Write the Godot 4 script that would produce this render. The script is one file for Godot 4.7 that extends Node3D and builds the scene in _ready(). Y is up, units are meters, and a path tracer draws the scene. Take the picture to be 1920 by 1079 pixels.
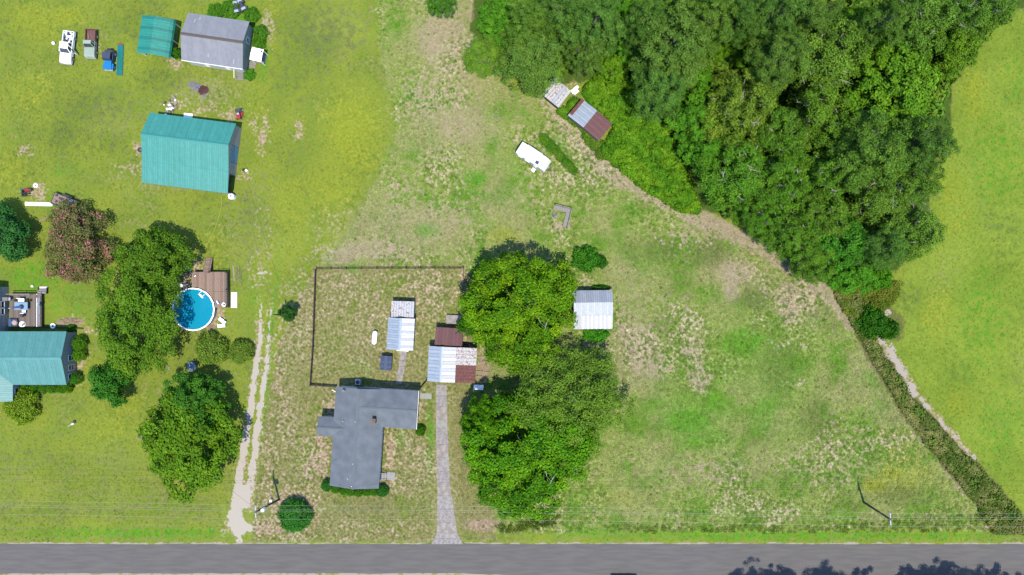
extends Node3D
# A farm seen straight down from a drone about 115 m up. North is -z, east is +x.

const HGT := 115.0          # height of the drone, metres
const SC := 0.09            # metres of ground for one pixel of the 1920 px photograph
const FL := HGT / SC
const KEY := 2.75           # how much brighter sunlit ground shows than its base colour

var rng := RandomNumberGenerator.new()
var mats := {}
var tex := {}
var used := {}
var map_img: Image
var keep_out: Image

# ---------------------------------------------------------------- mesh building
class MB:
	var v := PackedVector3Array()
	var n := PackedVector3Array()
	var c := PackedColorArray()
	var ix := PackedInt32Array()
	var uv := PackedVector2Array()
	var col := Color(1, 1, 1)
	var colored := false
	func quad(p, q, r, s):      # counter-clockwise seen from outside
		var nn = (q - p).cross(r - p)
		if nn.length_squared() < 1e-14: nn = (r - p).cross(s - p)
		nn = nn.normalized()
		var b = v.size()
		v.append_array([p, q, r, s])
		n.append_array([nn, nn, nn, nn])
		c.append_array([col, col, col, col])
		ix.append_array([b, b + 2, b + 1, b, b + 3, b + 2])
	func tri(p, q, r):
		var nn = (q - p).cross(r - p).normalized()
		var b = v.size()
		v.append_array([p, q, r])
		n.append_array([nn, nn, nn])
		c.append_array([col, col, col])
		ix.append_array([b, b + 2, b + 1])
	func box(t: Transform3D, s: Vector3):
		var h = s / 2
		var p = []
		for k in 8:
			p.append(t * Vector3(h.x if k & 1 else -h.x, h.y if k & 2 else -h.y, h.z if k & 4 else -h.z))
		quad(p[4], p[5], p[7], p[6])
		quad(p[1], p[0], p[2], p[3])
		quad(p[5], p[1], p[3], p[7])
		quad(p[0], p[4], p[6], p[2])
		quad(p[6], p[7], p[3], p[2])
		quad(p[0], p[1], p[5], p[4])
	func bx(x, y, z, sx, sy, sz, ry = 0.0):
		box(Transform3D(Basis(Vector3.UP, ry), Vector3(x, y, z)), Vector3(sx, sy, sz))
	func beam(a: Vector3, b: Vector3, w: float, h: float):   # a squared bar from a to b
		var z = (b - a).normalized()
		var x = Vector3.UP.cross(z)
		x = Vector3.RIGHT if x.length() < 0.01 else x.normalized()
		var y = z.cross(x)
		box(Transform3D(Basis(x, y, z), (a + b) / 2), Vector3(w, h, (b - a).length()))
	func rod(a: Vector3, b: Vector3, ra: float, rb: float, k := 8, caps := true):
		var z = (b - a).normalized()
		var x = z.cross(Vector3.UP)
		x = Vector3.RIGHT if x.length() < 0.01 else x.normalized()
		var y = z.cross(x)
		for i in k:
			var t0 = TAU * i / k
			var t1 = TAU * (i + 1) / k
			var d0 = x * cos(t0) + y * sin(t0)
			var d1 = x * cos(t1) + y * sin(t1)
			quad(a + d0 * ra, a + d1 * ra, b + d1 * rb, b + d0 * rb)
			if caps:
				tri(b, b + d0 * rb, b + d1 * rb)
				tri(a, a + d1 * ra, a + d0 * ra)
	func lathe(o: Vector3, pts: Array, k := 16):   # pts: (radius, height) from the bottom up
		for i in k:
			var t0 = TAU * i / k
			var t1 = TAU * (i + 1) / k
			var e0 = Vector3(cos(t0), 0, -sin(t0))
			var e1 = Vector3(cos(t1), 0, -sin(t1))
			for j in pts.size() - 1:
				var p = pts[j]
				var q = pts[j + 1]
				var u = Vector3.UP
				if p.x < 1e-4: tri(o + u * p.y, o + e1 * q.x + u * q.y, o + e0 * q.x + u * q.y)
				elif q.x < 1e-4: tri(o + e0 * p.x + u * p.y, o + e1 * p.x + u * p.y, o + u * q.y)
				else: quad(o + e0 * p.x + u * p.y, o + e1 * p.x + u * p.y, o + e1 * q.x + u * q.y, o + e0 * q.x + u * q.y)
	func prism(pts: Array, x0: float, x1: float, inset0 := 0.0, t := Transform3D()):   # side outline (z, y) counter-clockwise seen from +x, extruded along x
		var k = pts.size()
		for i in k:
			var p = pts[i]
			var q = pts[(i + 1) % k]
			quad(t * Vector3(x1, p.y, p.x), t * Vector3(x0, p.y, p.x), t * Vector3(x0, q.y, q.x), t * Vector3(x1, q.y, q.x))
		var poly = PackedVector2Array(pts)
		var tr = Geometry2D.triangulate_polygon(poly)
		for i in range(0, tr.size(), 3):
			var a = poly[tr[i]]
			var b = poly[tr[i + 1]]
			var d = poly[tr[i + 2]]
			if (b - a).cross(d - a) < 0:
				var e = b
				b = d
				d = e
			tri(t * Vector3(x1, b.y, b.x), t * Vector3(x1, a.y, a.x), t * Vector3(x1, d.y, d.x))
			tri(t * Vector3(x0, a.y, a.x), t * Vector3(x0, b.y, b.x), t * Vector3(x0, d.y, d.x))
	func torus(o: Vector3, ro: float, r: float, k := 14, m := 6):
		for i in k:
			for j in m:
				var f = func(a, b):
					var ta = TAU * a / k
					var tb = TAU * b / m
					return o + Vector3(cos(ta) * (ro + r * cos(tb)), r * sin(tb), sin(ta) * (ro + r * cos(tb)))
				quad(f.call(i, j), f.call(i, j + 1), f.call(i + 1, j + 1), f.call(i + 1, j))
	func mesh(m: Material) -> ArrayMesh:
		var a = []
		a.resize(Mesh.ARRAY_MAX)
		a[Mesh.ARRAY_VERTEX] = v
		a[Mesh.ARRAY_NORMAL] = n
		if colored: a[Mesh.ARRAY_COLOR] = c
		if uv.size() == v.size(): a[Mesh.ARRAY_TEX_UV] = uv
		a[Mesh.ARRAY_INDEX] = ix
		var am = ArrayMesh.new()
		am.add_surface_from_arrays(Mesh.PRIMITIVE_TRIANGLES, a)
		am.surface_set_material(0, m)
		return am

# ---------------------------------------------------------------- helpers
func at(px: float, py: float, h := 0.0) -> Vector3:      # the place at height h that the photograph shows at (px, py)
	var k = (HGT - h) / FL
	return Vector3((px - 959.5) * k, h, (py - 539.5) * k)

func lin(r, g, b) -> Color:                              # base colour (linear) of a thing that shows as r, g, b in sunlight
	var c = Color(r / 255.0, g / 255.0, b / 255.0).srgb_to_linear()
	return Color(c.r / KEY, c.g / KEY, c.b / KEY)

func shown(r, g, b) -> Color:
	return lin(r, g, b).linear_to_srgb()

func M(called: String, c: Color, rough := 0.85, metal := 0.0, t := "", size := 4.0) -> StandardMaterial3D:
	if mats.has(called): return mats[called]
	var m = StandardMaterial3D.new()
	m.resource_name = called
	m.albedo_color = c
	m.roughness = rough
	m.metallic = metal
	if t:
		m.albedo_texture = tex[t]
		m.uv1_triplanar = true
		m.uv1_world_triplanar = true
		m.uv1_scale = Vector3.ONE / size
	mats[called] = m
	return m

func numbered(called: String) -> String:
	if not used.has(called):
		used[called] = 0
		return called
	used[called] += 1
	return "%s_%03d" % [called, used[called]]

func tag(o, label, category, group = ""):
	o.set_meta("label", label)
	o.set_meta("category", category)
	if group: o.set_meta("group", group)
	return o

func thing(called, label, category, pos := Vector3.ZERO, turn := 0.0, group = ""):
	var o = Node3D.new()
	o.name = numbered(called)
	add_child(o)
	o.position = pos
	o.rotation.y = turn
	return tag(o, label, category, group)

func obj(called, mb, m, parent = self) -> MeshInstance3D:
	var o = MeshInstance3D.new()
	o.name = numbered(called) if parent == self else called
	o.mesh = mb.mesh(m) if mb is MB else mb
	if not mb is MB and m: o.material_override = m
	parent.add_child(o, true)
	return o

func structure(called, mb, m):
	var o = obj(called, mb, m)
	o.set_meta("kind", "structure")
	return o

func stuff(called, o, label, category):
	o.name = numbered(called)
	o.set_meta("kind", "stuff")
	tag(o, label, category)
	add_child(o)
	return o

func boxes(called, list, m, parent):          # one part out of several boxes [x, y, z, sx, sy, sz, turn]
	var b = MB.new()
	for s in list: b.bx(s[0], s[1], s[2], s[3], s[4], s[5], s[6] if s.size() > 6 else 0.0)
	return obj(called, b, m, parent)

func noise_bytes(w, h, sd, freq, oct := 3, kind := FastNoiseLite.TYPE_SIMPLEX_SMOOTH) -> PackedByteArray:
	var f = FastNoiseLite.new()
	f.seed = sd
	f.noise_type = kind
	f.frequency = freq
	f.fractal_octaves = oct
	if oct < 2: f.fractal_type = FastNoiseLite.FRACTAL_NONE
	return f.get_image(w, h, false, false, true).get_data()

func speckle_texture(called, sd, lo, freq, oct, tints := [], w := 512):
	# a repeating grain: brightness from lo to 1, or between the given tints
	var f = FastNoiseLite.new()
	f.seed = sd
	f.frequency = freq
	f.fractal_octaves = oct
	var im: Image = f.get_seamless_image(w, w, false, false, 0.15, true)
	im.convert(Image.FORMAT_L8)
	var d = im.get_data()
	var out = PackedByteArray()
	out.resize(w * w * 3)
	var lut = []
	for i in 256:
		var t = i / 255.0
		var c = Color(1, 1, 1) * (lo + (1 - lo) * t)
		if tints:
			var g = clampf(t, 0, 0.9999) * (tints.size() - 1)
			c = tints[int(g)].lerp(tints[int(g) + 1], g - int(g))
		lut.append([int(255 * c.r), int(255 * c.g), int(255 * c.b)])
	for i in w * w:
		var l = lut[d[i]]
		out[i * 3] = l[0]
		out[i * 3 + 1] = l[1]
		out[i * 3 + 2] = l[2]
	var full = Image.create_from_data(w, w, false, Image.FORMAT_RGB8, out)
	tex[called] = ImageTexture.create_from_image(full)

func frame_of(a, b, c, d, h) -> Dictionary:
	# a rectangle whose corners at height h show at the pixels a b c d; its x axis runs a to b, its z axis a to d
	var p = at(a[0], a[1], h)
	var q = at(b[0], b[1], h)
	var r = at(c[0], c[1], h)
	var s = at(d[0], d[1], h)
	var x = ((q - p) + (r - s)) / 2
	var z = ((s - p) + (r - q)) / 2
	var mid = (p + q + r + s) / 4
	mid.y = 0
	return {"pos": mid, "turn": -atan2(x.z, x.x), "l": x.length(), "w": z.length()}

# ---------------------------------------------------------------- buildings
func sheet_mesh(w: float, l: float, ribs: int, m: Material, rib_h := 0.035) -> ArrayMesh:
	# one sheet of roofing, w across and l down the slope, with raised ribs
	var b = MB.new()
	var xs = [0.0]
	var ys = [0.0]
	for k in ribs:
		var x = w * (k + 0.5) / ribs
		var r = minf(0.05, w / ribs * 0.3)
		xs.append_array([x - r, x - r * 0.4, x + r * 0.4, x + r])
		ys.append_array([0.0, rib_h, rib_h, 0.0])
	xs.append(w)
	ys.append(0.0)
	for k in xs.size() - 1:
		b.quad(Vector3(xs[k], ys[k], l), Vector3(xs[k + 1], ys[k + 1], l), Vector3(xs[k + 1], ys[k + 1], 0), Vector3(xs[k], ys[k], 0))
	b.quad(Vector3(0, -0.02, 0), Vector3(w, -0.02, 0), Vector3(w, -0.02, l), Vector3(0, -0.02, l))
	b.quad(Vector3(0, -0.02, l), Vector3(w, -0.02, l), Vector3(w, 0, l), Vector3(0, 0, l))
	b.quad(Vector3(0, -0.02, 0), Vector3(0, -0.02, l), Vector3(0, 0, l), Vector3(0, 0, 0))
	b.quad(Vector3(w, -0.02, l), Vector3(w, -0.02, 0), Vector3(w, 0, 0), Vector3(w, 0, l))
	b.quad(Vector3(w, -0.02, 0), Vector3(0, -0.02, 0), Vector3(0, 0, 0), Vector3(w, 0, 0))
	return b.mesh(m)

func height_at(prof: Array, z: float) -> float:
	for i in prof.size() - 1:
		if z <= prof[i + 1].x or i == prof.size() - 2:
			return lerpf(prof[i].y, prof[i + 1].y, (z - prof[i].x) / (prof[i + 1].x - prof[i].x))
	return prof[0].y

func block(parent, t: Transform3D, l: float, prof: Array, o := {}):
	# a building under roof slopes: prof is the roof's cross section (z, height), the roof is l long in x.
	# o: sheet (width), roof (Callable(slope, k, n) -> material), wall, deck, out (overhang), walls [-x, +x, -z, +z], ribs, gap, cap, posts
	var sw = o.get("sheet", l)
	var cnt = maxi(1, int(round(l / sw)))
	sw = l / cnt
	var gap = o.get("gap", 0.0)
	var out = o.get("out", 0.3)
	var ribs = o.get("ribs", 0)
	var called = o.get("piece", "roof_sheet")
	var shared = {}
	var deck = MB.new()
	for s in prof.size() - 1:
		var p = Vector3(0, prof[s].y, prof[s].x)
		var q = Vector3(0, prof[s + 1].y, prof[s + 1].x)
		var len = (q - p).length()
		var zz = (q - p) / len
		var yy = zz.cross(Vector3.RIGHT)
		var up = Transform3D(Basis(Vector3.RIGHT, yy, zz), Vector3.ZERO)
		deck.box(t * Transform3D(up.basis, (p + q) / 2 - yy * 0.075), Vector3(l - 0.06, 0.09, len - 0.04))
		for k in cnt:
			var m = o.roof.call(s, k, cnt)
			var cut = o.cut.call(s, k) if o.has("cut") else 1.0
			var key = [s, m, cut]
			if not shared.has(key): shared[key] = sheet_mesh(sw - gap, len * cut - 0.01, ribs, m, o.get("rib", 0.035))
			var mi = MeshInstance3D.new()
			mi.name = called
			mi.mesh = shared[key]
			var lift = rng.randf_range(-0.004, 0.012) if cnt > 1 else 0.0
			mi.transform = t * Transform3D(up.basis, p + yy * lift + zz * (len * (1 - cut)) + Vector3(-l / 2 + k * sw + gap / 2, 0, 0))
			parent.add_child(mi, true)
	obj("roof_deck", deck, o.get("deck", mats.dark_wood), parent)
	if o.has("cap"):
		for s in range(1, prof.size() - 1):
			if s == o.get("ridge", 1):
				var c = MB.new()
				var pk = Vector3(0, prof[s].y + 0.05, prof[s].x)
				for side in [-1, 1]:
					var other = prof[s + side]
					var dir = (Vector3(0, other.y, other.x) - Vector3(0, prof[s].y, prof[s].x)).normalized()
					c.box(t * Transform3D(Basis(Vector3.RIGHT, dir.cross(Vector3.RIGHT) * (1 if side > 0 else -1), dir), pk + dir * 0.12), Vector3(l + 0.02, 0.03, 0.26))
				obj("ridge_cap", c, o.cap, parent)
	var walls = o.get("walls", [1, 1, 1, 1])
	var z0 = prof[0].x + out
	var z1 = prof[-1].x - out
	var x1 = l / 2 - o.get("end_out", out)
	var wt = 0.12
	for e in 2:
		if not walls[e]: continue
		var zs = [z0]
		for p in prof:
			if p.x > z0 + 0.05 and p.x < z1 - 0.05: zs.append(p.x)
		zs.append(z1)
		var outline = [Vector2(z1, 0), Vector2(z0, 0)]
		for z in zs: outline.append(Vector2(z, height_at(prof, z) - 0.13))
		outline.reverse()
		var w = MB.new()
		var xe = x1 if e == 1 else -x1
		w.prism(outline, xe - wt / 2, xe + wt / 2, 0, t)
		obj("wall", w, o.wall, parent)
	for e in 2:
		if not walls[2 + e]: continue
		var z = z0 + wt / 2 if e == 0 else z1 - wt / 2
		var hh = height_at(prof, z) - 0.15
		var w = MB.new()
		w.box(t * Transform3D(Basis(), Vector3(0, hh / 2, z)), Vector3(2 * x1 - wt - 0.01, hh, wt))
		obj("wall", w, o.wall, parent)
	if o.has("posts"):
		for x in o.posts:
			for z in [z0, z1]:
				var w = MB.new()
				var hh = height_at(prof, z) - 0.12
				w.box(t * Transform3D(Basis(), Vector3(x * x1, hh / 2, z)), Vector3(0.12, hh, 0.12))
				obj("post", w, o.get("post_mat", mats.old_wood), parent)

func window(parent, t: Transform3D, w: float, h: float, called := "window"):
	# t: middle of the window on the wall, z pointing out
	var f = MB.new()
	for s in [-1, 1]:
		f.box(t * Transform3D(Basis(), Vector3(s * (w / 2 - 0.04), 0, 0.03)), Vector3(0.08, h, 0.07))
		f.box(t * Transform3D(Basis(), Vector3(0, s * (h / 2 - 0.04), 0.03)), Vector3(w - 0.165, 0.08, 0.066))
	f.box(t * Transform3D(Basis(), Vector3(0, 0, 0.028)), Vector3(w - 0.17, 0.05, 0.05))
	var o = obj(called, f, mats.white_paint, parent)
	for s in [-1, 1]:
		var g = MB.new()
		g.box(t * Transform3D(Basis(), Vector3(0, s * (h / 4 - 0.015), 0.012)), Vector3(w - 0.175, h / 2 - 0.1, 0.014))
		obj("pane", g, mats.glass, o)

# ---------------------------------------------------------------- materials
func make_materials():
	speckle_texture("fine", 3, 0.72, 0.03, 4)
	speckle_texture("coarse", 4, 0.8, 0.012, 5)
	speckle_texture("asphalt", 5, 0.86, 0.012, 6)
	speckle_texture("gravel", 6, 0.72, 0.09, 3)
	speckle_texture("metal_wear", 7, 0.88, 0.008, 6)
	var tin = shown(244, 244, 244)
	var rust = shown(150, 88, 78)
	speckle_texture("rust_mix", 8, 0, 0.014, 4, [tin, tin, tin, tin.lerp(rust, 0.12), rust, rust])
	speckle_texture("rust_red", 9, 0, 0.012, 4, [shown(112, 62, 60), shown(130, 74, 70), shown(136, 82, 76), shown(150, 92, 84), shown(190, 160, 155)])
	speckle_texture("maroon", 10, 0, 0.02, 4, [shown(114, 72, 72), shown(136, 88, 88), shown(150, 102, 100)])
	speckle_texture("shingle", 11, 0.78, 0.008, 6)
	speckle_texture("concrete", 12, 0, 0.012, 5, [shown(150, 142, 136), shown(176, 168, 162), shown(192, 186, 180), shown(205, 200, 195)])
	speckle_texture("boards", 13, 0, 0.02, 4, [shown(150, 124, 108), shown(190, 164, 146), shown(208, 186, 170)])
	speckle_texture("truck_paint", 14, 0, 0.02, 4, [shown(150, 110, 90), shown(186, 206, 184), shown(192, 214, 194), shown(200, 220, 200)])
	var d = Color(0.02, 0.021, 0.024).linear_to_srgb()
	M("road", shown(129, 125, 121), 0.9, 0, "asphalt", 6)
	mats.road.uv1_scale = Vector3(1.0 / 34, 1.0 / 4, 1.0 / 4)      # drawn out along the lanes
	M("concrete", Color(1, 1, 1), 0.9, 0, "concrete", 5)
	M("white_concrete", shown(222, 222, 216), 0.9, 0, "fine", 2)
	M("gravel", shown(252, 240, 220), 0.95, 0, "gravel", 2.5)
	M("sand", shown(236, 222, 202), 0.95, 0, "gravel", 3)
	M("verge", shown(226, 214, 186), 0.95, 0, "gravel", 2.5)
	M("dark_wood", Color(0.045, 0.03, 0.022).linear_to_srgb(), 0.9, 0, "fine", 1.5)
	M("fence_wood", Color(0.085, 0.055, 0.04).linear_to_srgb(), 0.9, 0, "fine", 1.5)
	M("old_wood", shown(150, 136, 120), 0.9, 0, "fine", 1.5)
	M("grey_wood", shown(198, 194, 188), 0.9, 0, "fine", 1.5)
	M("pale_wood", shown(214, 200, 168), 0.9, 0, "fine", 1.5)
	M("deck_board", Color(1, 1, 1), 0.9, 0, "boards", 1.4)
	M("deck_board_b", Color(0.9, 0.88, 0.86), 0.9, 0, "boards", 1.9)
	M("deck_board_c", Color(1.0, 0.95, 0.9), 0.9, 0, "boards", 2.3)
	M("teal_roof", shown(84, 194, 178), 0.45, 0, "metal_wear", 5)
	M("teal_roof_b", shown(88, 198, 183), 0.45, 0, "metal_wear", 6)
	M("teal_house", shown(108, 188, 182), 0.5, 0, "metal_wear", 5)
	M("teal_house_b", shown(113, 193, 187), 0.5, 0, "metal_wear", 6)
	M("green_metal", shown(52, 184, 160), 0.45, 0, "metal_wear", 4)
	M("teal_sheet", shown(0, 152, 148), 0.45, 0, "metal_wear", 4)
	M("teal_cap", shown(60, 168, 160), 0.45)
	M("shingle_grey", shown(142, 152, 162), 0.92, 0, "shingle", 9)
	M("shingle_cap", shown(150, 160, 168), 0.92, 0, "fine", 2)
	M("roll_grey", shown(176, 178, 186), 0.9, 0, "metal_wear", 5)
	M("brown_cap", shown(132, 120, 112), 0.9, 0, "fine", 2)
	M("tin", Color(0.66, 0.69, 0.72).linear_to_srgb(), 0.5, 0.25, "metal_wear", 3)
	M("tin_blue", shown(212, 228, 244), 0.5, 0.1, "metal_wear", 3)
	M("tin_blue_b", shown(200, 217, 236), 0.5, 0.1, "metal_wear", 4)
	M("tin_grey", shown(196, 206, 220), 0.5, 0.1, "metal_wear", 3)
	M("tin_grey_b", shown(208, 217, 229), 0.5, 0.1, "metal_wear", 4)
	M("tin_white", Color(0.44, 0.455, 0.47).linear_to_srgb(), 0.55, 0.0, "metal_wear", 3)
	M("tin_white_b", Color(0.39, 0.405, 0.42).linear_to_srgb(), 0.55, 0.0, "fine", 4)
	M("rust_mix", Color(1, 1, 1), 0.8, 0, "rust_mix", 2.6)
	M("rust_mix_b", Color(1, 1, 1), 0.8, 0, "rust_mix", 3.7)
	M("rust_red", Color(1, 1, 1), 0.85, 0, "rust_red", 3)
	M("maroon", Color(1, 1, 1), 0.8, 0, "maroon", 3)
	M("white_paint", Color(0.7, 0.7, 0.68).linear_to_srgb(), 0.5)
	M("bright_white", Color(0.78, 0.78, 0.77).linear_to_srgb(), 0.4)
	M("siding_white", Color(0.5, 0.52, 0.5).linear_to_srgb(), 0.7, 0, "fine", 2)
	M("siding_blue", shown(236, 248, 252), 0.7, 0, "fine", 3)
	M("siding_sage", shown(206, 226, 216), 0.7, 0, "fine", 2)
	M("siding_grey", shown(236, 236, 238), 0.6, 0, "fine", 3)
	M("door_blue", shown(140, 196, 240), 0.5)
	M("brick", shown(170, 110, 90), 0.9, 0, "fine", 0.8)
	M("glass", Color(0.03, 0.035, 0.04).linear_to_srgb(), 0.05)
	M("black", d, 0.6)
	M("rubber", Color(0.025, 0.025, 0.026).linear_to_srgb(), 0.8)
	M("dark_metal", Color(0.05, 0.055, 0.065).linear_to_srgb(), 0.45, 0.3)
	M("galvanised", Color(0.5, 0.52, 0.55).linear_to_srgb(), 0.4, 0.5, "fine", 1)
	M("navy", shown(60, 76, 108), 0.7)
	M("navy_shingle", shown(92, 110, 146), 0.85, 0, "fine", 1.5)
	M("navy_shingle_b", shown(108, 128, 164), 0.85, 0, "fine", 1.2)
	M("blue_paint", shown(30, 150, 225), 0.3)
	M("red", shown(190, 40, 50), 0.45)
	M("cloth_blue", shown(70, 110, 170), 0.9)
	M("cloth_pale_blue", shown(160, 196, 224), 0.9)
	M("cloth_pink", shown(226, 205, 200), 0.9)
	M("cloth_maroon", shown(124, 76, 78), 0.9, 0, "fine", 1)
	M("cloth_grey", shown(186, 182, 186), 0.9, 0, "fine", 1)
	M("aqua", shown(40, 170, 200), 0.7)
	M("yellow", shown(222, 214, 70), 0.6)
	M("green_plastic", shown(70, 170, 110), 0.6)
	M("old_paint", Color(1, 1, 1), 0.6, 0, "truck_paint", 2.2)
	M("mud", shown(178, 146, 124), 0.95, 0, "fine", 1.5)
	M("rubble", shown(214, 204, 194), 0.95, 0, "fine", 1)
	M("rubble_dark", shown(160, 146, 134), 0.95, 0, "fine", 1)
	M("straw_pile", shown(214, 188, 146), 0.95, 0, "gravel", 1.6)
	M("twig", Color(0.3, 0.28, 0.26).linear_to_srgb(), 0.9)
	M("bark", Color(0.13, 0.115, 0.1).linear_to_srgb(), 0.95, 0, "fine", 1.2)
	M("pole_wood", Color(0.06, 0.055, 0.05).linear_to_srgb(), 0.9, 0, "fine", 1)
	M("crossarm", shown(226, 226, 224), 0.8)
	M("wire", Color(0.28, 0.28, 0.24).linear_to_srgb(), 0.5)
	M("dark_wire", Color(0.04, 0.04, 0.035).linear_to_srgb(), 0.7)
	var w = M("pool_water", Color(0.005, 0.16, 0.235).linear_to_srgb(), 0.06)
	w.metallic_specular = 0.4

# ---------------------------------------------------------------- the ground
# Every list below is in photograph pixels, read as places on level ground.
const X0 := -64.0
const Y0 := -40.0
const MW := 512
const MH := 288
const CELL := 4.0
const TW := 1536
const TH := 864

func zone(polys: Array, blobs: Array, soft := 0) -> Image:
	var a = PackedByteArray()
	a.resize(MW * MH)
	for poly in polys:
		var pv = PackedVector2Array()
		for k in range(0, poly.size(), 2): pv.append(Vector2((poly[k] - X0) / CELL, (poly[k + 1] - Y0) / CELL))
		var r = Rect2(pv[0], Vector2.ZERO)
		for p in pv: r = r.expand(p)
		for y in range(maxi(0, int(r.position.y)), mini(MH, int(r.end.y) + 1)):
			for x in range(maxi(0, int(r.position.x)), mini(MW, int(r.end.x) + 1)):
				if Geometry2D.is_point_in_polygon(Vector2(x + 0.5, y + 0.5), pv): a[y * MW + x] = 255
	for b in blobs:       # x, y, rx, ry, strength, turn in degrees
		var cx = (b[0] - X0) / CELL
		var cy = (b[1] - Y0) / CELL
		var rx = b[2] / CELL
		var ry = b[3] / CELL
		var s = b[4] if b.size() > 4 else 1.0
		var tr = deg_to_rad(b[5]) if b.size() > 5 else 0.0
		var reach = maxf(rx, ry) * 1.5
		for y in range(maxi(0, int(cy - reach)), mini(MH, int(cy + reach) + 1)):
			for x in range(maxi(0, int(cx - reach)), mini(MW, int(cx + reach) + 1)):
				var dx = x + 0.5 - cx
				var dy = y + 0.5 - cy
				var u = (dx * cos(tr) + dy * sin(tr)) / rx
				var v = (dy * cos(tr) - dx * sin(tr)) / ry
				var f = clampf((1.5 - sqrt(u * u + v * v)), 0.0, 1.0) * s
				a[y * MW + x] = maxi(a[y * MW + x], int(255 * f))
	var im = Image.create_from_data(MW, MH, false, Image.FORMAT_L8, a)
	if soft:
		im.resize(MW / soft, MH / soft, Image.INTERPOLATE_LANCZOS)
		im.resize(MW, MH, Image.INTERPOLATE_CUBIC)
	im.resize(TW, TH, Image.INTERPOLATE_BILINEAR)
	return im

const PASTURE := [700, -40, 890, -40, 885, 60, 940, 160, 1010, 190, 1130, 290, 1330, 400, 1440, 470, 1560, 545, 1700, 760, 1880, 990, 1000, 1000, 865, 1000, 855, 720, 870, 500, 590, 500, 650, 440, 700, 340, 745, 240, 715, 130]
const YARD := [590, 498, 875, 498, 900, 640, 880, 720, 930, 1014, 470, 1014, 492, 800, 520, 650, 560, 560]
const FIELD := [1984, -10, 1850, 50, 1800, 150, 1740, 420, 1690, 520, 1650, 600, 1660, 650, 1770, 780, 1930, 980, 1984, 1000]
const WOOD := [890, -40, 880, 60, 930, 130, 1000, 172, 1050, 160, 1120, 150, 1240, 240, 1290, 390, 1340, 400, 1430, 430, 1450, 470, 1520, 520, 1640, 540, 1690, 500, 1745, 430, 1745, 330, 1785, 230, 1785, 150, 1830, 110, 1850, 50, 1984, -20, 1984, -40]
const THICKET := [1095, 150, 1130, 130, 1190, 160, 1250, 250, 1300, 370, 1300, 392, 1200, 345, 1130, 285, 1150, 240, 1100, 190]
const HEDGE := [1562, 548, 1640, 548, 1700, 600, 1690, 640, 1650, 635, 1660, 665, 1720, 745, 1810, 850, 1880, 920, 1925, 975, 1984, 990, 1984, 1000, 1860, 1000, 1835, 955, 1770, 880, 1690, 780, 1620, 665, 1595, 610]

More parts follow.
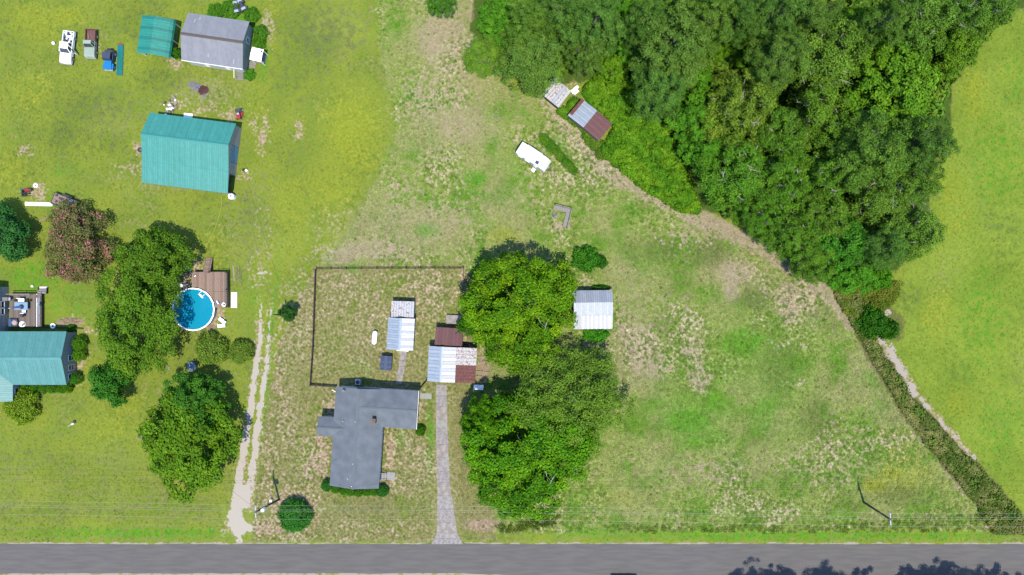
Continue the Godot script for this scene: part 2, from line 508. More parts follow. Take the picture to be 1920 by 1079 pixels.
func paint_ground():
	var straw = zone([[1000, 182, 1035, 180, 1140, 296, 1330, 396, 1440, 456, 1560, 535, 1600, 610, 1590, 625, 1540, 560, 1420, 482, 1300, 424, 1120, 326]], [
		[870, 120, 70, 120, 0.55], [760, 430, 130, 50, 0.5], [1640, 690, 6, 70, 1, -32], [1710, 800, 6, 60, 1, -35], [1790, 905, 6, 60, 0.9, -38], [830, 70, 60, 60, 0.9], [905, 60, 30, 80, 1], [800, 190, 50, 70, 0.7], [860, 230, 60, 50, 0.75], [700, 470, 90, 22, 0.9], [750, 380, 50, 60, 0.6], [830, 410, 80, 40, 0.65], [930, 370, 80, 50, 0.5], [900, 240, 80, 60, 0.55],
		[1190, 655, 26, 60, 1, -15], [1230, 690, 30, 30, 0.8], [1215, 640, 20, 40, 0.8], [1380, 510, 40, 25, 1], [1490, 560, 40, 30, 1], [1300, 440, 50, 30, 0.7], [1165, 340, 30, 20, 0.9], [1260, 580, 60, 40, 0.5], [1300, 660, 30, 30, 0.8], [1310, 710, 24, 30, 0.9],
		[1180, 560, 40, 100, 0.45], [1120, 640, 40, 20, 0.7], [1600, 830, 60, 40, 0.4], [1500, 860, 120, 40, 0.45], [1330, 880, 90, 30, 0.5], [1250, 900, 120, 30, 0.4], [1660, 830, 12, 8, 1, 30], [1560, 760, 40, 40, 0.4], [1480, 590, 16, 20, 1], [1370, 540, 20, 30, 0.9],
		[640, 480, 50, 20, 0.9], [560, 580, 30, 60, 0.5], [500, 45, 10, 26, 1], [1040, 310, 60, 90, 0.4, -40], [850, 300, 100, 80, 0.4], [1190, 880, 60, 30, 0.4], [1420, 720, 60, 50, 0.3], [1600, 700, 40, 60, 0.4], [1110, 330, 40, 40, 0.5], [1050, 425, 24, 10, 0.9]], 2)
	var dirt = zone([[482, 600, 494, 600, 470, 800, 454, 960, 426, 990, 436, 930, 464, 760], [498, 625, 509, 630, 494, 760, 474, 960, 458, 960, 484, 760], [1646, 636, 1664, 636, 1724, 738, 1836, 866, 1824, 872, 1726, 772, 1676, 712]], [
		[488, 545, 3, 60, 0.6, 3], [506, 560, 3, 60, 0.6, 3], [484, 440, 3, 70, 0.45, -3], [500, 440, 3, 70, 0.45, -3], [602, 845, 14, 55, 1], [580, 870, 18, 40, 0.8], [620, 765, 14, 22, 1], [732, 850, 12, 36, 1], [736, 905, 14, 20, 0.8], [551, 955, 46, 40, 0.9], [500, 990, 40, 16, 0.9], [540, 800, 20, 60, 0.55], [520, 700, 14, 100, 0.5], [500, 900, 14, 70, 0.45], [905, 985, 40, 13, 1], [790, 770, 7, 30, 0.9], [905, 690, 16, 34, 1], [870, 540, 10, 60, 0.8], [640, 540, 60, 40, 0.4], [705, 600, 50, 90, 0.4], [790, 560, 60, 50, 0.5],
		[493, 255, 8, 32, 1, 8], [475, 232, 5, 16, 1], [560, 243, 6, 22, 1, 8], [505, 62, 5, 22, 1], [150, 668, 12, 30, 1, 8], [400, 590, 20, 26, 1], [362, 505, 20, 30, 0.8], [345, 530, 20, 40, 0.9], [385, 640, 18, 26, 0.7], [385, 205, 30, 5, 1, -15], [430, 215, 16, 12, 0.9], [45, 283, 14, 8, 0.9], [70, 360, 14, 16, 1], [258, 280, 9, 12, 1], [330, 122, 14, 8, 1], [268, 815, 7, 5, 1], [130, 604, 22, 8, 1], [165, 620, 18, 8, 0.8],
		[895, 20, 16, 40, 1], [1070, 155, 16, 9, 1], [440, 990, 30, 14, 0.6], [85, 725, 70, 4, 0.8], [330, 195, 20, 12, 0.7], [260, 315, 40, 12, 0.5], [480, 510, 16, 30, 0.4], [300, 318, 20, 20, 0.4], [460, 330, 14, 8, 0.7], [180, 90, 8, 14, 0.6], [780, 880, 24, 60, 0.4], [695, 992, 90, 8, 0.5]], 2)
	var lush = zone([THICKET], [
		[1440, 700, 110, 100, 0.55], [1300, 770, 90, 60, 0.7], [890, 335, 26, 16, 1], [960, 300, 40, 40, 0.5], [1400, 640, 44, 34, 0.9], [1350, 700, 40, 40, 0.6], [1290, 790, 60, 36, 1], [1430, 780, 34, 50, 0.8], [1230, 500, 40, 30, 0.5], [800, 430, 30, 16, 0.9], [1500, 690, 40, 30, 0.6], [1060, 290, 12, 40, 0.9, -38], [1370, 590, 60, 40, 0.4], [1240, 760, 50, 40, 0.5], [1320, 820, 60, 30, 0.8], [1480, 800, 40, 40, 0.5], [1540, 740, 30, 30, 0.4],
		[500, 690, 8, 200, 0.9, 6], [805, 820, 8, 90, 0.8], [750, 820, 16, 30, 0.7], [480, 560, 20, 40, 0.5], [130, 560, 60, 60, 0.5], [60, 520, 60, 30, 0.8], [250, 1000, 260, 12, 0.8], [800, 60, 8, 20, 0.4], [430, 300, 30, 60, 0.2], [110, 380, 30, 30, 0.7], [120, 320, 40, 20, 0.4], [430, 30, 50, 26, 0.9], [490, 90, 14, 60, 0.9], [1500, 1005, 500, 10, 0.9], [1110, 1000, 60, 12, 0.7], [1870, 300, 60, 90, 0.5], [1840, 600, 50, 100, 0.5], [1880, 800, 50, 60, 0.5], [740, 640, 10, 20, 0.7], [670, 690, 30, 16, 0.5], [660, 500, 20, 20, 0.7], [1900, 150, 30, 60, 0.4]], 2)
	var olive = zone([], [
		[1460, 690, 40, 60, 0.8], [1530, 790, 40, 50, 0.7], [1420, 830, 30, 30, 0.5], [1240, 470, 40, 30, 0.8], [1330, 470, 40, 36, 0.8], [1415, 560, 36, 30, 0.8], [1470, 680, 26, 40, 0.8], [1520, 800, 40, 26, 0.6], [1690, 930, 60, 26, 0.7], [1600, 940, 40, 20, 0.5], [970, 420, 60, 20, 0.3], [1560, 600, 40, 40, 0.5], [880, 200, 50, 40, 0.4], [1440, 900, 80, 30, 0.4], [1270, 540, 50, 50, 0.5], [1250, 610, 30, 40, 0.6], [1190, 470, 30, 30, 0.5],
		[180, 200, 80, 40, 0.6], [120, 250, 60, 40, 0.5], [300, 150, 60, 30, 0.6], [600, 60, 80, 60, 0.7], [550, 130, 60, 60, 0.4], [250, 40, 40, 40, 0.5], [480, 400, 40, 60, 0.5], [560, 320, 60, 60, 0.3], [390, 370, 60, 30, 0.4], [470, 470, 30, 60, 0.4], [20, 60, 40, 50, 0.4], [180, 270, 60, 30, 0.5], [1700, 560, 30, 40, 0.6], [1880, 450, 30, 60, 0.4], [1800, 700, 30, 60, 0.3], [1900, 640, 20, 60, 0.3], [470, 720, 10, 120, 0.6], [70, 860, 80, 60, 0.3], [150, 960, 200, 14, 0.4], [240, 900, 60, 40, 0.3], [390, 960, 60, 30, 0.4], [700, 950, 100, 20, 0.4], [340, 640, 40, 60, 0.4]], 2)
	var gold = zone([], [
		[1700, 880, 90, 60, 0.55, 40], [1620, 800, 50, 50, 0.4], [60, 40, 60, 40, 0.8], [120, 30, 40, 20, 0.9], [60, 170, 50, 40, 0.6], [660, 250, 60, 90, 0.9], [620, 340, 60, 60, 0.8], [540, 380, 50, 60, 0.7], [250, 120, 40, 30, 0.6], [500, 20, 40, 20, 0.6], [480, 200, 30, 40, 0.5], [200, 800, 60, 30, 0.6], [230, 760, 40, 30, 0.7], [1640, 910, 30, 16, 0.9], [1670, 890, 30, 14, 0.9], [1790, 380, 40, 100, 0.6], [1830, 180, 30, 60, 0.7], [1760, 600, 40, 60, 0.6], [1800, 760, 40, 40, 0.5], [330, 330, 60, 10, 0.5], [380, 120, 30, 30, 0.3], [1500, 1003, 60, 5, 0.9], [940, 440, 40, 16, 0.5], [20, 320, 40, 40, 0.6], [400, 470, 30, 40, 0.5], [1180, 930, 90, 30, 0.4]], 2)
	var pasture = zone([PASTURE], [], 4)
	var yard = zone([YARD], [], 3)
	var field = zone([FIELD], [], 4)
	var wood = zone([WOOD], [], 2)
	var hedge = zone([HEDGE], [], 2)
	var dry = zone([], [[860, 90, 90, 130, 0.9], [830, 240, 90, 80, 0.7], [760, 440, 140, 60, 0.8], [940, 400, 80, 50, 0.4], [1060, 250, 60, 60, 0.5], [1190, 660, 70, 90, 0.9], [1400, 520, 120, 50, 0.7, 25], [1500, 570, 70, 40, 0.8, 25], [1200, 350, 120, 30, 0.7, 30], [1320, 880, 160, 50, 0.5], [1560, 880, 120, 60, 0.4], [1650, 760, 40, 110, 0.5, -35], [560, 600, 40, 90, 0.5], [1180, 540, 60, 80, 0.5], [470, 450, 60, 60, 0.4], [300, 330, 80, 40, 0.4], [620, 60, 70, 60, 0.5], [200, 220, 60, 40, 0.4], [480, 400, 50, 80, 0.4], [380, 170, 70, 30, 0.6]], 4)
	var zb = []
	for z in [straw, dirt, lush, olive, gold, pasture, yard, field, wood, hedge, dry]: zb.append(z.get_data())
	var n1 = noise_bytes(TW, TH, 21, 0.22, 3)
	var n2 = noise_bytes(TW, TH, 22, 0.075, 4)
	var n3 = noise_bytes(TW, TH, 23, 0.014, 4)
	var n4 = noise_bytes(TW, TH, 24, 0.19, 4)
	var streak = Image.create_from_data(TW / 12, TH, false, Image.FORMAT_L8, noise_bytes(TW / 12, TH, 26, 0.16, 2))
	streak.resize(TW, TH, Image.INTERPOLATE_CUBIC)
	var n6 = streak.get_data()
	var n5 = noise_bytes(TW, TH, 25, 0.006, 3)
	var out = PackedByteArray()
	out.resize(TW * TH * 3)
	# colours as three numbers, linear
	var col = func(r, g, b): var c = lin(r, g, b); return Vector3(c.r, c.g, c.b)
	var lawn_a = col.call(156, 172, 64)
	var lawn_b = col.call(132, 158, 56)
	var lawn_c = col.call(164, 164, 98)
	var past_a = col.call(150, 176, 78)
	var past_b = col.call(176, 180, 112)
	var past_c = col.call(114, 164, 48)
	var yard_a = col.call(156, 158, 92)
	var yard_b = col.call(174, 166, 116)
	var field_a = col.call(154, 178, 64)
	var field_b = col.call(134, 163, 56)
	var c_straw = col.call(214, 198, 164)
	var c_straw2 = col.call(182, 168, 134)
	var c_dirt = col.call(194, 166, 138)
	var c_lush = col.call(104, 172, 42)
	var c_olive = col.call(108, 128, 62)
	var c_gold = col.call(172, 182, 58)
	var c_wood = col.call(90, 118, 46)
	var c_hedge = col.call(126, 130, 72)
	var pale = col.call(224, 212, 176)
	var z0: PackedByteArray = zb[0]
	var z1: PackedByteArray = zb[1]
	var z2: PackedByteArray = zb[2]
	var z3: PackedByteArray = zb[3]
	var z4: PackedByteArray = zb[4]
	var z5: PackedByteArray = zb[5]
	var z6: PackedByteArray = zb[6]
	var z7: PackedByteArray = zb[7]
	var z8: PackedByteArray = zb[8]
	var z9: PackedByteArray = zb[9]
	var z10: PackedByteArray = zb[10]
	var c_dry = col.call(186, 178, 130)
	var gam = PackedByteArray()
	gam.resize(1025)
	for i in 1025: gam[i] = int(255 * Color(i / 1024.0, 0, 0).linear_to_srgb().r + 0.5)
	for i in TW * TH:
		var a: float = (n1[i] - 128) / 75.0
		var b: float = (n2[i] - 128) / 75.0
		var d: float = (n3[i] - 128) / 75.0
		var e: float = (n4[i] - 128) / 75.0
		var g: float = (n5[i] - 128) / 75.0
		var c: Vector3 = lawn_a.lerp(lawn_b, clampf(0.45 + d * 0.5 + a * 0.3 + e * 0.25, 0, 1))
		c = c.lerp(lawn_c, clampf(b * 0.45 + d * 0.3 + e * 0.45 - 0.05, 0, 0.8))
		c = c.lerp(c_olive, clampf(-b * 0.4 - e * 0.5 - g * 0.35 - 0.5, 0, 0.35))
		var row = i / TW
		var mown = clampf((row - 640) / 60.0, 0, 1)
		if mown > 0: c = c.lerp(lawn_c, clampf((n6[i] - 128) / 128.0 * mown, 0, 0.5))
		var w: float = z7[i] / 255.0
		if w > 0.02:
			w = clampf(w * 2 - 0.5 + b * 0.25, 0, 1)
			c = c.lerp(field_a.lerp(field_b, clampf(0.45 + d * 0.55 + b * 0.3 + a * 0.35, 0, 1)), w)
			c = c.lerp(lawn_c, w * clampf(b * 0.3 + e * 0.4 + g * 0.4 - 0.3, 0, 0.55))
		w = z5[i] / 255.0
		var rough: float = 0.0
		var calm: float = clampf(0.62 + g * 0.75, 0.2, 1.0)
		if z5[i] > 5:
			b *= calm
			e *= calm
		if w > 0.02:
			w = clampf(w * 2.4 - 0.7 + b * 0.5, 0, 1)
			c = c.lerp(past_a.lerp(past_b, clampf(0.42 + b * 0.6 + e * 0.6 - g * 0.4, 0, 1)), w)
			c = c.lerp(past_c, w * clampf(-d * 0.8 - b * 0.4 + a * 0.3 - 0.02, 0, 0.9))
			rough = w
		w = z6[i] / 255.0
		if w > 0.02:
			w = clampf(w * 2.4 - 0.7 + b * 0.5, 0, 1)
			c = c.lerp(yard_a.lerp(yard_b, clampf(0.4 + b * 0.5 + e * 0.7 + d * 0.2, 0, 1)), w)
			c = c.lerp(lawn_b, w * clampf(-d * 0.7 - b * 0.4 - 0.35, 0, 0.6))
			rough = maxf(rough, w * 0.8)
		w = z10[i] / 255.0
		if w > 0.02: c = c.lerp(c_dry, clampf(w * 0.95 + b * 0.25 + e * 0.3 - 0.2, 0, 0.8))
		w = z4[i] / 255.0
		if w > 0.02: c = c.lerp(c_gold, clampf(w * 1.2 + b * 0.4 + d * 0.25 + e * 0.2 - 0.4, 0, 0.8))
		w = z3[i] / 255.0
		if w > 0.02: c = c.lerp(c_olive, clampf(w * 1.2 + b * 0.45 + e * 0.35 - 0.35, 0, 0.75))
		w = z2[i] / 255.0
		if w > 0.02: c = c.lerp(c_lush, clampf(w * 1.3 + b * 0.5 + e * 0.4 - 0.45, 0, 0.88))
		w = z0[i] / 255.0
		if w > 0.02: c = c.lerp(c_straw.lerp(c_straw2, clampf(0.5 + a, 0, 1)), clampf(w * 1.7 + b * 0.7 + e * 0.9 - 0.72, 0, 1))
		if rough > 0.1:
			c = c.lerp(c_straw, rough * clampf(b * 0.6 + e * 0.9 + a * 0.3 + d * 0.9 + g * 0.7 - 1.15, 0, 0.8))
			c = c.lerp(c_olive, rough * clampf(-b * 0.5 - e * 0.9 + g * 0.5 + a * 0.5 - 0.5, 0, 0.8))
		w = z1[i] / 255.0
		if w > 0.02: c = c.lerp(c_dirt.lerp(c_straw, clampf(0.3 + e * 0.8, 0, 1)), clampf(w * 1.6 + b * 0.6 + e * 0.7 - 0.55, 0, 1))
		w = z9[i] / 255.0
		if w > 0.02: c = c.lerp(c_hedge, clampf(w * 1.5 + e * 0.4 - 0.4, 0, 1))
		w = z8[i] / 255.0
		if w > 0.02: c = c.lerp(c_wood, clampf(w * 2.0 + b * 0.5 - 0.7, 0, 1))
		c *= 1.0 + a * (0.12 + 0.08 * rough) + e * (0.09 + 0.07 * rough) + g * 0.04
		var j = i * 3
		out[j] = gam[clampi(int(c.x * 1024), 0, 1024)]
		out[j + 1] = gam[clampi(int(c.y * 1024), 0, 1024)]
		out[j + 2] = gam[clampi(int(c.z * 1024), 0, 1024)]
	map_img = Image.create_from_data(TW, TH, false, Image.FORMAT_RGB8, out)

func ground():
	paint_ground()
	var m = StandardMaterial3D.new()
	m.resource_name = "grass_and_soil"
	m.albedo_texture = ImageTexture.create_from_image(map_img)
	m.roughness = 0.95
	m.texture_repeat = false
	m.metallic_specular = 0.2
	# grass beyond the photograph: the same turf colours, mixed
	speckle_texture("turf", 31, 0, 0.02, 5, [shown(124, 142, 54), shown(140, 156, 60), shown(150, 162, 66), shown(160, 158, 92)])
	var far = M("turf", Color(1, 1, 1), 0.95, 0, "turf", 25)
	far.metallic_specular = 0.2
	var p0 = at(X0, Y0)
	var p1 = at(X0 + TW * CELL / 3.0, Y0 + TH * CELL / 3.0)
	var am = ArrayMesh.new()
	var grid = func(xs, zs, skip_mid, mat):
		var b = MB.new()
		for i in xs.size() - 1:
			for j in zs.size() - 1:
				if skip_mid and i == 1 and j == 1: continue
				var c = [Vector3(xs[i], 0, zs[j + 1]), Vector3(xs[i + 1], 0, zs[j + 1]), Vector3(xs[i + 1], 0, zs[j]), Vector3(xs[i], 0, zs[j])]
				b.quad(c[0], c[1], c[2], c[3])
				for p in c: b.uv.append(Vector2((p.x - p0.x) / (p1.x - p0.x), (p.z - p0.z) / (p1.z - p0.z)))
		var a = []
		a.resize(Mesh.ARRAY_MAX)
		a[Mesh.ARRAY_VERTEX] = b.v
		a[Mesh.ARRAY_NORMAL] = b.n
		a[Mesh.ARRAY_TEX_UV] = b.uv
		a[Mesh.ARRAY_INDEX] = b.ix
		am.add_surface_from_arrays(Mesh.PRIMITIVE_TRIANGLES, a)
		am.surface_set_material(am.get_surface_count() - 1, mat)
	grid.call([p0.x, p1.x], [p0.z, p1.z], false, m)
	grid.call([-1500.0, p0.x, p1.x, 1500.0], [-1500.0, p0.z, p1.z, 1500.0], true, far)
	var o = MeshInstance3D.new()
	o.name = "ground"
	o.mesh = am
	o.set_meta("kind", "structure")
	add_child(o)

func ground_color(p: Vector3) -> Color:
	var x = clampi(int(((p.x / SC + 959.5) - X0) / CELL * 3.0), 0, TW - 1)
	var y = clampi(int(((p.z / SC + 539.5) - Y0) / CELL * 3.0), 0, TH - 1)
	return map_img.get_pixel(x, y).srgb_to_linear()

func ragged_sheet(called, paths: Array, y: float, mat, sd: int, rag: float, cell := 0.14):
	# a thin sheet of loose stone: strips along the paths [[px, py, half width], ...] whose edges break up with the noise
	var f = FastNoiseLite.new()
	f.seed = sd
	f.frequency = 0.45
	f.fractal_octaves = 4
	var b = MB.new()
	var done = {}
	for path in paths:
		for k in path.size() - 1:
			var p = at(path[k][0], path[k][1])
			var q = at(path[k + 1][0], path[k + 1][1])
			var wp = path[k][2] * SC
			var wq = path[k + 1][2] * SC
			var m = maxf(wp, wq) + rag
			for i in range(int(floor((minf(p.x, q.x) - m) / cell)), int(ceil((maxf(p.x, q.x) + m) / cell))):
				for j in range(int(floor((minf(p.z, q.z) - m) / cell)), int(ceil((maxf(p.z, q.z) + m) / cell))):
					var id = i * 100000 + j
					if done.has(id): continue
					var c = Vector3((i + 0.5) * cell, 0, (j + 0.5) * cell)
					var t = clampf((c - p).dot(q - p) / (q - p).length_squared(), 0, 1)
					var dd = (c - p.lerp(q, t)).length()
					if dd < lerpf(wp, wq, t) + f.get_noise_2d(c.x, c.z) * rag * 2.2:
						done[id] = true
						b.quad(Vector3(i * cell, y, (j + 1) * cell), Vector3((i + 1) * cell, y, (j + 1) * cell), Vector3((i + 1) * cell, y, j * cell), Vector3(i * cell, y, j * cell))
	return structure(called, b, mat)

func roads():
	# the tarred road runs along the bottom of the picture
	var b = MB.new()
	var vg = MB.new()
	var f = FastNoiseLite.new()
	f.seed = 5
	f.frequency = 0.12
	var n = 0
	var last = []
	for x in range(-300, 301):
		var xx = x * 0.5
		if absf(xx) > 100: xx = sign(xx) * (100 + (absf(xx) - 100) * 12)
		var zn = at(0, 1021.0).z + f.get_noise_1d(xx) * 0.16 + f.get_noise_1d(xx * 6 + 50) * 0.06 - 0.7 * exp(-pow((xx - at(842, 0).x) / 3.2, 2)) * 0.5
		var zs = at(0, 1075.8).z + f.get_noise_1d(xx + 300) * 0.16 + clampf((xx + 10) * 0.03, 0, 0.6)
		if last:
			b.quad(Vector3(last[0], 0.03, last[2]), Vector3(xx, 0.03, zs), Vector3(xx, 0.03, zn), Vector3(last[0], 0.03, last[1]))
			b.quad(Vector3(last[0], 0.03, last[1]), Vector3(xx, 0.03, zn), Vector3(xx, 0.0, zn - 0.03), Vector3(last[0], 0.0, last[1] - 0.03))
			b.quad(Vector3(last[0], 0.0, last[2] + 0.03), Vector3(xx, 0.0, zs + 0.03), Vector3(xx, 0.03, zs), Vector3(last[0], 0.03, last[2]))
		last = [xx, zn, zs]
	structure("road", b, mats.road)
	var path = []
	for x in range(-60, 2000, 30): path.append([x, 1020.5, 1.6 + 1.2 * f.get_noise_1d(x)])
	ragged_sheet("road_shoulder", [path], 0.008, mats.verge, 91, 0.16, 0.12)
	path = []
	for x in range(-60, 2000, 30): path.append([x, 1077.5 + clampf((x - 850) * 0.006, 0, 6), 2.4])
	ragged_sheet("road_shoulder", [path], 0.008, mats.verge, 92, 0.2, 0.12)
	# gravel drive: two wheel tracks that run together near the road
	ragged_sheet("gravel_drive", [
		[[488, 606, 2.5], [486, 640, 4], [479, 690, 5], [470, 760, 5.5], [461, 820, 6], [450, 880, 7], [442, 930, 8], [440, 975, 9]],
		[[503, 632, 2.5], [500, 680, 4], [491, 740, 5], [482, 800, 5.5], [475, 860, 6], [466, 920, 7], [460, 945, 7]],
		[[456, 915, 6], [452, 940, 12]], [[428, 985, 4], [446, 985, 12], [470, 990, 5]], [[440, 965, 14], [446, 990, 16]], [[447, 995, 6], [449, 1016, 4]]], 0.006, mats.gravel, 71, 0.24)
	ragged_sheet("gravel_scatter", [[[487, 600, 0.8], [490, 560, 0.3], [494, 520, 0.4]], [[504, 625, 1.0], [508, 560, 0.2]], [[482, 514, 0.7], [498, 512, 0.7]]], 0.006, mats.gravel, 73, 0.28)
	ragged_sheet("sandy_path", [[[1654, 640, 6], [1674, 670, 7], [1693, 702, 6], [1714, 738, 5], [1741, 764, 3], [1772, 797, 3.5], [1802, 831, 2.5], [1828, 864, 1.5]], [[1668, 585, 3], [1640, 578, 2]]], 0.006, mats.sand, 72, 0.6, 0.1)
	# concrete drive from the road up to the carport, in slabs with open joints
	var drive = Node3D.new()
	drive.name = "concrete_drive"
	drive.set_meta("kind", "structure")
	add_child(drive)
	var edge = [[722, 817, 837], [742, 817, 837.5], [762, 817, 837.5], [788, 817, 838], [810, 817, 838.5], [834, 818, 840], [858, 818, 841], [884, 819, 842], [905, 819, 843], [930, 819.5, 846], [955, 819.5, 850], [980, 819.5, 854], [1000, 818, 857], [1010, 814, 862], [1021, 808, 868]]
	var mixes = [mats.concrete, M("concrete_b", Color(0.98, 0.97, 0.98), 0.9, 0, "concrete", 3.2), M("concrete_c", Color(1.0, 0.985, 0.965), 0.9, 0, "concrete", 6.5)]
	for k in edge.size() - 1:
		var s = MB.new()
		var e = edge[k]
		var g = edge[k + 1]
		var j = 0.12
		var steps = 6
		var hgt = 0.05 + 0.003 * (k % 3)
		for i in steps:
			var t0 = float(i) / steps
			var t1 = float(i + 1) / steps
			var wob = func(t): return 0.0 if t == 0 or t == 1 else f.get_noise_2d(k * 50 + t * 20, 7) * 1.2
			var l0 = at(lerpf(e[1], g[1], t0) + wob.call(t0), lerpf(e[0] + j, g[0] - j, t0))
			var l1 = at(lerpf(e[1], g[1], t1) + wob.call(t1), lerpf(e[0] + j, g[0] - j, t1))
			var r0 = at(lerpf(e[2], g[2], t0) - wob.call(t0), lerpf(e[0] + j, g[0] - j, t0))
			var r1 = at(lerpf(e[2], g[2], t1) - wob.call(t1), lerpf(e[0] + j, g[0] - j, t1))
			var u = Vector3.UP * hgt
			s.quad(l1 + u, r1 + u, r0 + u, l0 + u)
			s.quad(l0, l1, l1 + u, l0 + u)
			s.quad(r1, r0, r0 + u, r1 + u)
			if i == 0: s.quad(r0, l0, l0 + u, r0 + u)
			if i == steps - 1: s.quad(l1, r1, r1 + u, l1 + u)
		obj("slab", s, mixes[k % 3], drive)
	var walk = Node3D.new()
	walk.name = "garden_path"
	walk.set_meta("kind", "structure")
	add_child(walk)
	var wpts = [[659, 750, 762], [676, 748.5, 760.5], [688, 747, 759], [704, 744, 756], [721, 741, 752.5]]
	for k in wpts.size() - 1:
		var s = MB.new()
		var e = wpts[k]
		var g = wpts[k + 1]
		var a = at(e[1], e[0] + 0.3)
		var c = at(e[2], e[0] + 0.3)
		var d = at(g[2], g[0] - 0.3)
		var h = at(g[1], g[0] - 0.3)
		var u = Vector3.UP * 0.05
		s.quad(h + u, d + u, c + u, a + u)
		s.quad(a, h, h + u, a + u)
		s.quad(d, c, c + u, d + u)
		s.quad(h, d, d + u, h + u)
		s.quad(c, a, a + u, c + u)
		obj("slab", s, [mixes[0], mats.white_concrete, mixes[1], mixes[0]][k] if k != 1 else mixes[2], walk)
	var pad = MB.new()
	pad.box(Transform3D(Basis(Vector3.UP, deg_to_rad(-3)), at(798, 743) + Vector3(0, 0.03, 0)), Vector3(1.95, 0.06, 0.95))
	var pd = structure("side_path", pad, mats.white_concrete)

func scatter_mask():
	# where no grass grows: roads, drives, floors of buildings, the pool
	keep_out = zone([[484, 610, 492, 610, 478, 740, 466, 900, 474, 985, 470, 1010, 420, 1000, 432, 950, 462, 760], [497, 636, 506, 640, 492, 760, 478, 900, 466, 890, 484, 740], [1645, 640, 1662, 640, 1720, 738, 1832, 866, 1826, 870, 1730, 770, 1680, 710], [-64, 1018, 1984, 1018, 1984, 1083, -64, 1083], [815, 720, 840, 720, 846, 900, 866, 1020, 808, 1020], [738, 722, 765, 657, 748, 657], [280, 215, 452, 234, 438, 362, 275, 342], [350, 30, 478, 46, 470, 130, 345, 112], [630, 722, 790, 730, 788, 804, 720, 804, 712, 915, 622, 908], [-64, 540, 90, 545, 145, 622, 140, 720, 30, 752, -64, 760], [725, 565, 778, 565, 776, 660, 724, 655], [803, 615, 893, 650, 892, 722, 800, 715], [1075, 545, 1148, 545, 1148, 615, 1076, 615], [322, 545, 345, 530, 360, 508, 432, 508, 432, 578, 400, 600, 360, 622, 330, 610]], [])

# ---------------------------------------------------------------- buildings of this farm
func wall_at(x, y, z, turn) -> Transform3D:      # a place on a wall; z of the result points out of the wall
	return Transform3D(Basis(Vector3.UP, turn), Vector3(x, y, z))

func prof_of(w: float, pts: Array) -> Array:      # fractions of the width to metres about the middle
	var a = []
	for p in pts: a.append(Vector2((p[0] - 0.5) * w, p[1]))
	return a

func alternate(list: Array) -> Callable:
	return func(_s, k, _n): return list[(k * 7 + k / 3) % list.size()]

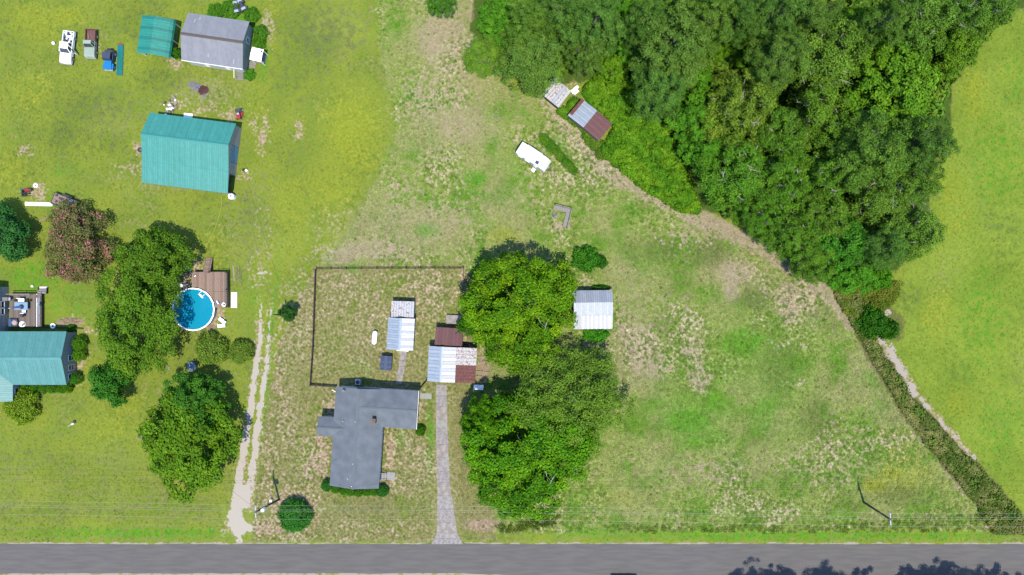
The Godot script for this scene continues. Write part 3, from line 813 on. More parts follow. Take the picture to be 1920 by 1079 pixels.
func buildings():
	# --- big teal barn
	var f = frame_of([277.3, 211], [439.8, 231.6], [427, 363], [265.6, 342.5], 3.0)
	var t = thing("teal_barn", "large barn with teal metal roof, open bay and blue door on its east end", "barn", f.pos, f.turn)
	var pr = prof_of(f.w, [[0, 3.0], [0.34, 4.8], [0.7, 3.5], [1, 2.75]])
	var bm = [mats.teal_roof, mats.teal_roof_b, mats.teal_roof]
	block(t, Transform3D(), f.l, pr, {"sheet": 0.92, "roof": alternate(bm), "wall": mats.siding_grey, "ribs": 3, "gap": 0.02, "cap": mats.teal_cap, "walls": [1, 0, 1, 1], "out": 0.15, "end_out": 0.2, "deck": mats.teal_cap})
	# east end: grey panels, blue roller door, open bay under the lean-to
	var xe = f.l / 2 - 0.3
	var zw = f.w / 2 - 0.15
	var prof_top = func(z): return height_at(pr, z) - 0.13
	var strip = func(called, z0, z1, y0, m, x = 0.0):
		var w = MB.new()
		var line = [Vector2(z0, y0)]
		line.append(Vector2(z1, y0))
		line.append(Vector2(z1, prof_top.call(z1)))
		if z0 < pr[1].x and z1 > pr[1].x: line.append(Vector2(pr[1].x, prof_top.call(pr[1].x)))
		line.append(Vector2(z0, prof_top.call(z0)))
		w.prism(line, xe - 0.06 + x, xe + 0.06 + x)
		return obj(called, w, m, t)
	strip.call("wall", -zw, -2.3, 0, mats.siding_grey)
	strip.call("wall", -2.28, 0.48, 2.9, mats.siding_grey)
	strip.call("wall", 0.5, 2.4, 0, mats.siding_grey)
	strip.call("gable_trim", 2.42, zw, 2.45, mats.siding_grey)
	var door = boxes("roller_door", [[xe - 0.03, 1.44, -0.9, 0.06, 2.86, 2.7]], mats.door_blue, t)
	for k in 5: boxes("slat", [[xe + 0.015, 0.3 + k * 0.56, -0.9, 0.03, 0.5, 2.66]], mats.door_blue, door)
	boxes("post", [[xe, 1.2, zw - 0.1, 0.15, 2.4, 0.15]], mats.old_wood, t)
	boxes("partition", [[0, 1.5, 2.42, f.l - 0.9, 3.0, 0.1]], mats.siding_grey, t)
	var tr = thing("garden_tractor", "dark garden tractor parked in the open bay of the teal barn", "tractor", t.transform * Vector3(xe - 1.3, 0, 4.1), f.turn)
	boxes("body", [[0.1, 0.65, 0, 1.1, 0.5, 0.6], [-0.5, 0.8, 0, 0.5, 0.35, 0.8]], mats.navy, tr)
	boxes("seat", [[-0.55, 1.05, 0, 0.4, 0.3, 0.45]], mats.black, tr)
	for s in [[-0.5, 0.42, 0.4], [0.5, 0.3, 0.3]]:
		for e in [-1, 1]:
			var wb = MB.new()
			wb.rod(Vector3(s[0], s[1], e * 0.45), Vector3(s[0], s[1], e * 0.65), s[1], s[1], 12)
			obj("wheel", wb, mats.rubber, tr)

	# --- grey roofed cabin at the top left
	f = frame_of([352.7, 23.8], [467.2, 40.5], [454, 129.4], [338.3, 112.7], 3.0)
	t = thing("grey_cabin", "long cabin with pale grey roll roofing beside the small green carport", "house", f.pos, f.turn)
	pr = prof_of(f.w, [[0, 3.0], [0.5, 4.4], [1, 3.0]])
	block(t, Transform3D(), f.l, pr, {"sheet": f.l / 10, "roof": alternate([mats.roll_grey, M("roll_grey_b", shown(173, 176, 184), 0.9, 0, "metal_wear", 4), M("roll_grey_c", shown(179, 182, 189), 0.9, 0, "metal_wear", 6)]), "piece": "roof_strip", "wall": mats.siding_sage, "cap": mats.brown_cap, "out": 0.25, "end_out": 0.45})
	boxes("eave_trim", [[0, 2.9, f.w / 2 + 0.02, f.l, 0.18, 0.06]], mats.bright_white, t)
	var sw = MB.new()
	sw.box(Transform3D(Basis(), Vector3(0, 1.35, f.w / 2 - 0.2)), Vector3(f.l - 1.0, 2.5, 0.05))
	obj("white_siding", sw, mats.siding_white, t)
	window(t, wall_at(f.l / 2 - 0.38, 1.7, -1.2, PI / 2), 1.0, 1.3)
	window(t, wall_at(-1.5, 1.6, f.w / 2 - 0.17, 0), 0.9, 1.1)
	window(t, wall_at(2.0, 1.6, f.w / 2 - 0.17, 0), 0.9, 1.1)
	for v in [[-3.6, -2.6], [-2.9, -3.1], [-0.6, 2.6], [3.6, 3.0]]:
		var pm = MB.new()
		var sl = -0.29 if v[1] < 0 else 0.29
		pm.box(Transform3D(Basis(Vector3.RIGHT, sl), Vector3(v[0], height_at(pr, v[1]) + 0.012, v[1])), Vector3(0.22, 0.012, 0.75))
		obj("roof_patch", pm, M("patch_grey", shown(226, 230, 236), 0.8, 0, "gravel", 0.6), t)
	var st = thing("cabin_steps", "wooden plank steps with handrail at the grey cabin's door", "steps", at(450, 138.5, 0.4) * Vector3(1, 0, 1), f.turn)
	for k in 7: boxes("tread", [[0, 0.9 - k * 0.12, -0.75 + k * 0.27, 1.05, 0.05, 0.24]], mats.grey_wood, st)
	for s in [-1, 1]:
		var sb = MB.new()
		sb.beam(Vector3(s * 0.6, 0.75, -0.8), Vector3(s * 0.6, 0.05, 0.95), 0.06, 0.2)
		obj("stringer", sb, mats.grey_wood, st)
	var hr = MB.new()
	hr.beam(Vector3(-0.7, 1.7, -0.8), Vector3(-0.7, 1.0, 0.95), 0.06, 0.08)
	hr.beam(Vector3(-0.7, 0, -0.6), Vector3(-0.7, 1.65, -0.6), 0.07, 0.07)
	hr.beam(Vector3(-0.7, 0, 0.9), Vector3(-0.7, 1.05, 0.9), 0.07, 0.07)
	obj("handrail", hr, mats.white_paint, st)
	f = frame_of([472.5, 88], [493.5, 93], [488.5, 116], [466, 111.5], 2.2)
	t = thing("white_lean_to", "small white roofed porch at the east end of the grey cabin", "porch", f.pos, f.turn)
	block(t, Transform3D(), f.l, prof_of(f.w, [[0, 2.15], [0.5, 2.3], [1, 2.15]]), {"sheet": f.l, "roof": func(_s, _k, _n): return mats.bright_white, "piece": "roof_panel", "wall": mats.siding_white, "walls": [0, 0, 0, 0], "out": 0.15, "posts": [-1, 1], "post_mat": mats.white_paint})
	boxes("vent", [[0.75, 2.3, -0.6, 0.18, 0.3, 0.2]], mats.black, t)
	boxes("floor", [[0, 0.15, 0, 1.6, 0.3, 1.6]], mats.grey_wood, t)
	var pile = thing("firewood_stack", "small pale stack of boards below the white porch", "wood stack", at(473, 122), f.turn)
	for k in 5: boxes("board", [[0.0, 0.08 + 0.05 * (k % 2), -0.4 + k * 0.22, 1.2, 0.06, 0.18, 0.1 * (k % 3)]], mats.pale_wood if k % 2 else mats.grey_wood, pile)

	# --- green carport
	f = frame_of([256.2, 98.6], [266.4, 29], [328, 37.9], [317.5, 110], 2.4)
	t = thing("green_carport", "small carport with ribbed green metal roof and rounded east eave", "carport", f.pos, f.turn)
	pr = prof_of(f.w, [[0, 2.55], [0.44, 3.15], [0.9, 2.75], [0.97, 2.55], [1, 2.2]])
	block(t, Transform3D(), f.l, pr, {"sheet": 0.55, "roof": alternate([mats.green_metal, M("green_metal_b", shown(44, 160, 142), 0.45, 0, "metal_wear", 3)]), "ribs": 1, "rib": 0.05, "gap": 0.015, "wall": mats.green_metal, "walls": [0, 0, 0, 0], "out": 0.25, "posts": [-0.95, 0, 0.95], "post_mat": mats.white_paint, "deck": mats.teal_cap})
	for k in [[322, 62, 0.5], [326, 80, -0.3]]:
		var pl = thing("leaning_pole", ["pale pole propped between green carport and grey cabin, the upper one", "pale pole propped between green carport and grey cabin, the lower one"][0 if k[2] > 0 else 1], "pole", at(k[0], k[1]), -0.5)
		var pb = MB.new()
		pb.rod(Vector3(-0.6, 0.05, 0), Vector3(0.9, 1.2, 0), 0.04, 0.03, 6)
		obj("shaft", pb, mats.pale_wood, pl)
		boxes("foot", [[-0.62, 0.03, 0, 0.12, 0.06, 0.12]], mats.grey_wood, pl)

	# --- the grey shingled house by the road
	var ang = deg_to_rad(-3.6)
	var hp = at(668, 815) * Vector3(1, 0, 1)
	t = thing("grey_house", "grey shingled L-shaped house with three gabled wings facing the road", "house", hp, ang)
	var inv = t.transform.affine_inverse()
	var loc = func(px, py, h): return inv * at(px, py, h)
	# main wing, ridge north to south
	var a = loc.call(629.4, 725, 3.0)
	var b = loc.call(616.7, 911, 3.0)
	var c = loc.call(709.5, 917, 3.0)
	var west = (a.x + b.x) / 2
	var east = c.x
	var north = a.z
	var south = (b.z + c.z) / 2
	var mid = (west + east) / 2
	var wid = east - west
	var shingle = func(_s, _k, _n): return mats.shingle_grey
	var opt = {"roof": shingle, "piece": "roof_slope", "wall": mats.siding_white, "cap": mats.shingle_cap, "out": 0.35, "end_out": 0.35}
	block(t, Transform3D(Basis(Vector3.UP, PI / 2), Vector3(mid, 0, (north + south) / 2)), south - north, prof_of(wid, [[0, 3.0], [0.5, 4.25], [1, 3.0]]), opt)
	# east wing, ridge east to west
	a = loc.call(784.6, 733.4, 3.0)
	b = loc.call(780, 805.6, 3.0)
	var ew = b.z - a.z
	var e0 = mid - 0.5
	var opt2 = opt.duplicate()
	opt2.walls = [0, 1, 1, 1]
	block(t, Transform3D(Basis(), Vector3((e0 + a.x) / 2, 0, (a.z + b.z) / 2)), a.x - e0, prof_of(ew, [[0, 3.02], [0.5, 4.1], [1, 3.02]]), opt2)
	boxes("rake_trim", [[a.x + 0.03, 3.05, a.z + ew / 2, 0.05, 0.12, ew + 0.05]], mats.white_paint, t)
	# small west wing
	b = loc.call(594.5, 818, 2.7)
	c = loc.call(597.8, 781, 2.7)
	var pw = b.z - c.z
	var x0 = (b.x + c.x) / 2
	opt2 = opt.duplicate()
	opt2.walls = [1, 0, 1, 1]
	block(t, Transform3D(Basis(), Vector3((x0 + west + 1.9) / 2, 0, (b.z + c.z) / 2)), west + 1.9 - x0, prof_of(pw, [[0, 2.72], [0.52, 3.62], [1, 2.72]]), opt2)
	# windows on the walls that show
	for z in [-2.5, 0.6, 3.8]: window(t, wall_at(east - 0.29, 1.6, (north + south) / 2 + 2.2 + z, PI / 2), 0.9, 1.3)
	for z in [-1.8, 1.2]: window(t, wall_at(a.x - 0.28, 1.6, a.z + ew / 2 + z, PI / 2), 0.9, 1.2)
	for x in [-1.8, 1.8]: window(t, wall_at(mid + x, 1.5, south - 0.28, 0), 1.0, 1.3)
	for x in [0.6, 3.4, 6.2]: window(t, wall_at(mid + x + 1, 1.6, a.z + 0.36, PI), 0.9, 1.1)
	var ch = loc.call(700, 790, 4.4)
	var chim = boxes("chimney", [[ch.x, 4.0, ch.z, 0.6, 1.3, 0.75]], mats.brick, t)
	boxes("cap_stone", [[ch.x, 4.68, ch.z, 0.66, 0.08, 0.8]], mats.mud, chim)
	boxes("flue", [[ch.x, 4.75, ch.z, 0.3, 0.1, 0.4]], mats.black, chim)
	for v in [[643, 790, 3.7], [666, 791, 4.25], [652, 898, 4.0], [661, 870, 4.25], [659, 912, 4.25]]:
		var p = loc.call(v[0], v[1], v[2])
		var vb = MB.new()
		vb.rod(Vector3(p.x, 3.2, p.z), Vector3(p.x, v[2] + 0.3, p.z), 0.05, 0.05, 8)
		obj("vent_pipe", vb, mats.galvanised, t)
	var dk = thing("satellite_dish", "small satellite dish on the house roof's top left corner", "dish", at(645, 733, 3.4), 0.4)
	var db = MB.new()
	db.lathe(Vector3(0, 0.62, 0), [Vector2(0, 0), Vector2(0.16, 0.03), Vector2(0.27, 0.1)], 12)
	obj("reflector", db, mats.cloth_grey, dk)
	db = MB.new()
	db.rod(Vector3(0, -0.2, 0), Vector3(0, 0.62, 0), 0.03, 0.03, 6)
	db.rod(Vector3(0, 0.4, 0), Vector3(0.4, 0.85, 0), 0.02, 0.02, 6)
	obj("mast", db, mats.dark_metal, dk)
	# stoop, steps and pad on the east side
	var pp = at(731.5, 893)
	var sp = thing("entrance_pad", "pale concrete pad in front of the house's east steps", "pad", pp, ang)
	boxes("slab", [[0.1, 0.04, 0, 1.3, 0.08, 1.3]], mats.white_concrete, sp)
	boxes("edge", [[-0.6, 0.03, 0, 0.1, 0.06, 1.2]], mats.concrete, sp)
	var so = thing("front_steps", "white steps with dark handrails at the house's east door", "steps", at(718.6, 893), ang)
	for k in 3: boxes("step", [[-0.45 + k * 0.38, 0.3 - k * 0.1, 0, 0.36, 0.6 - k * 0.2, 1.2]], mats.white_concrete, so)
	for s in [-1, 1]:
		var hb = MB.new()
		hb.beam(Vector3(-0.6, 1.5, s * 0.62), Vector3(0.6, 1.0, s * 0.62), 0.05, 0.05)
		hb.beam(Vector3(-0.55, 0.0, s * 0.62), Vector3(-0.55, 1.48, s * 0.62), 0.05, 0.05)
		hb.beam(Vector3(0.55, 0.0, s * 0.62), Vector3(0.55, 1.02, s * 0.62), 0.05, 0.05)
		obj("handrail", hb, mats.dark_metal, so)
	var ac = thing("air_conditioner", "boxy air conditioner in the shade behind the grey house", "air conditioner", at(672, 716), ang)
	boxes("casing", [[0, 0.42, 0, 0.85, 0.8, 0.85]], mats.galvanised, ac)
	boxes("base", [[0, 0.02, 0, 1.05, 0.04, 1.05]], mats.concrete, ac)
	var fb = MB.new()
	fb.rod(Vector3(0, 0.82, 0), Vector3(0, 0.86, 0), 0.34, 0.34, 14)
	obj("fan_grille", fb, mats.black, ac)
	var gt = thing("gutter_pipe", "white drain pipe lying at the house's top left corner", "pipe", at(625.5, 733.5), -0.5)
	var gb = MB.new()
	gb.rod(Vector3(-0.4, 0.06, 0), Vector3(0.5, 0.06, 0), 0.06, 0.06, 8)
	obj("pipe", gb, mats.bright_white, gt)
	boxes("elbow", [[0.5, 0.07, 0.05, 0.14, 0.13, 0.2]], mats.bright_white, gt)

	# --- tin shed with porch roof in the fenced yard
	f = frame_of([723.7, 655.6], [727.6, 595.4], [777, 597.8], [774.3, 657.5], 2.4)
	t = thing("tin_shed", "pale tin roofed shed with ridge, at the head of the garden path", "shed", f.pos, f.turn)
	pr = prof_of(f.w, [[0, 2.4], [0.49, 3.1], [1, 2.4]])
	block(t, Transform3D(), f.l, pr, {"sheet": 0.4, "roof": func(s, k, _n): return [mats.tin_blue, mats.tin_blue_b][k % 2] if s == 0 else [mats.tin_white, mats.tin_white_b, mats.tin_white][k % 3], "ribs": 1, "rib": 0.02, "gap": 0.035, "wall": mats.siding_white, "cap": mats.tin_blue, "out": 0.2})
	boxes("door", [[-f.l / 2 + 0.12, 1.0, 0.1, 0.05, 1.95, 0.9]], mats.grey_wood, t)
	boxes("door_step", [[-f.l / 2 - 0.1, 0.08, 0.1, 0.6, 0.16, 2.0]], mats.white_paint, t)
	f = frame_of([733.5, 564.8], [776.7, 565.8], [774.9, 595.8], [731.7, 594.6], 2.2)
	t = thing("rusty_lean_to", "rust streaked lean-to roof on the north side of the tin shed", "lean-to", f.pos, f.turn)
	block(t, Transform3D(), f.l, prof_of(f.w, [[0, 2.0], [1, 2.3]]), {"sheet": 0.42, "roof": func(_s, k, n): return mats.rust_mix if k in [0, 1, 4] else (mats.tin_white_b if k % 3 else mats.rust_mix_b) , "ribs": 2, "rib": 0.02, "gap": 0.03, "wall": mats.old_wood, "walls": [1, 1, 1, 0], "out": 0.15})

	# --- carport at the end of the concrete drive
	f = frame_of([800.3, 714], [804.3, 647.3], [893.3, 654.7], [890.7, 720.5], 2.5)
	t = thing("patched_carport", "carport patched with blue, white and rusty red tin at the drive's end", "carport", f.pos, f.turn)
	pr = prof_of(f.w, [[0, 2.6], [0.275, 3.2], [0.58, 2.8], [1, 2.3]])
	block(t, Transform3D(), f.l, pr, {"sheet": 0.61, "roof": func(s, k, n):
		if s == 0: return [mats.tin_blue, mats.tin_blue_b][k % 2]
		if s == 1: return [mats.tin_white, mats.tin_white_b][k % 2]
		return mats.rust_red if k < n * 0.46 else [mats.rust_mix, mats.rust_mix_b][k % 2], "ribs": 2, "rib": 0.022, "gap": 0.04, "wall": mats.old_wood, "walls": [0, 1, 1, 0], "out": 0.2, "posts": [-1, -0.3, 0.4, 1], "cap": mats.tin_blue_b})
	f = frame_of([817, 614], [868, 616.7], [866, 650], [813.2, 646.4], 2.3)
	t = thing("maroon_lean_to", "dark maroon metal roofed lean-to behind the patched carport", "lean-to", f.pos, f.turn)
	block(t, Transform3D(), f.l, prof_of(f.w, [[0, 2.1], [1, 2.45]]), {"sheet": 0.6, "roof": alternate([mats.maroon, M("maroon_b", Color(0.93, 0.93, 0.95), 0.8, 0, "maroon", 4.1)]), "ribs": 2, "rib": 0.022, "gap": 0.03, "wall": mats.old_wood, "walls": [1, 1, 1, 0], "out": 0.15})
	# wooden frames that lean by the carport
	for k in 2:
		var q = at([907, 903][k], [672, 700][k])
		var fr = thing("wooden_frame", ["pale wooden A-frame on the ground by the carport, the northern one", "pale wooden A-frame on the ground by the carport, the southern one"][k], "frame", q, [0.05, -0.1][k], "wooden frames east of the carport")
		for s in [-1, 1]:
			var wb = MB.new()
			wb.beam(Vector3(s * 0.15, 0.12, -1.0), Vector3(s * 0.75, 0.12, 1.3), 0.12, 0.08)
			obj("leg", wb, mats.pale_wood, fr)
		for z in [-0.3, 0.55]: boxes("crossbar", [[0.1, 0.2, z, 2.2, 0.07, 0.1]], mats.pale_wood, fr)
	var fz = thing("white_bin", "white lidded box standing at the carport's corner under the trees", "box", at(897, 725.5), f.turn)
	boxes("cabinet", [[0, 0.42, 0, 1.6, 0.84, 0.75]], mats.bright_white, fz)
	boxes("lid", [[0, 0.88, 0, 1.64, 0.07, 0.79]], mats.white_paint, fz)
	boxes("handle", [[0, 0.84, 0.41, 0.3, 0.04, 0.04]], mats.galvanised, fz)
	var rp = thing("rusty_post", "dark reddish gate post beside the white box under the tree", "post", at(926.5, 712), 0)
	boxes("post", [[0, 0.8, 0, 0.2, 1.6, 0.25]], M("rusty_dark", shown(96, 52, 50), 0.9, 0, "fine", 1), rp)
	boxes("cap", [[0, 1.63, 0, 0.26, 0.06, 0.3]], mats.dark_wood, rp)
	boxes("brace", [[0, 0.1, -0.5, 0.12, 0.2, 1.2]], mats.dark_wood, rp)
	var tk = thing("stock_tank", "low concrete trough in the fenced yard's right side", "trough", at(850.5, 599.5, 0.4) * Vector3(1, 0, 1), deg_to_rad(-2))
	boxes("side", [[0, 0.3, -0.68, 2.5, 0.6, 0.12], [0, 0.3, 0.68, 2.5, 0.6, 0.12], [-1.25, 0.3, 0, 0.12, 0.6, 1.48], [1.25, 0.3, 0, 0.12, 0.6, 1.48]], mats.concrete, tk)
	boxes("lid", [[0, 0.52, 0, 2.38, 0.06, 1.24]], mats.concrete, tk)

	# --- propane tank
	t = thing("propane_tank", "white propane tank on the grass inside the fenced yard", "propane tank", at(701.8, 633.5, 0.6) * Vector3(1, 0, 1), deg_to_rad(-6))
	var cb = MB.new()
	var r = 0.42
	for k in 16:
		var t0 = TAU * k / 16
		var t1 = TAU * (k + 1) / 16
		var rows = []
		for th in [t0, t1]:
			var row = []
			for j in range(-9, 10):
				var z: float
				var rr: float
				if absf(j) <= 4: z = j * 0.2; rr = r
				else:
					var ph = (absf(j) - 4) / 5.0 * PI / 2
					z = sign(j) * (0.8 + 0.36 * sin(ph)); rr = r * cos(ph)
				row.append(Vector3(cos(th) * rr, 0.62 + sin(th) * rr, z))
			rows.append(row)
		for j in 18: cb.quad(rows[0][j], rows[1][j], rows[1][j + 1], rows[0][j + 1])
	obj("tank", cb, mats.bright_white, t)
	cb = MB.new()
	cb.rod(Vector3(0, 1.0, 0), Vector3(0, 1.16, 0), 0.17, 0.17, 10)
	obj("valve_dome", cb, mats.white_paint, t)
	for z in [-0.6, 0.6]: boxes("foot", [[0, 0.12, z, 0.5, 0.24, 0.12]], mats.concrete, t)
	# --- navy dog house
	f = frame_of([711.3, 693], [712.8, 667.5], [734.5, 668], [732.5, 697], 1.4)
	t = thing("blue_kennel", "little kennel with slate blue shingle roof left of the garden path", "kennel", f.pos, f.turn)
	block(t, Transform3D(), f.l, prof_of(f.w, [[0, 1.25], [0.5, 1.6], [1, 1.25]]), {"sheet": 0.42, "roof": alternate([mats.navy_shingle, mats.navy_shingle_b, mats.navy_shingle]), "piece": "shingle_strip", "gap": 0.03, "ribs": 1, "rib": 0.015, "wall": mats.navy, "cap": mats.navy_shingle_b, "out": 0.12})

	# --- shed by the pecan tree
	f = frame_of([1073.6, 545.5], [1147.5, 544], [1149, 617.4], [1076.5, 618], 2.4)
	t = thing("field_shed", "pale tin roofed shed standing against the pecan tree's right side", "shed", f.pos, f.turn)
	pr = prof_of(f.w, [[0, 2.3], [0.31, 3.0], [0.65, 2.55], [1, 2.1]])
	block(t, Transform3D(), f.l, pr, {"sheet": 0.36, "roof": func(s, k, _n):
		if s == 0: return [mats.tin_grey, mats.tin_grey_b][(k / 3) % 2]
		if s == 1: return [mats.tin_blue, mats.tin_blue_b, mats.tin_grey_b][k % 3]
		return mats.tin_grey if k < 3 else [mats.tin_white, mats.tin_white_b][k % 2], "ribs": 1, "rib": 0.02, "gap": 0.035, "wall": mats.old_wood, "out": 0.15})

	# --- two sheds at the wood's edge
	f = frame_of([1064, 215.5], [1090.4, 185], [1148, 232], [1122.3, 264.8], 2.3)
	t = thing("two_tone_shed", "shed with half pale tin, half maroon roof in the green thicket", "shed", f.pos, f.turn)
	pr = prof_of(f.w, [[0, 2.2], [0.09, 2.28], [0.5, 2.6], [1, 2.2]])
	block(t, Transform3D(), f.l, pr, {"sheet": 0.45, "roof": func(s, k, n):
		if s == 0: return mats.rust_red if k > 0 else mats.tin_blue
		if s == 1: return [mats.tin_blue, mats.tin_blue_b][k % 2]
		return [mats.maroon, mats.maroon_b][k % 2], "ribs": 1, "rib": 0.02, "gap": 0.03, "wall": mats.old_wood, "out": 0.15})
	f = frame_of([1046.6, 201.6], [1014.6, 175.9], [1039, 146], [1070.9, 171.7], 2.2)
	t = thing("ragged_shed", "broken shed roof of rust streaked tin sheets under the wood's edge", "shed", f.pos, f.turn)
	block(t, Transform3D(), f.l, prof_of(f.w, [[0, 2.1], [1, 2.4]]), {"sheet": 0.5, "roof": func(_s, k, _n): return [mats.tin_white_b, mats.rust_mix, mats.tin_blue, mats.rust_mix_b, mats.rust_mix][k % 5], "ribs": 2, "rib": 0.025, "gap": 0.04, "wall": mats.dark_wood, "walls": [0, 0, 1, 1], "out": 0.2,
		"cut": func(_s, k): return 1.0})
	var lt = thing("white_tin_sheet", "loose white tin sheet between the two thicket sheds", "tin sheet", at(1077, 172), 0.65)
	boxes("sheet", [[0, 0.34, 0, 1.1, 0.03, 1.0], [0.5, 0.3, -0.3, 0.9, 0.03, 0.5]], mats.bright_white, lt)
	boxes("crate", [[0, 0.16, 0, 0.9, 0.32, 0.8]], mats.old_wood, lt)
	var bl = thing("pale_beam", "long pale beam lying between the two thicket sheds", "beam", at(1083, 184), 0)
	var bb = MB.new()
	bb.beam(Vector3(-0.8, 0.3, -0.6), Vector3(0.9, 0.3, 0.7), 0.16, 0.14)
	obj("beam", bb, mats.pale_wood, bl)
	boxes("block", [[-0.6, 0.11, -0.45, 0.3, 0.22, 0.3], [0.7, 0.11, 0.55, 0.3, 0.22, 0.3]], mats.old_wood, bl)

	# --- teal roofed house at the left edge
	t = thing("teal_house", "pale blue house with teal metal roof cut by the left edge", "house", at(40, 670) * Vector3(1, 0, 1), 0)
	var o = t.position
	b = at(125, 621.9, 3.0) - o
	c = at(122.3, 722.3, 3.0) - o
	var lx = at(-75, 600, 3.0).x - o.x
	var hl = (b.x + c.x) / 2 - lx
	var hm = Transform3D(Basis(), Vector3(lx + hl / 2, 0, (b.z + c.z) / 2))
	var th = alternate([mats.teal_house, mats.teal_house_b])
	block(t, hm, hl, prof_of(c.z - b.z, [[0, 3.0], [0.485, 4.35], [1, 3.0]]), {"sheet": 0.6, "roof": th, "ribs": 2, "rib": 0.03, "gap": 0.012, "wall": mats.siding_blue, "cap": mats.teal_house_b, "out": 0.3, "deck": mats.teal_cap})
	var wx = at(23, 700, 3.0).x - o.x
	var wz0 = hm.origin.z
	var wz1 = at(0, 753, 3.0).z - o.z
	var wl = wz1 - wz0
	var ww = 9.0
	block(t, Transform3D(Basis(Vector3.UP, PI / 2), Vector3(wx - ww / 2, 0, (wz0 + wz1) / 2)), wl, prof_of(ww, [[0, 3.02], [0.5, 4.33], [1, 3.02]]), {"sheet": 0.6, "roof": th, "ribs": 2, "rib": 0.03, "gap": 0.012, "wall": mats.siding_blue, "cap": mats.teal_house_b, "out": 0.3, "walls": [1, 0, 1, 1], "deck": mats.teal_cap})
	for z in [-0.2, 1.4, 2.9]: window(t, wall_at(hm.origin.x + hl / 2 - 0.23, 1.5, hm.origin.z + z + 0.3, PI / 2), 1.0, 1.5)
	window(t, wall_at(wx - 0.29, 1.5, wz1 - 1.6, PI / 2), 1.0, 1.5)
	# north wing with the deck
	var nx = at(15.5, 560).x - o.x
	var nz0 = at(0, 538).z - o.z
	var nz1 = b.z + 0.4
	block(t, Transform3D(Basis(Vector3.UP, PI / 2), Vector3(nx - 3.6, 0, (nz0 + nz1) / 2)), nz1 - nz0, prof_of(7.4, [[0, 3.0], [0.5, 4.2], [1, 3.05]]), {"sheet": 0.6, "roof": th, "ribs": 2, "rib": 0.03, "gap": 0.012, "wall": mats.siding_blue, "out": 0.08, "end_out": 0.08, "walls": [0, 1, 1, 1], "deck": mats.teal_cap})
	window(t, wall_at(nx + 0.05, 1.9, at(0, 571).z - o.z, PI / 2), 1.1, 1.6)
	window(t, wall_at(nx + 0.05, 1.9, at(0, 584).z - o.z, PI / 2), 1.1, 1.6)

# ---------------------------------------------------------------- decks, pool, fence
func planks(parent, called, x0, x1, z0, z1, y, w, along_z: bool, mset: Array, gap := 0.015):
	var shared = {}
	var k = 0
	var a = x0 if along_z else z0
	var e = x1 if along_z else z1
	var cnt = int(round((e - a) / w))
	var ww = (e - a) / cnt
	for i in cnt:
		var m = mset[(i * 5 + i / 2) % mset.size()]
		if not shared.has(m):
			var b = MB.new()
			b.bx(0, 0, 0, ww - gap if along_z else x1 - x0, 0.04, z1 - z0 if along_z else ww - gap)
			shared[m] = b.mesh(m)
		var mi = MeshInstance3D.new()
		mi.name = called
		mi.mesh = shared[m]
		var c = a + (i + 0.5) * ww
		mi.position = Vector3(c if along_z else (x0 + x1) / 2, y + rng.randf_range(-0.004, 0.004), (z0 + z1) / 2 if along_z else c)
		parent.add_child(mi, true)

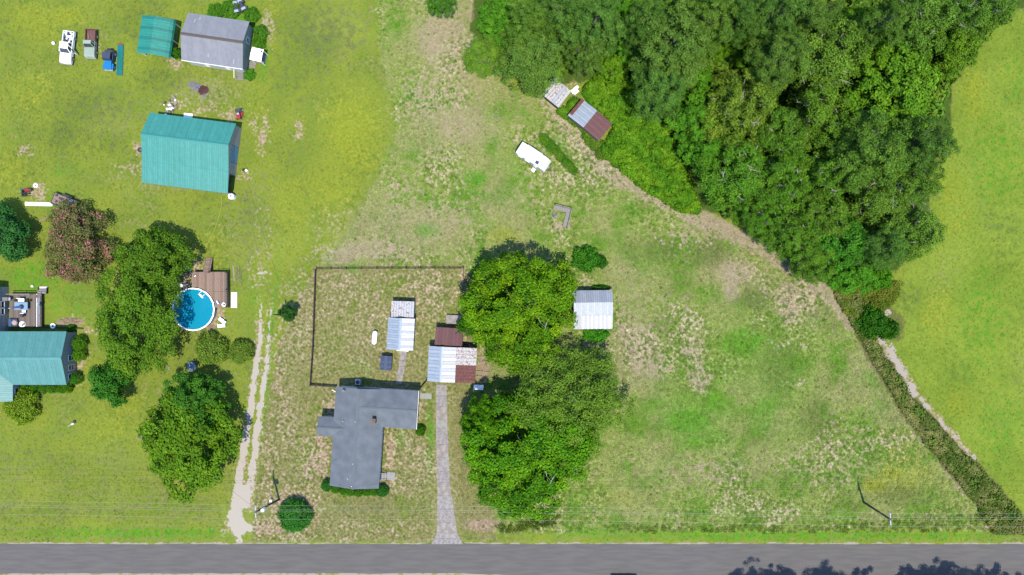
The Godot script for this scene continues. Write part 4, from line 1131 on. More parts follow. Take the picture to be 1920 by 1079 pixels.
func pool_area():
	var pc = at(361, 580.5, 1.2) * Vector3(1, 0, 1)
	var pool = thing("swimming_pool", "round blue above-ground swimming pool with white rim under the tree", "pool", pc)
	var b = MB.new()
	b.lathe(Vector3.ZERO, [Vector2(3.5, 0), Vector2(3.55, 1.2)], 40)
	obj("wall", b, M("pool_wall", shown(170, 186, 200), 0.5), pool)
	b = MB.new()
	b.lathe(Vector3.ZERO, [Vector2(3.6, 1.18), Vector2(3.62, 1.24), Vector2(3.42, 1.26), Vector2(3.38, 1.2), Vector2(3.4, 0.3)], 20)
	obj("rim", b, mats.bright_white, pool)
	b = MB.new()
	var f = FastNoiseLite.new()
	f.frequency = 0.7
	for k in 48:
		for j in 14:
			var g = func(q, i):
				var r = 3.42 * i / 14.0
				var p = Vector3(cos(TAU * q / 48) * r, 0, sin(TAU * q / 48) * r)
				p.y = 1.04 + 0.001 * f.get_noise_2d(p.x, p.z)
				return p
			if j == 0: b.tri(g.call(k, 0), g.call(k + 1, 1), g.call(k, 1))
			else: b.quad(g.call(k, j), g.call(k + 1, j), g.call(k + 1, j + 1), g.call(k, j + 1))
	obj("water", b, mats.pool_water, pool)
	b = MB.new()
	for s in [-0.25, 0.25]:
		b.rod(Vector3(1.9 + s, 1.15, -2.75 + s), Vector3(1.9 + s, 1.75, -2.75 + s), 0.04, 0.04, 6)
		b.rod(Vector3(1.9 + s, 1.75, -2.75 + s), Vector3(1.4 + s, 1.75, -2.25 + s), 0.04, 0.04, 6)
		b.rod(Vector3(1.4 + s, 1.75, -2.25 + s), Vector3(1.4 + s, 0.8, -2.25 + s), 0.04, 0.04, 6)
	for k in 3: b.beam(Vector3(1.15, 1.0 + k * 0.1, -2.5 + k * 0.03), Vector3(1.65, 1.0 + k * 0.1, -2.0 + k * 0.03), 0.28, 0.04)
	obj("ladder", b, mats.bright_white, pool)
	# deck
	var p0 = at(359, 510.5, 1.25)
	var p1 = at(425, 577, 1.25)
	var dc = Vector3((p0.x + p1.x) / 2, 0, (p0.z + p1.z) / 2)
	var deck = thing("pool_deck", "weathered timber deck beside the round pool with a ramp", "deck", dc, 0)
	var hx = (p1.x - p0.x) / 2
	var hz = (p1.z - p0.z) / 2
	var set3 = [mats.deck_board, mats.deck_board_b, mats.deck_board_c]
	# boards run north to south; those over the pool are cut short at its rim
	var n = 26
	var w = 2 * hx / n
	var pr = pc - dc
	for i in n:
		var x = -hx + (i + 0.5) * w
		var z1 = hz
		var dx = x - pr.x
		if absf(dx) < 3.72: z1 = minf(hz, pr.z - sqrt(3.72 * 3.72 - dx * dx))
		if z1 > -hz + 0.3:
			var cutz = 0.28
			for seg in ([[-hz, cutz], [cutz + 0.03, z1]] if z1 > cutz + 0.3 else [[-hz, z1]]):
				boxes("board", [[x, 1.23 + rng.randf_range(-0.004, 0.004), (seg[0] + seg[1]) / 2, w - 0.022, 0.04, seg[1] - seg[0]]], set3[(i * 5 + i / 2) % 3], deck)
	for i in 5: boxes("joist", [[-hx + 0.1 + i * (2 * hx - 0.2) / 4, 1.12, -hz / 2 - 0.6, 0.08, 0.16, hz - 1.3]], mats.dark_wood, deck)
	boxes("skirt", [[hx + 0.02, 0.85, 0, 0.05, 0.7, 2 * hz], [0, 0.85, -hz - 0.03, 2 * hx, 0.7, 0.05]], mats.dark_wood, deck)
	for s in [[hx - 0.08, -hz + 0.08], [hx - 0.08, hz - 0.08], [hx - 0.08, 0], [-hx + 0.08, -hz + 0.08], [0, -hz + 0.08]]:
		boxes("post", [[s[0], 1.05, s[1], 0.1, 2.1, 0.1]], mats.old_wood, deck)
	for y in [1.65, 2.08]: boxes("rail", [[hx - 0.02, y, 0, 0.05, 0.1, 2 * hz]], mats.old_wood, deck)
	boxes("rail", [[hx / 2 + 0.5, 2.08, -hz + 0.02, hx - 1.0, 0.09, 0.05]], mats.old_wood, deck)
	# ramp
	var rx = at(388.5, 500, 0.8).x - dc.x
	for k in 9:
		var tt = (k + 0.5) / 9.0
		var rb = MB.new()
		rb.box(Transform3D(Basis(Vector3.RIGHT, -0.42), Vector3(rx, lerpf(1.2, 0.08, tt), -hz - 0.06 - tt * 2.4)), Vector3(1.15, 0.04, 0.27))
		obj("ramp_board", rb, set3[k % 3], deck)
	for s in [-0.6, 0.6]:
		var rb = MB.new()
		rb.beam(Vector3(rx + s, 1.1, -hz), Vector3(rx + s, 0.03, -hz - 2.45), 0.06, 0.16)
		obj("ramp_stringer", rb, mats.dark_wood, deck)
	var rr = MB.new()
	rr.beam(Vector3(rx + 0.62, 2.0, -hz), Vector3(rx + 0.62, 1.0, -hz - 2.4), 0.07, 0.07)
	rr.beam(Vector3(rx + 0.62, 0, -hz - 2.4), Vector3(rx + 0.62, 1.0, -hz - 2.4), 0.08, 0.08)
	rr.beam(Vector3(rx + 0.62, 0, -hz - 0.1), Vector3(rx + 0.62, 2.0, -hz - 0.1), 0.08, 0.08)
	obj("ramp_rail", rr, mats.old_wood, deck)
	# things on and around the deck
	var ring = thing("swim_ring", "white inflatable swim ring lying on the pool deck", "swim ring", at(419.4, 571.6, 1.26))
	b = MB.new()
	b.torus(Vector3(0, 0.11, 0), 0.27, 0.11)
	obj("tube", b, mats.bright_white, ring)
	boxes("valve", [[0.27, 0.23, 0, 0.05, 0.03, 0.05]], mats.galvanised, ring)
	var sh = thing("beach_towel", "crumpled blue striped towel on the pool deck", "towel", at(407, 567.5, 1.26), 0.5)
	for k in 3: boxes("stripe", [[(k - 1) * 0.2, 0.03 + 0.02 * (k % 2), 0, 0.19, 0.06, 0.6, 0.15 * (k - 1)]], mats.cloth_blue if k != 1 else mats.bright_white, sh)
	var cl = thing("towel_bundle", "small white bundle at the deck's upper left corner", "bundle", at(364, 517, 1.26), 0.2)
	b = MB.new()
	b.lathe(Vector3.ZERO, [Vector2(0.28, 0), Vector2(0.26, 0.1), Vector2(0.12, 0.17), Vector2(0, 0.18)], 9)
	obj("cloth", b, mats.cloth_grey, cl)
	boxes("fold", [[0.1, 0.12, 0.1, 0.3, 0.08, 0.18, 0.6]], mats.white_paint, cl)
	var wp = thing("white_door_slab", "long white panel lying on the grass right of pool deck", "panel", at(438.5, 563), deg_to_rad(0))
	boxes("panel", [[0, 0.12, 0, 0.98, 0.05, 2.6]], mats.bright_white, wp)
	boxes("rib", [[-0.2, 0.05, 0, 0.08, 0.1, 2.4], [0.2, 0.05, 0, 0.08, 0.1, 2.4]], mats.white_paint, wp)
	boxes("latch", [[-0.25, 0.15, 0.4, 0.06, 0.02, 0.3]], mats.dark_metal, wp)
	for k in 2:
		var ch = thing("folding_chair", ["tilted white lounge chair south of the pool deck, nearer the deck", "white lounge chair south of the pool deck, farther from the deck"][k], "chair", at([416, 414][k], [600.5, 611][k]), [-0.6, 0.03][k], "white chairs by the pool")
		boxes("seat", [[0, 0.35, 0, 1.0, 0.06, 0.55]], mats.bright_white, ch)
		b = MB.new()
		b.box(Transform3D(Basis(Vector3.BACK, -0.9), Vector3(0.62, 0.6, 0)), Vector3(0.6, 0.05, 0.55))
		obj("backrest", b, mats.white_paint, ch)
		for s in [[-0.45, -0.24], [-0.45, 0.24], [0.45, -0.24], [0.45, 0.24]]: boxes("leg", [[s[0], 0.16, s[1], 0.05, 0.33, 0.05]], mats.galvanised, ch)
	for k in 4:
		var pk = thing("spare_plank", ["weathered plank by the deck's right side, widest and leftmost", "thin plank beside the pool deck, second from left", "thin plank beside the pool deck, third from left", "thin plank beside the pool deck, rightmost of four"][k], "plank", at(437.5 + [0, 6, 11, 14][k], [513, 513, 511, 520][k]), [0.06, -0.02, 0.02, 0.05][k], "planks beside the pool deck")
		boxes("plank", [[0, 0.03, 0, [0.26, 0.12, 0.12, 0.1][k], 0.06, [2.6, 2.3, 2.4, 2.8][k]]], mats.pale_wood if k == 0 else mats.old_wood, pk)
		boxes("cleat", [[0, 0.075, 0.6, [0.26, 0.12, 0.12, 0.1][k], 0.03, 0.12]], mats.grey_wood, pk)
	var nd = thing("pool_noodle", "rainbow pool noodle lying on the grass by the tree", "pool noodle", at(348, 489), 0.1)
	for k in 3:
		b = MB.new()
		b.rod(Vector3(0.05 * k, 0.07, -0.55 + k * 0.42), Vector3(0.05 * k + 0.05, 0.07, -0.13 + k * 0.42), 0.08, 0.08, 8)
		obj("section", b, [mats.yellow, mats.green_plastic, M("orange", shown(226, 130, 60), 0.6)][k], nd)
	var pm = thing("pool_pump", "grey pool pump and hoses at the pool's upper left", "pump", at(350, 535), 0.1)
	b = MB.new()
	b.rod(Vector3(-0.3, 0.25, 0), Vector3(0.3, 0.25, 0), 0.2, 0.2, 10)
	obj("motor", b, mats.galvanised, pm)
	b = MB.new()
	b.lathe(Vector3(-0.7, 0, 0), [Vector2(0.28, 0), Vector2(0.28, 0.6), Vector2(0.2, 0.75), Vector2(0, 0.78)], 12)
	obj("filter", b, mats.white_paint, pm)
	boxes("base", [[-0.2, 0.03, 0, 1.5, 0.06, 0.6]], mats.concrete, pm)
	var hr = thing("hose_reel", "blue hose end hanging at the deck's upper left corner", "hose reel", at(357, 509.5), 0)
	b = MB.new()
	b.torus(Vector3(0, 0.5, 0), 0.2, 0.08, 12, 6)
	obj("coil", b, mats.cloth_blue, hr)
	boxes("stand", [[0, 0.25, 0, 0.08, 0.5, 0.08]], mats.dark_metal, hr)
	var hose = thing("garden_hose", "yellow garden hose running from the teal barn to the pool deck", "hose", at(415, 365))
	b = MB.new()
	var hp = [[415.5, 365], [414.5, 385], [411, 402], [404, 425], [396, 444], [386, 461], [375, 478], [366, 494], [358, 508]]
	for k in hp.size() - 1:
		b.rod(at(hp[k][0], hp[k][1]) - hose.position + Vector3(0, 0.04, 0), at(hp[k + 1][0], hp[k + 1][1]) - hose.position + Vector3(0, 0.04, 0), 0.035, 0.035, 6)
	obj("tube", b, mats.yellow, hose)
	boxes("nozzle", [[at(357.5, 509).x - hose.position.x, 0.05, at(357.5, 509).z - hose.position.z, 0.08, 0.08, 0.25]], mats.dark_metal, hose)
	var bx = thing("pool_steps_box", "grey box leaning at the pool's right side below the deck", "box", at(401.5, 586, 0.3) * Vector3(1, 0, 1), -0.3)
	boxes("casing", [[0, 0.4, 0, 0.3, 0.8, 1.2]], mats.dark_metal, bx)
	boxes("lid", [[0, 0.82, 0, 0.34, 0.04, 1.24]], mats.galvanised, bx)
	var sp = thing("mud_heap", "small heap of pale sand at the pool's lower right", "heap", at(394, 613.5), 0)
	obj("heap", mound(0.9, 0.5, 0.2, 3), mats.straw_pile, sp)

	# --- deck of the teal house
	p0 = at(16.5, 551, 0.8)
	p1 = at(76.5, 613, 0.8)
	dc = Vector3((p0.x + p1.x) / 2, 0, (p0.z + p1.z) / 2)
	hx = (p1.x - p0.x) / 2
	hz = (p1.z - p0.z) / 2
	deck = thing("house_deck", "grey timber deck with white rails on the teal house's north side", "deck", dc)
	var mset = [M("deck_grey", shown(172, 154, 142), 0.9, 0, "fine", 1.4), M("deck_grey_b", shown(160, 144, 132), 0.9, 0, "fine", 1.9), M("deck_grey_c", shown(184, 166, 152), 0.9, 0, "fine", 1.2)]
	planks(deck, "board", -hx, hx, -hz, hz, 0.78, 0.16, true, mset)
	boxes("skirt", [[hx - 0.04, 0.38, 0, 0.05, 0.72, 2 * hz], [0, 0.38, -hz + 0.03, 2 * hx, 0.72, 0.05]], mats.dark_wood, deck)
	for z in [-hz + 0.1, -hz * 0.33, hz * 0.33, hz - 0.1]: boxes("post", [[hx - 0.1, 0.9, z, 0.1, 1.8, 0.1]], mats.white_paint, deck)
	for y in [1.25, 1.75]: boxes("rail", [[hx - 0.1, y, 0.3, 0.08, 0.07, 2 * hz - 0.8]], mats.white_paint, deck)
	boxes("rail", [[-0.6, 1.75, -hz + 0.08, 2 * hx - 1.4, 0.09, 0.12]], mats.grey_wood, deck)
	for x in [-hx + 0.4, -0.3, hx - 1.4]: boxes("post", [[x, 0.9, -hz + 0.08, 0.09, 1.7, 0.09]], mats.grey_wood, deck)
	for k in 4: boxes("step", [[hx - 0.1, 0.62 - k * 0.18, -hz - 0.16 - k * 0.28, 1.4, 0.06, 0.3]], mats.grey_wood if k < 3 else mats.white_paint, deck)
	boxes("step_side", [[hx - 0.82, 0.25, -hz - 0.55, 0.05, 0.5, 1.1], [hx + 0.62, 0.25, -hz - 0.55, 0.05, 0.5, 1.1]], mats.dark_wood, deck)
	var top = 0.8
	var tb = thing("patio_table", "glass topped patio table with folded blue umbrella on the grey deck", "table", at(44, 574, top))
	boxes("top", [[0, 0.72, 0, 2.2, 0.03, 1.3]], mats.cloth_pale_blue, tb)
	for s in [[-0.95, -0.5], [0.95, -0.5], [-0.95, 0.5], [0.95, 0.5]]: boxes("leg", [[s[0], 0.36, s[1], 0.06, 0.72, 0.06]], mats.dark_metal, tb)
	b = MB.new()
	b.rod(Vector3(-1.6, 0.92, 0.35), Vector3(0.3, 0.92, 0.1), 0.06, 0.24, 8)
	var um = obj("umbrella", b, mats.cloth_blue, tb)
	b = MB.new()
	b.rod(Vector3(-1.95, 0.92, 0.38), Vector3(-1.6, 0.92, 0.35), 0.03, 0.03, 6)
	obj("shaft", b, mats.white_paint, um)
	b = MB.new()
	b.lathe(Vector3(0.1, 0.74, 0.1), [Vector2(0.42, 0), Vector2(0.3, 0.25), Vector2(0, 0.34)], 9)
	obj("cushion", b, mats.navy, tb)
	for k in 2:
		var ch = thing("patio_chair", ["white patio chair on the deck above the glass table", "white patio chair on the deck below the glass table"][k], "chair", at([42, 47][k], [563, 584.5][k], top), [0.0, PI][k], "white chairs on the grey deck")
		boxes("seat", [[0, 0.42, 0, 1.0 if k == 0 else 0.6, 0.08, 0.5]], mats.bright_white, ch)
		boxes("backrest", [[0, 0.68, -0.28, 1.0 if k == 0 else 0.6, 0.5, 0.07]], mats.bright_white, ch)
		boxes("leg", [[-0.26, 0.19, 0.2, 0.05, 0.38, 0.05], [0.26, 0.19, 0.2, 0.05, 0.38, 0.05], [-0.26, 0.19, -0.22, 0.05, 0.38, 0.05], [0.26, 0.19, -0.22, 0.05, 0.38, 0.05]], mats.galvanised, ch)
	var st = thing("kettle_grill", "black round grill standing on the grey deck", "grill", at(45.5, 592, top))
	b = MB.new()
	b.lathe(Vector3(0, 0.45, 0), [Vector2(0.05, 0), Vector2(0.28, 0.15), Vector2(0.3, 0.25), Vector2(0.2, 0.42), Vector2(0, 0.47)], 14)
	obj("bowl", b, mats.black, st)
	for k in 3:
		b = MB.new()
		b.rod(Vector3(cos(k * 2.1) * 0.28, 0, sin(k * 2.1) * 0.28), Vector3(cos(k * 2.1) * 0.12, 0.55, sin(k * 2.1) * 0.12), 0.02, 0.02, 6)
		obj("leg", b, mats.dark_metal, st)
	for k in 3:
		var pt = thing("potted_plant", ["potted plant left of the upper white patio chair", "potted plant right of the upper white patio chair", "potted plant at the deck rail's upper right"][k], "potted plant", at([30, 51.5, 57.5][k], [563, 563, 564][k], top), k, "pots on the grey deck")
		b = MB.new()
		b.lathe(Vector3.ZERO, [Vector2(0.14, 0), Vector2(0.2, 0.3), Vector2(0.17, 0.3), Vector2(0, 0.28)], 10)
		obj("pot", b, mats.brick, pt)
		obj("leaves", clump_mesh(60, 0.24, 0.16, 40 + k, [lin(70, 100, 44), lin(110, 140, 60)], 0.3), leaf_mat("leaf_plain", Color(1, 1, 1)), pt)
	var so = thing("deck_sofa", "blue outdoor sofa heaped with pink cloths on the deck's lower left", "sofa", at(27, 605, top))
	boxes("base", [[-0.1, 0.2, 0, 1.4, 0.4, 1.3]], mats.navy, so)
	boxes("cushion", [[-0.45, 0.48, 0, 0.5, 0.16, 1.2]], mats.cloth_blue, so)
	b = MB.new()
	b.lathe(Vector3(0.25, 0.4, 0), [Vector2(0.5, 0), Vector2(0.42, 0.2), Vector2(0.2, 0.3), Vector2(0, 0.33)], 7)
	obj("throw", b, mats.cloth_pink, so)
	var sg = thing("striped_throw", "white and grey cloth spread on the deck by the sofa", "cloth", at(41, 608.5, top), 0.2)
	b = MB.new()
	b.lathe(Vector3.ZERO, [Vector2(0.55, 0), Vector2(0.5, 0.14), Vector2(0.2, 0.22), Vector2(0, 0.2)], 8)
	obj("cloth", b, mats.bright_white, sg)
	boxes("fold", [[0.2, 0.2, 0.1, 0.6, 0.08, 0.3, 0.5]], mats.cloth_grey, sg)
	var cb = thing("aqua_bucket", "aqua tub hanging on the deck's right rail", "tub", at(75.5, 571.5, 0.8), 0)
	b = MB.new()
	b.lathe(Vector3(-0.1, 0.0, 0), [Vector2(0.24, 0), Vector2(0.32, 0.5), Vector2(0.28, 0.5), Vector2(0.2, 0.06), Vector2(0, 0.06)], 12)
	obj("tub", b, mats.aqua, cb)
	boxes("handle", [[-0.1, 0.55, 0, 0.05, 0.05, 0.6]], mats.white_paint, cb)
	var fl = thing("grey_grill_cart", "grey covered cart against the house wall on the deck", "cart", at(13, 561, 0.8), 0)
	boxes("body", [[0.25, 0.5, 0, 0.9, 0.9, 0.6]], mats.cloth_grey, fl)
	boxes("shelf", [[0.85, 0.75, 0, 0.35, 0.05, 0.5]], mats.galvanised, fl)
	var tyre = thing("white_planter_tyre", "white painted tyre planter at the deck's lower right", "planter", at(99.5, 611.5))
	b = MB.new()
	b.torus(Vector3(0, 0.18, 0), 0.33, 0.16, 16, 8)
	obj("tyre", b, mats.bright_white, tyre)
	b = MB.new()
	b.rod(Vector3(0, 0.02, 0), Vector3(0, 0.16, 0), 0.22, 0.22, 12)
	obj("soil", b, mats.dark_wood, tyre)
	var sm = thing("straw_heap", "pale heap of straw mulch right of the grey deck", "heap", at(131, 604))
	obj("heap", mound(2.3, 0.8, 0.4, 11), mats.straw_pile, sm)
	var ed = thing("garden_border", "dark timber border edging the bed north of the teal house", "border", at(118, 613.5))
	for k in 3: boxes("sleeper", [[-2.2 + k * 2.25, 0.12, 0.1 * k, 2.2, 0.24, 0.2, 0.05 - 0.06 * k]], mats.dark_wood, ed)
	var bl = thing("white_ball", "small white ball on the lawn above the grey deck", "ball", at(61, 537))
	b = MB.new()
	b.lathe(Vector3.ZERO, [Vector2(0, 0), Vector2(0.16, 0.06), Vector2(0.22, 0.22), Vector2(0.16, 0.38), Vector2(0, 0.44)], 12)
	obj("ball", b, mats.bright_white, bl)
	boxes("valve", [[0, 0.44, 0, 0.04, 0.02, 0.04]], mats.cloth_grey, bl)

func mound(rx, rz, h, sd) -> MB:
	var b = MB.new()
	var f = FastNoiseLite.new()
	f.seed = sd
	f.frequency = 1.3
	var g = func(i, j):
		var r = j / 7.0
		var a = TAU * i / 22
		var e = 1.0 + 0.35 * f.get_noise_2d(cos(a) * 1.2 + sd, sin(a) * 1.2)
		return Vector3(cos(a) * r * rx * e, maxf(0.0, h * (1 - r * r) * (1 + 0.7 * f.get_noise_2d(cos(a) * r * 3, sin(a) * r * 3 + 40))), sin(a) * r * rz * e)
	for i in 22:
		for j in 7:
			if j == 0: b.tri(g.call(0, 0), g.call(i + 1, 1), g.call(i, 1))
			else: b.quad(g.call(i, j), g.call(i + 1, j), g.call(i + 1, j + 1), g.call(i, j + 1))
	return b

func fence():
	var o = thing("board_fence", "dark brown board fence around the yard behind the grey house", "fence", at(585, 720))
	var runs = [[[631, 725], [583, 722]], [[583, 722], [588, 650], [593, 505]], [[593, 505], [592, 505], [735, 504], [869, 504]], [[869, 504], [870, 560], [869.5, 590]], [[788, 729], [801, 713]]]
	var posts = {}
	var pm = MB.new()
	pm.bx(0, 0.62, 0, 0.13, 1.24, 0.13)
	pm.bx(0, 1.26, 0, 0.17, 0.05, 0.17)
	var post = pm.mesh(mats.fence_wood)
	for ri in runs.size():
		var run = runs[ri]
		for k in run.size() - 1:
			var a = at(run[k][0], run[k][1])
			var b = at(run[k + 1][0], run[k + 1][1])
			var n = maxi(1, int(round((b - a).length() / 2.45)))
			for i in n:
				var p = a.lerp(b, float(i) / n) - o.position
				var q = a.lerp(b, float(i + 1) / n) - o.position
				for e in [p, q]:
					var key = Vector2i(round(e.x * 4), round(e.z * 4))
					if posts.has(key): continue
					posts[key] = true
					var m = MeshInstance3D.new()
					m.name = "post"
					m.mesh = post
					m.position = e
					o.add_child(m, true)
				var rows = [0.2, 0.48, 0.76, 1.04] if ri != 2 and ri != 3 else [0.3, 0.68, 1.06]
				for y in rows:
					var bm = MB.new()
					var d = (q - p).normalized() * 0.08
					bm.beam(p + d + Vector3(0, y, 0), q - d + Vector3(0, y, 0), 0.04, 0.14 if rows.size() == 4 else 0.1)
					obj("rail", bm, mats.fence_wood, o)

# ---------------------------------------------------------------- vehicles and yard things
func wheel(parent, x, z, r, w, rim):
	var b = MB.new()
	b.rod(Vector3(x - w / 2, r, z), Vector3(x + w / 2, r, z), r, r, 16)
	var o = obj("wheel", b, mats.rubber, parent)
	b = MB.new()
	b.rod(Vector3(x - w / 2 - 0.01, r, z), Vector3(x + w / 2 + 0.01, r, z), r * 0.6, r * 0.6, 12)
	obj("rim", b, rim, o)

func cab(parent, z0, z1, y0, y1, hw, paint, rake_f, rake_b):
	# a cabin with glass all round: bottom z0..z1 at y0, roof narrowed by the rakes at y1
	var hi = hw - 0.16
	var a = [Vector3(-hw, y0, z0), Vector3(hw, y0, z0), Vector3(hw, y0, z1), Vector3(-hw, y0, z1)]
	var t = [Vector3(-hi, y1, z0 + rake_b), Vector3(hi, y1, z0 + rake_b), Vector3(hi, y1, z1 - rake_f), Vector3(-hi, y1, z1 - rake_f)]
	var b = MB.new()
	var u = Vector3(0, 0.07, 0)
	b.quad(t[3] + u, t[2] + u, t[1] + u, t[0] + u)
	for k in 4: b.quad(t[k], t[(k + 1) % 4], t[(k + 1) % 4] + u, t[k] + u)
	for k in 4: b.beam(a[k], t[k], 0.09, 0.09)
	for s in [-1, 1]: b.beam(Vector3(s * hw, y0, (z0 + z1) / 2 - 0.1), Vector3(s * hi, y1, (z0 + rake_b + z1 - rake_f) / 2 - 0.1), 0.1, 0.1)
	obj("roof", b, paint, parent)
	for k in 4:
		var g = MB.new()
		var c = (a[0] + a[2] + t[0] + t[2]) / 4
		var sh = func(p): return c + (p - c) * 0.985
		g.quad(sh.call(a[k]), sh.call(a[(k + 1) % 4]), sh.call(t[(k + 1) % 4]), sh.call(t[k]))
		obj(["rear_window", "side_window", "windshield", "side_window"][k], g, mats.glass, parent)

func pickup(called, label, pos, turn, l, hw, paint, bed_mat, cab0, cab1, hood_y, extra := {}):
	# front is +z; the cabin stands between cab0 and cab1
	var o = thing(called, label, "pickup truck", pos, turn)
	var f = l / 2
	var b: MB
	for s in [-1, 1]:
		b = MB.new()
		b.prism([Vector2(-f + 0.02, 0.5), Vector2(-f + 0.02, 1.0), Vector2(cab0, 1.02), Vector2(cab0, 0.5)], s * (hw - 0.045) - 0.045, s * (hw - 0.045) + 0.045)
		obj("bed_side", b, extra.get("bed_paint", paint), o)
	boxes("bed_floor", [[0, 0.62, (-f + cab0) / 2, 2 * hw - 0.2, 0.06, cab0 + f - 0.06]], bed_mat, o)
	boxes("tailgate", [[0, 0.78, -f + 0.03, 2 * hw - 0.19, 0.5, 0.07]], extra.get("bed_paint", paint), o)
	b = MB.new()
	b.prism([Vector2(cab0, 0.45), Vector2(cab0, 1.05), Vector2(cab1, 1.08), Vector2(f - 0.35, hood_y), Vector2(f - 0.05, hood_y - 0.15), Vector2(f, 0.5), Vector2(f - 0.1, 0.42)], -hw, hw)
	obj("body", b, paint, o)
	b = MB.new()
	b.prism([Vector2(cab1 + 0.12, 1.095), Vector2(f - 0.4, hood_y + 0.02), Vector2(f - 0.4, hood_y - 0.02), Vector2(cab1 + 0.12, 1.06)], -hw + 0.14, hw - 0.14)
	obj("hood", b, paint, o)
	cab(o, cab0 + 0.02, cab1 + 0.05, 1.06, extra.get("top", 1.68), hw - 0.06, extra.get("roof", paint), extra.get("rake", 0.55), 0.12)
	for s in [-1, 1]:
		boxes("headlight", [[s * (hw - 0.25), 0.78, f - 0.02, 0.32, 0.18, 0.08]], mats.galvanised, o)
		boxes("mirror", [[s * (hw + 0.12), 1.15, cab1 - 0.25, 0.2, 0.18, 0.1]], mats.black if not extra.has("white_mirror") else mats.white_paint, o)
		for z in [f - 0.95, -f + 1.1]: wheel(o, s * (hw - 0.1), z, 0.38, 0.25, mats.galvanised)
	boxes("bumper", [[0, 0.5, f + 0.05, 2 * hw - 0.05, 0.2, 0.12]], mats.galvanised, o)
	boxes("bumper", [[0, 0.5, -f - 0.06, 2 * hw - 0.1, 0.18, 0.12]], mats.galvanised, o)
	return o

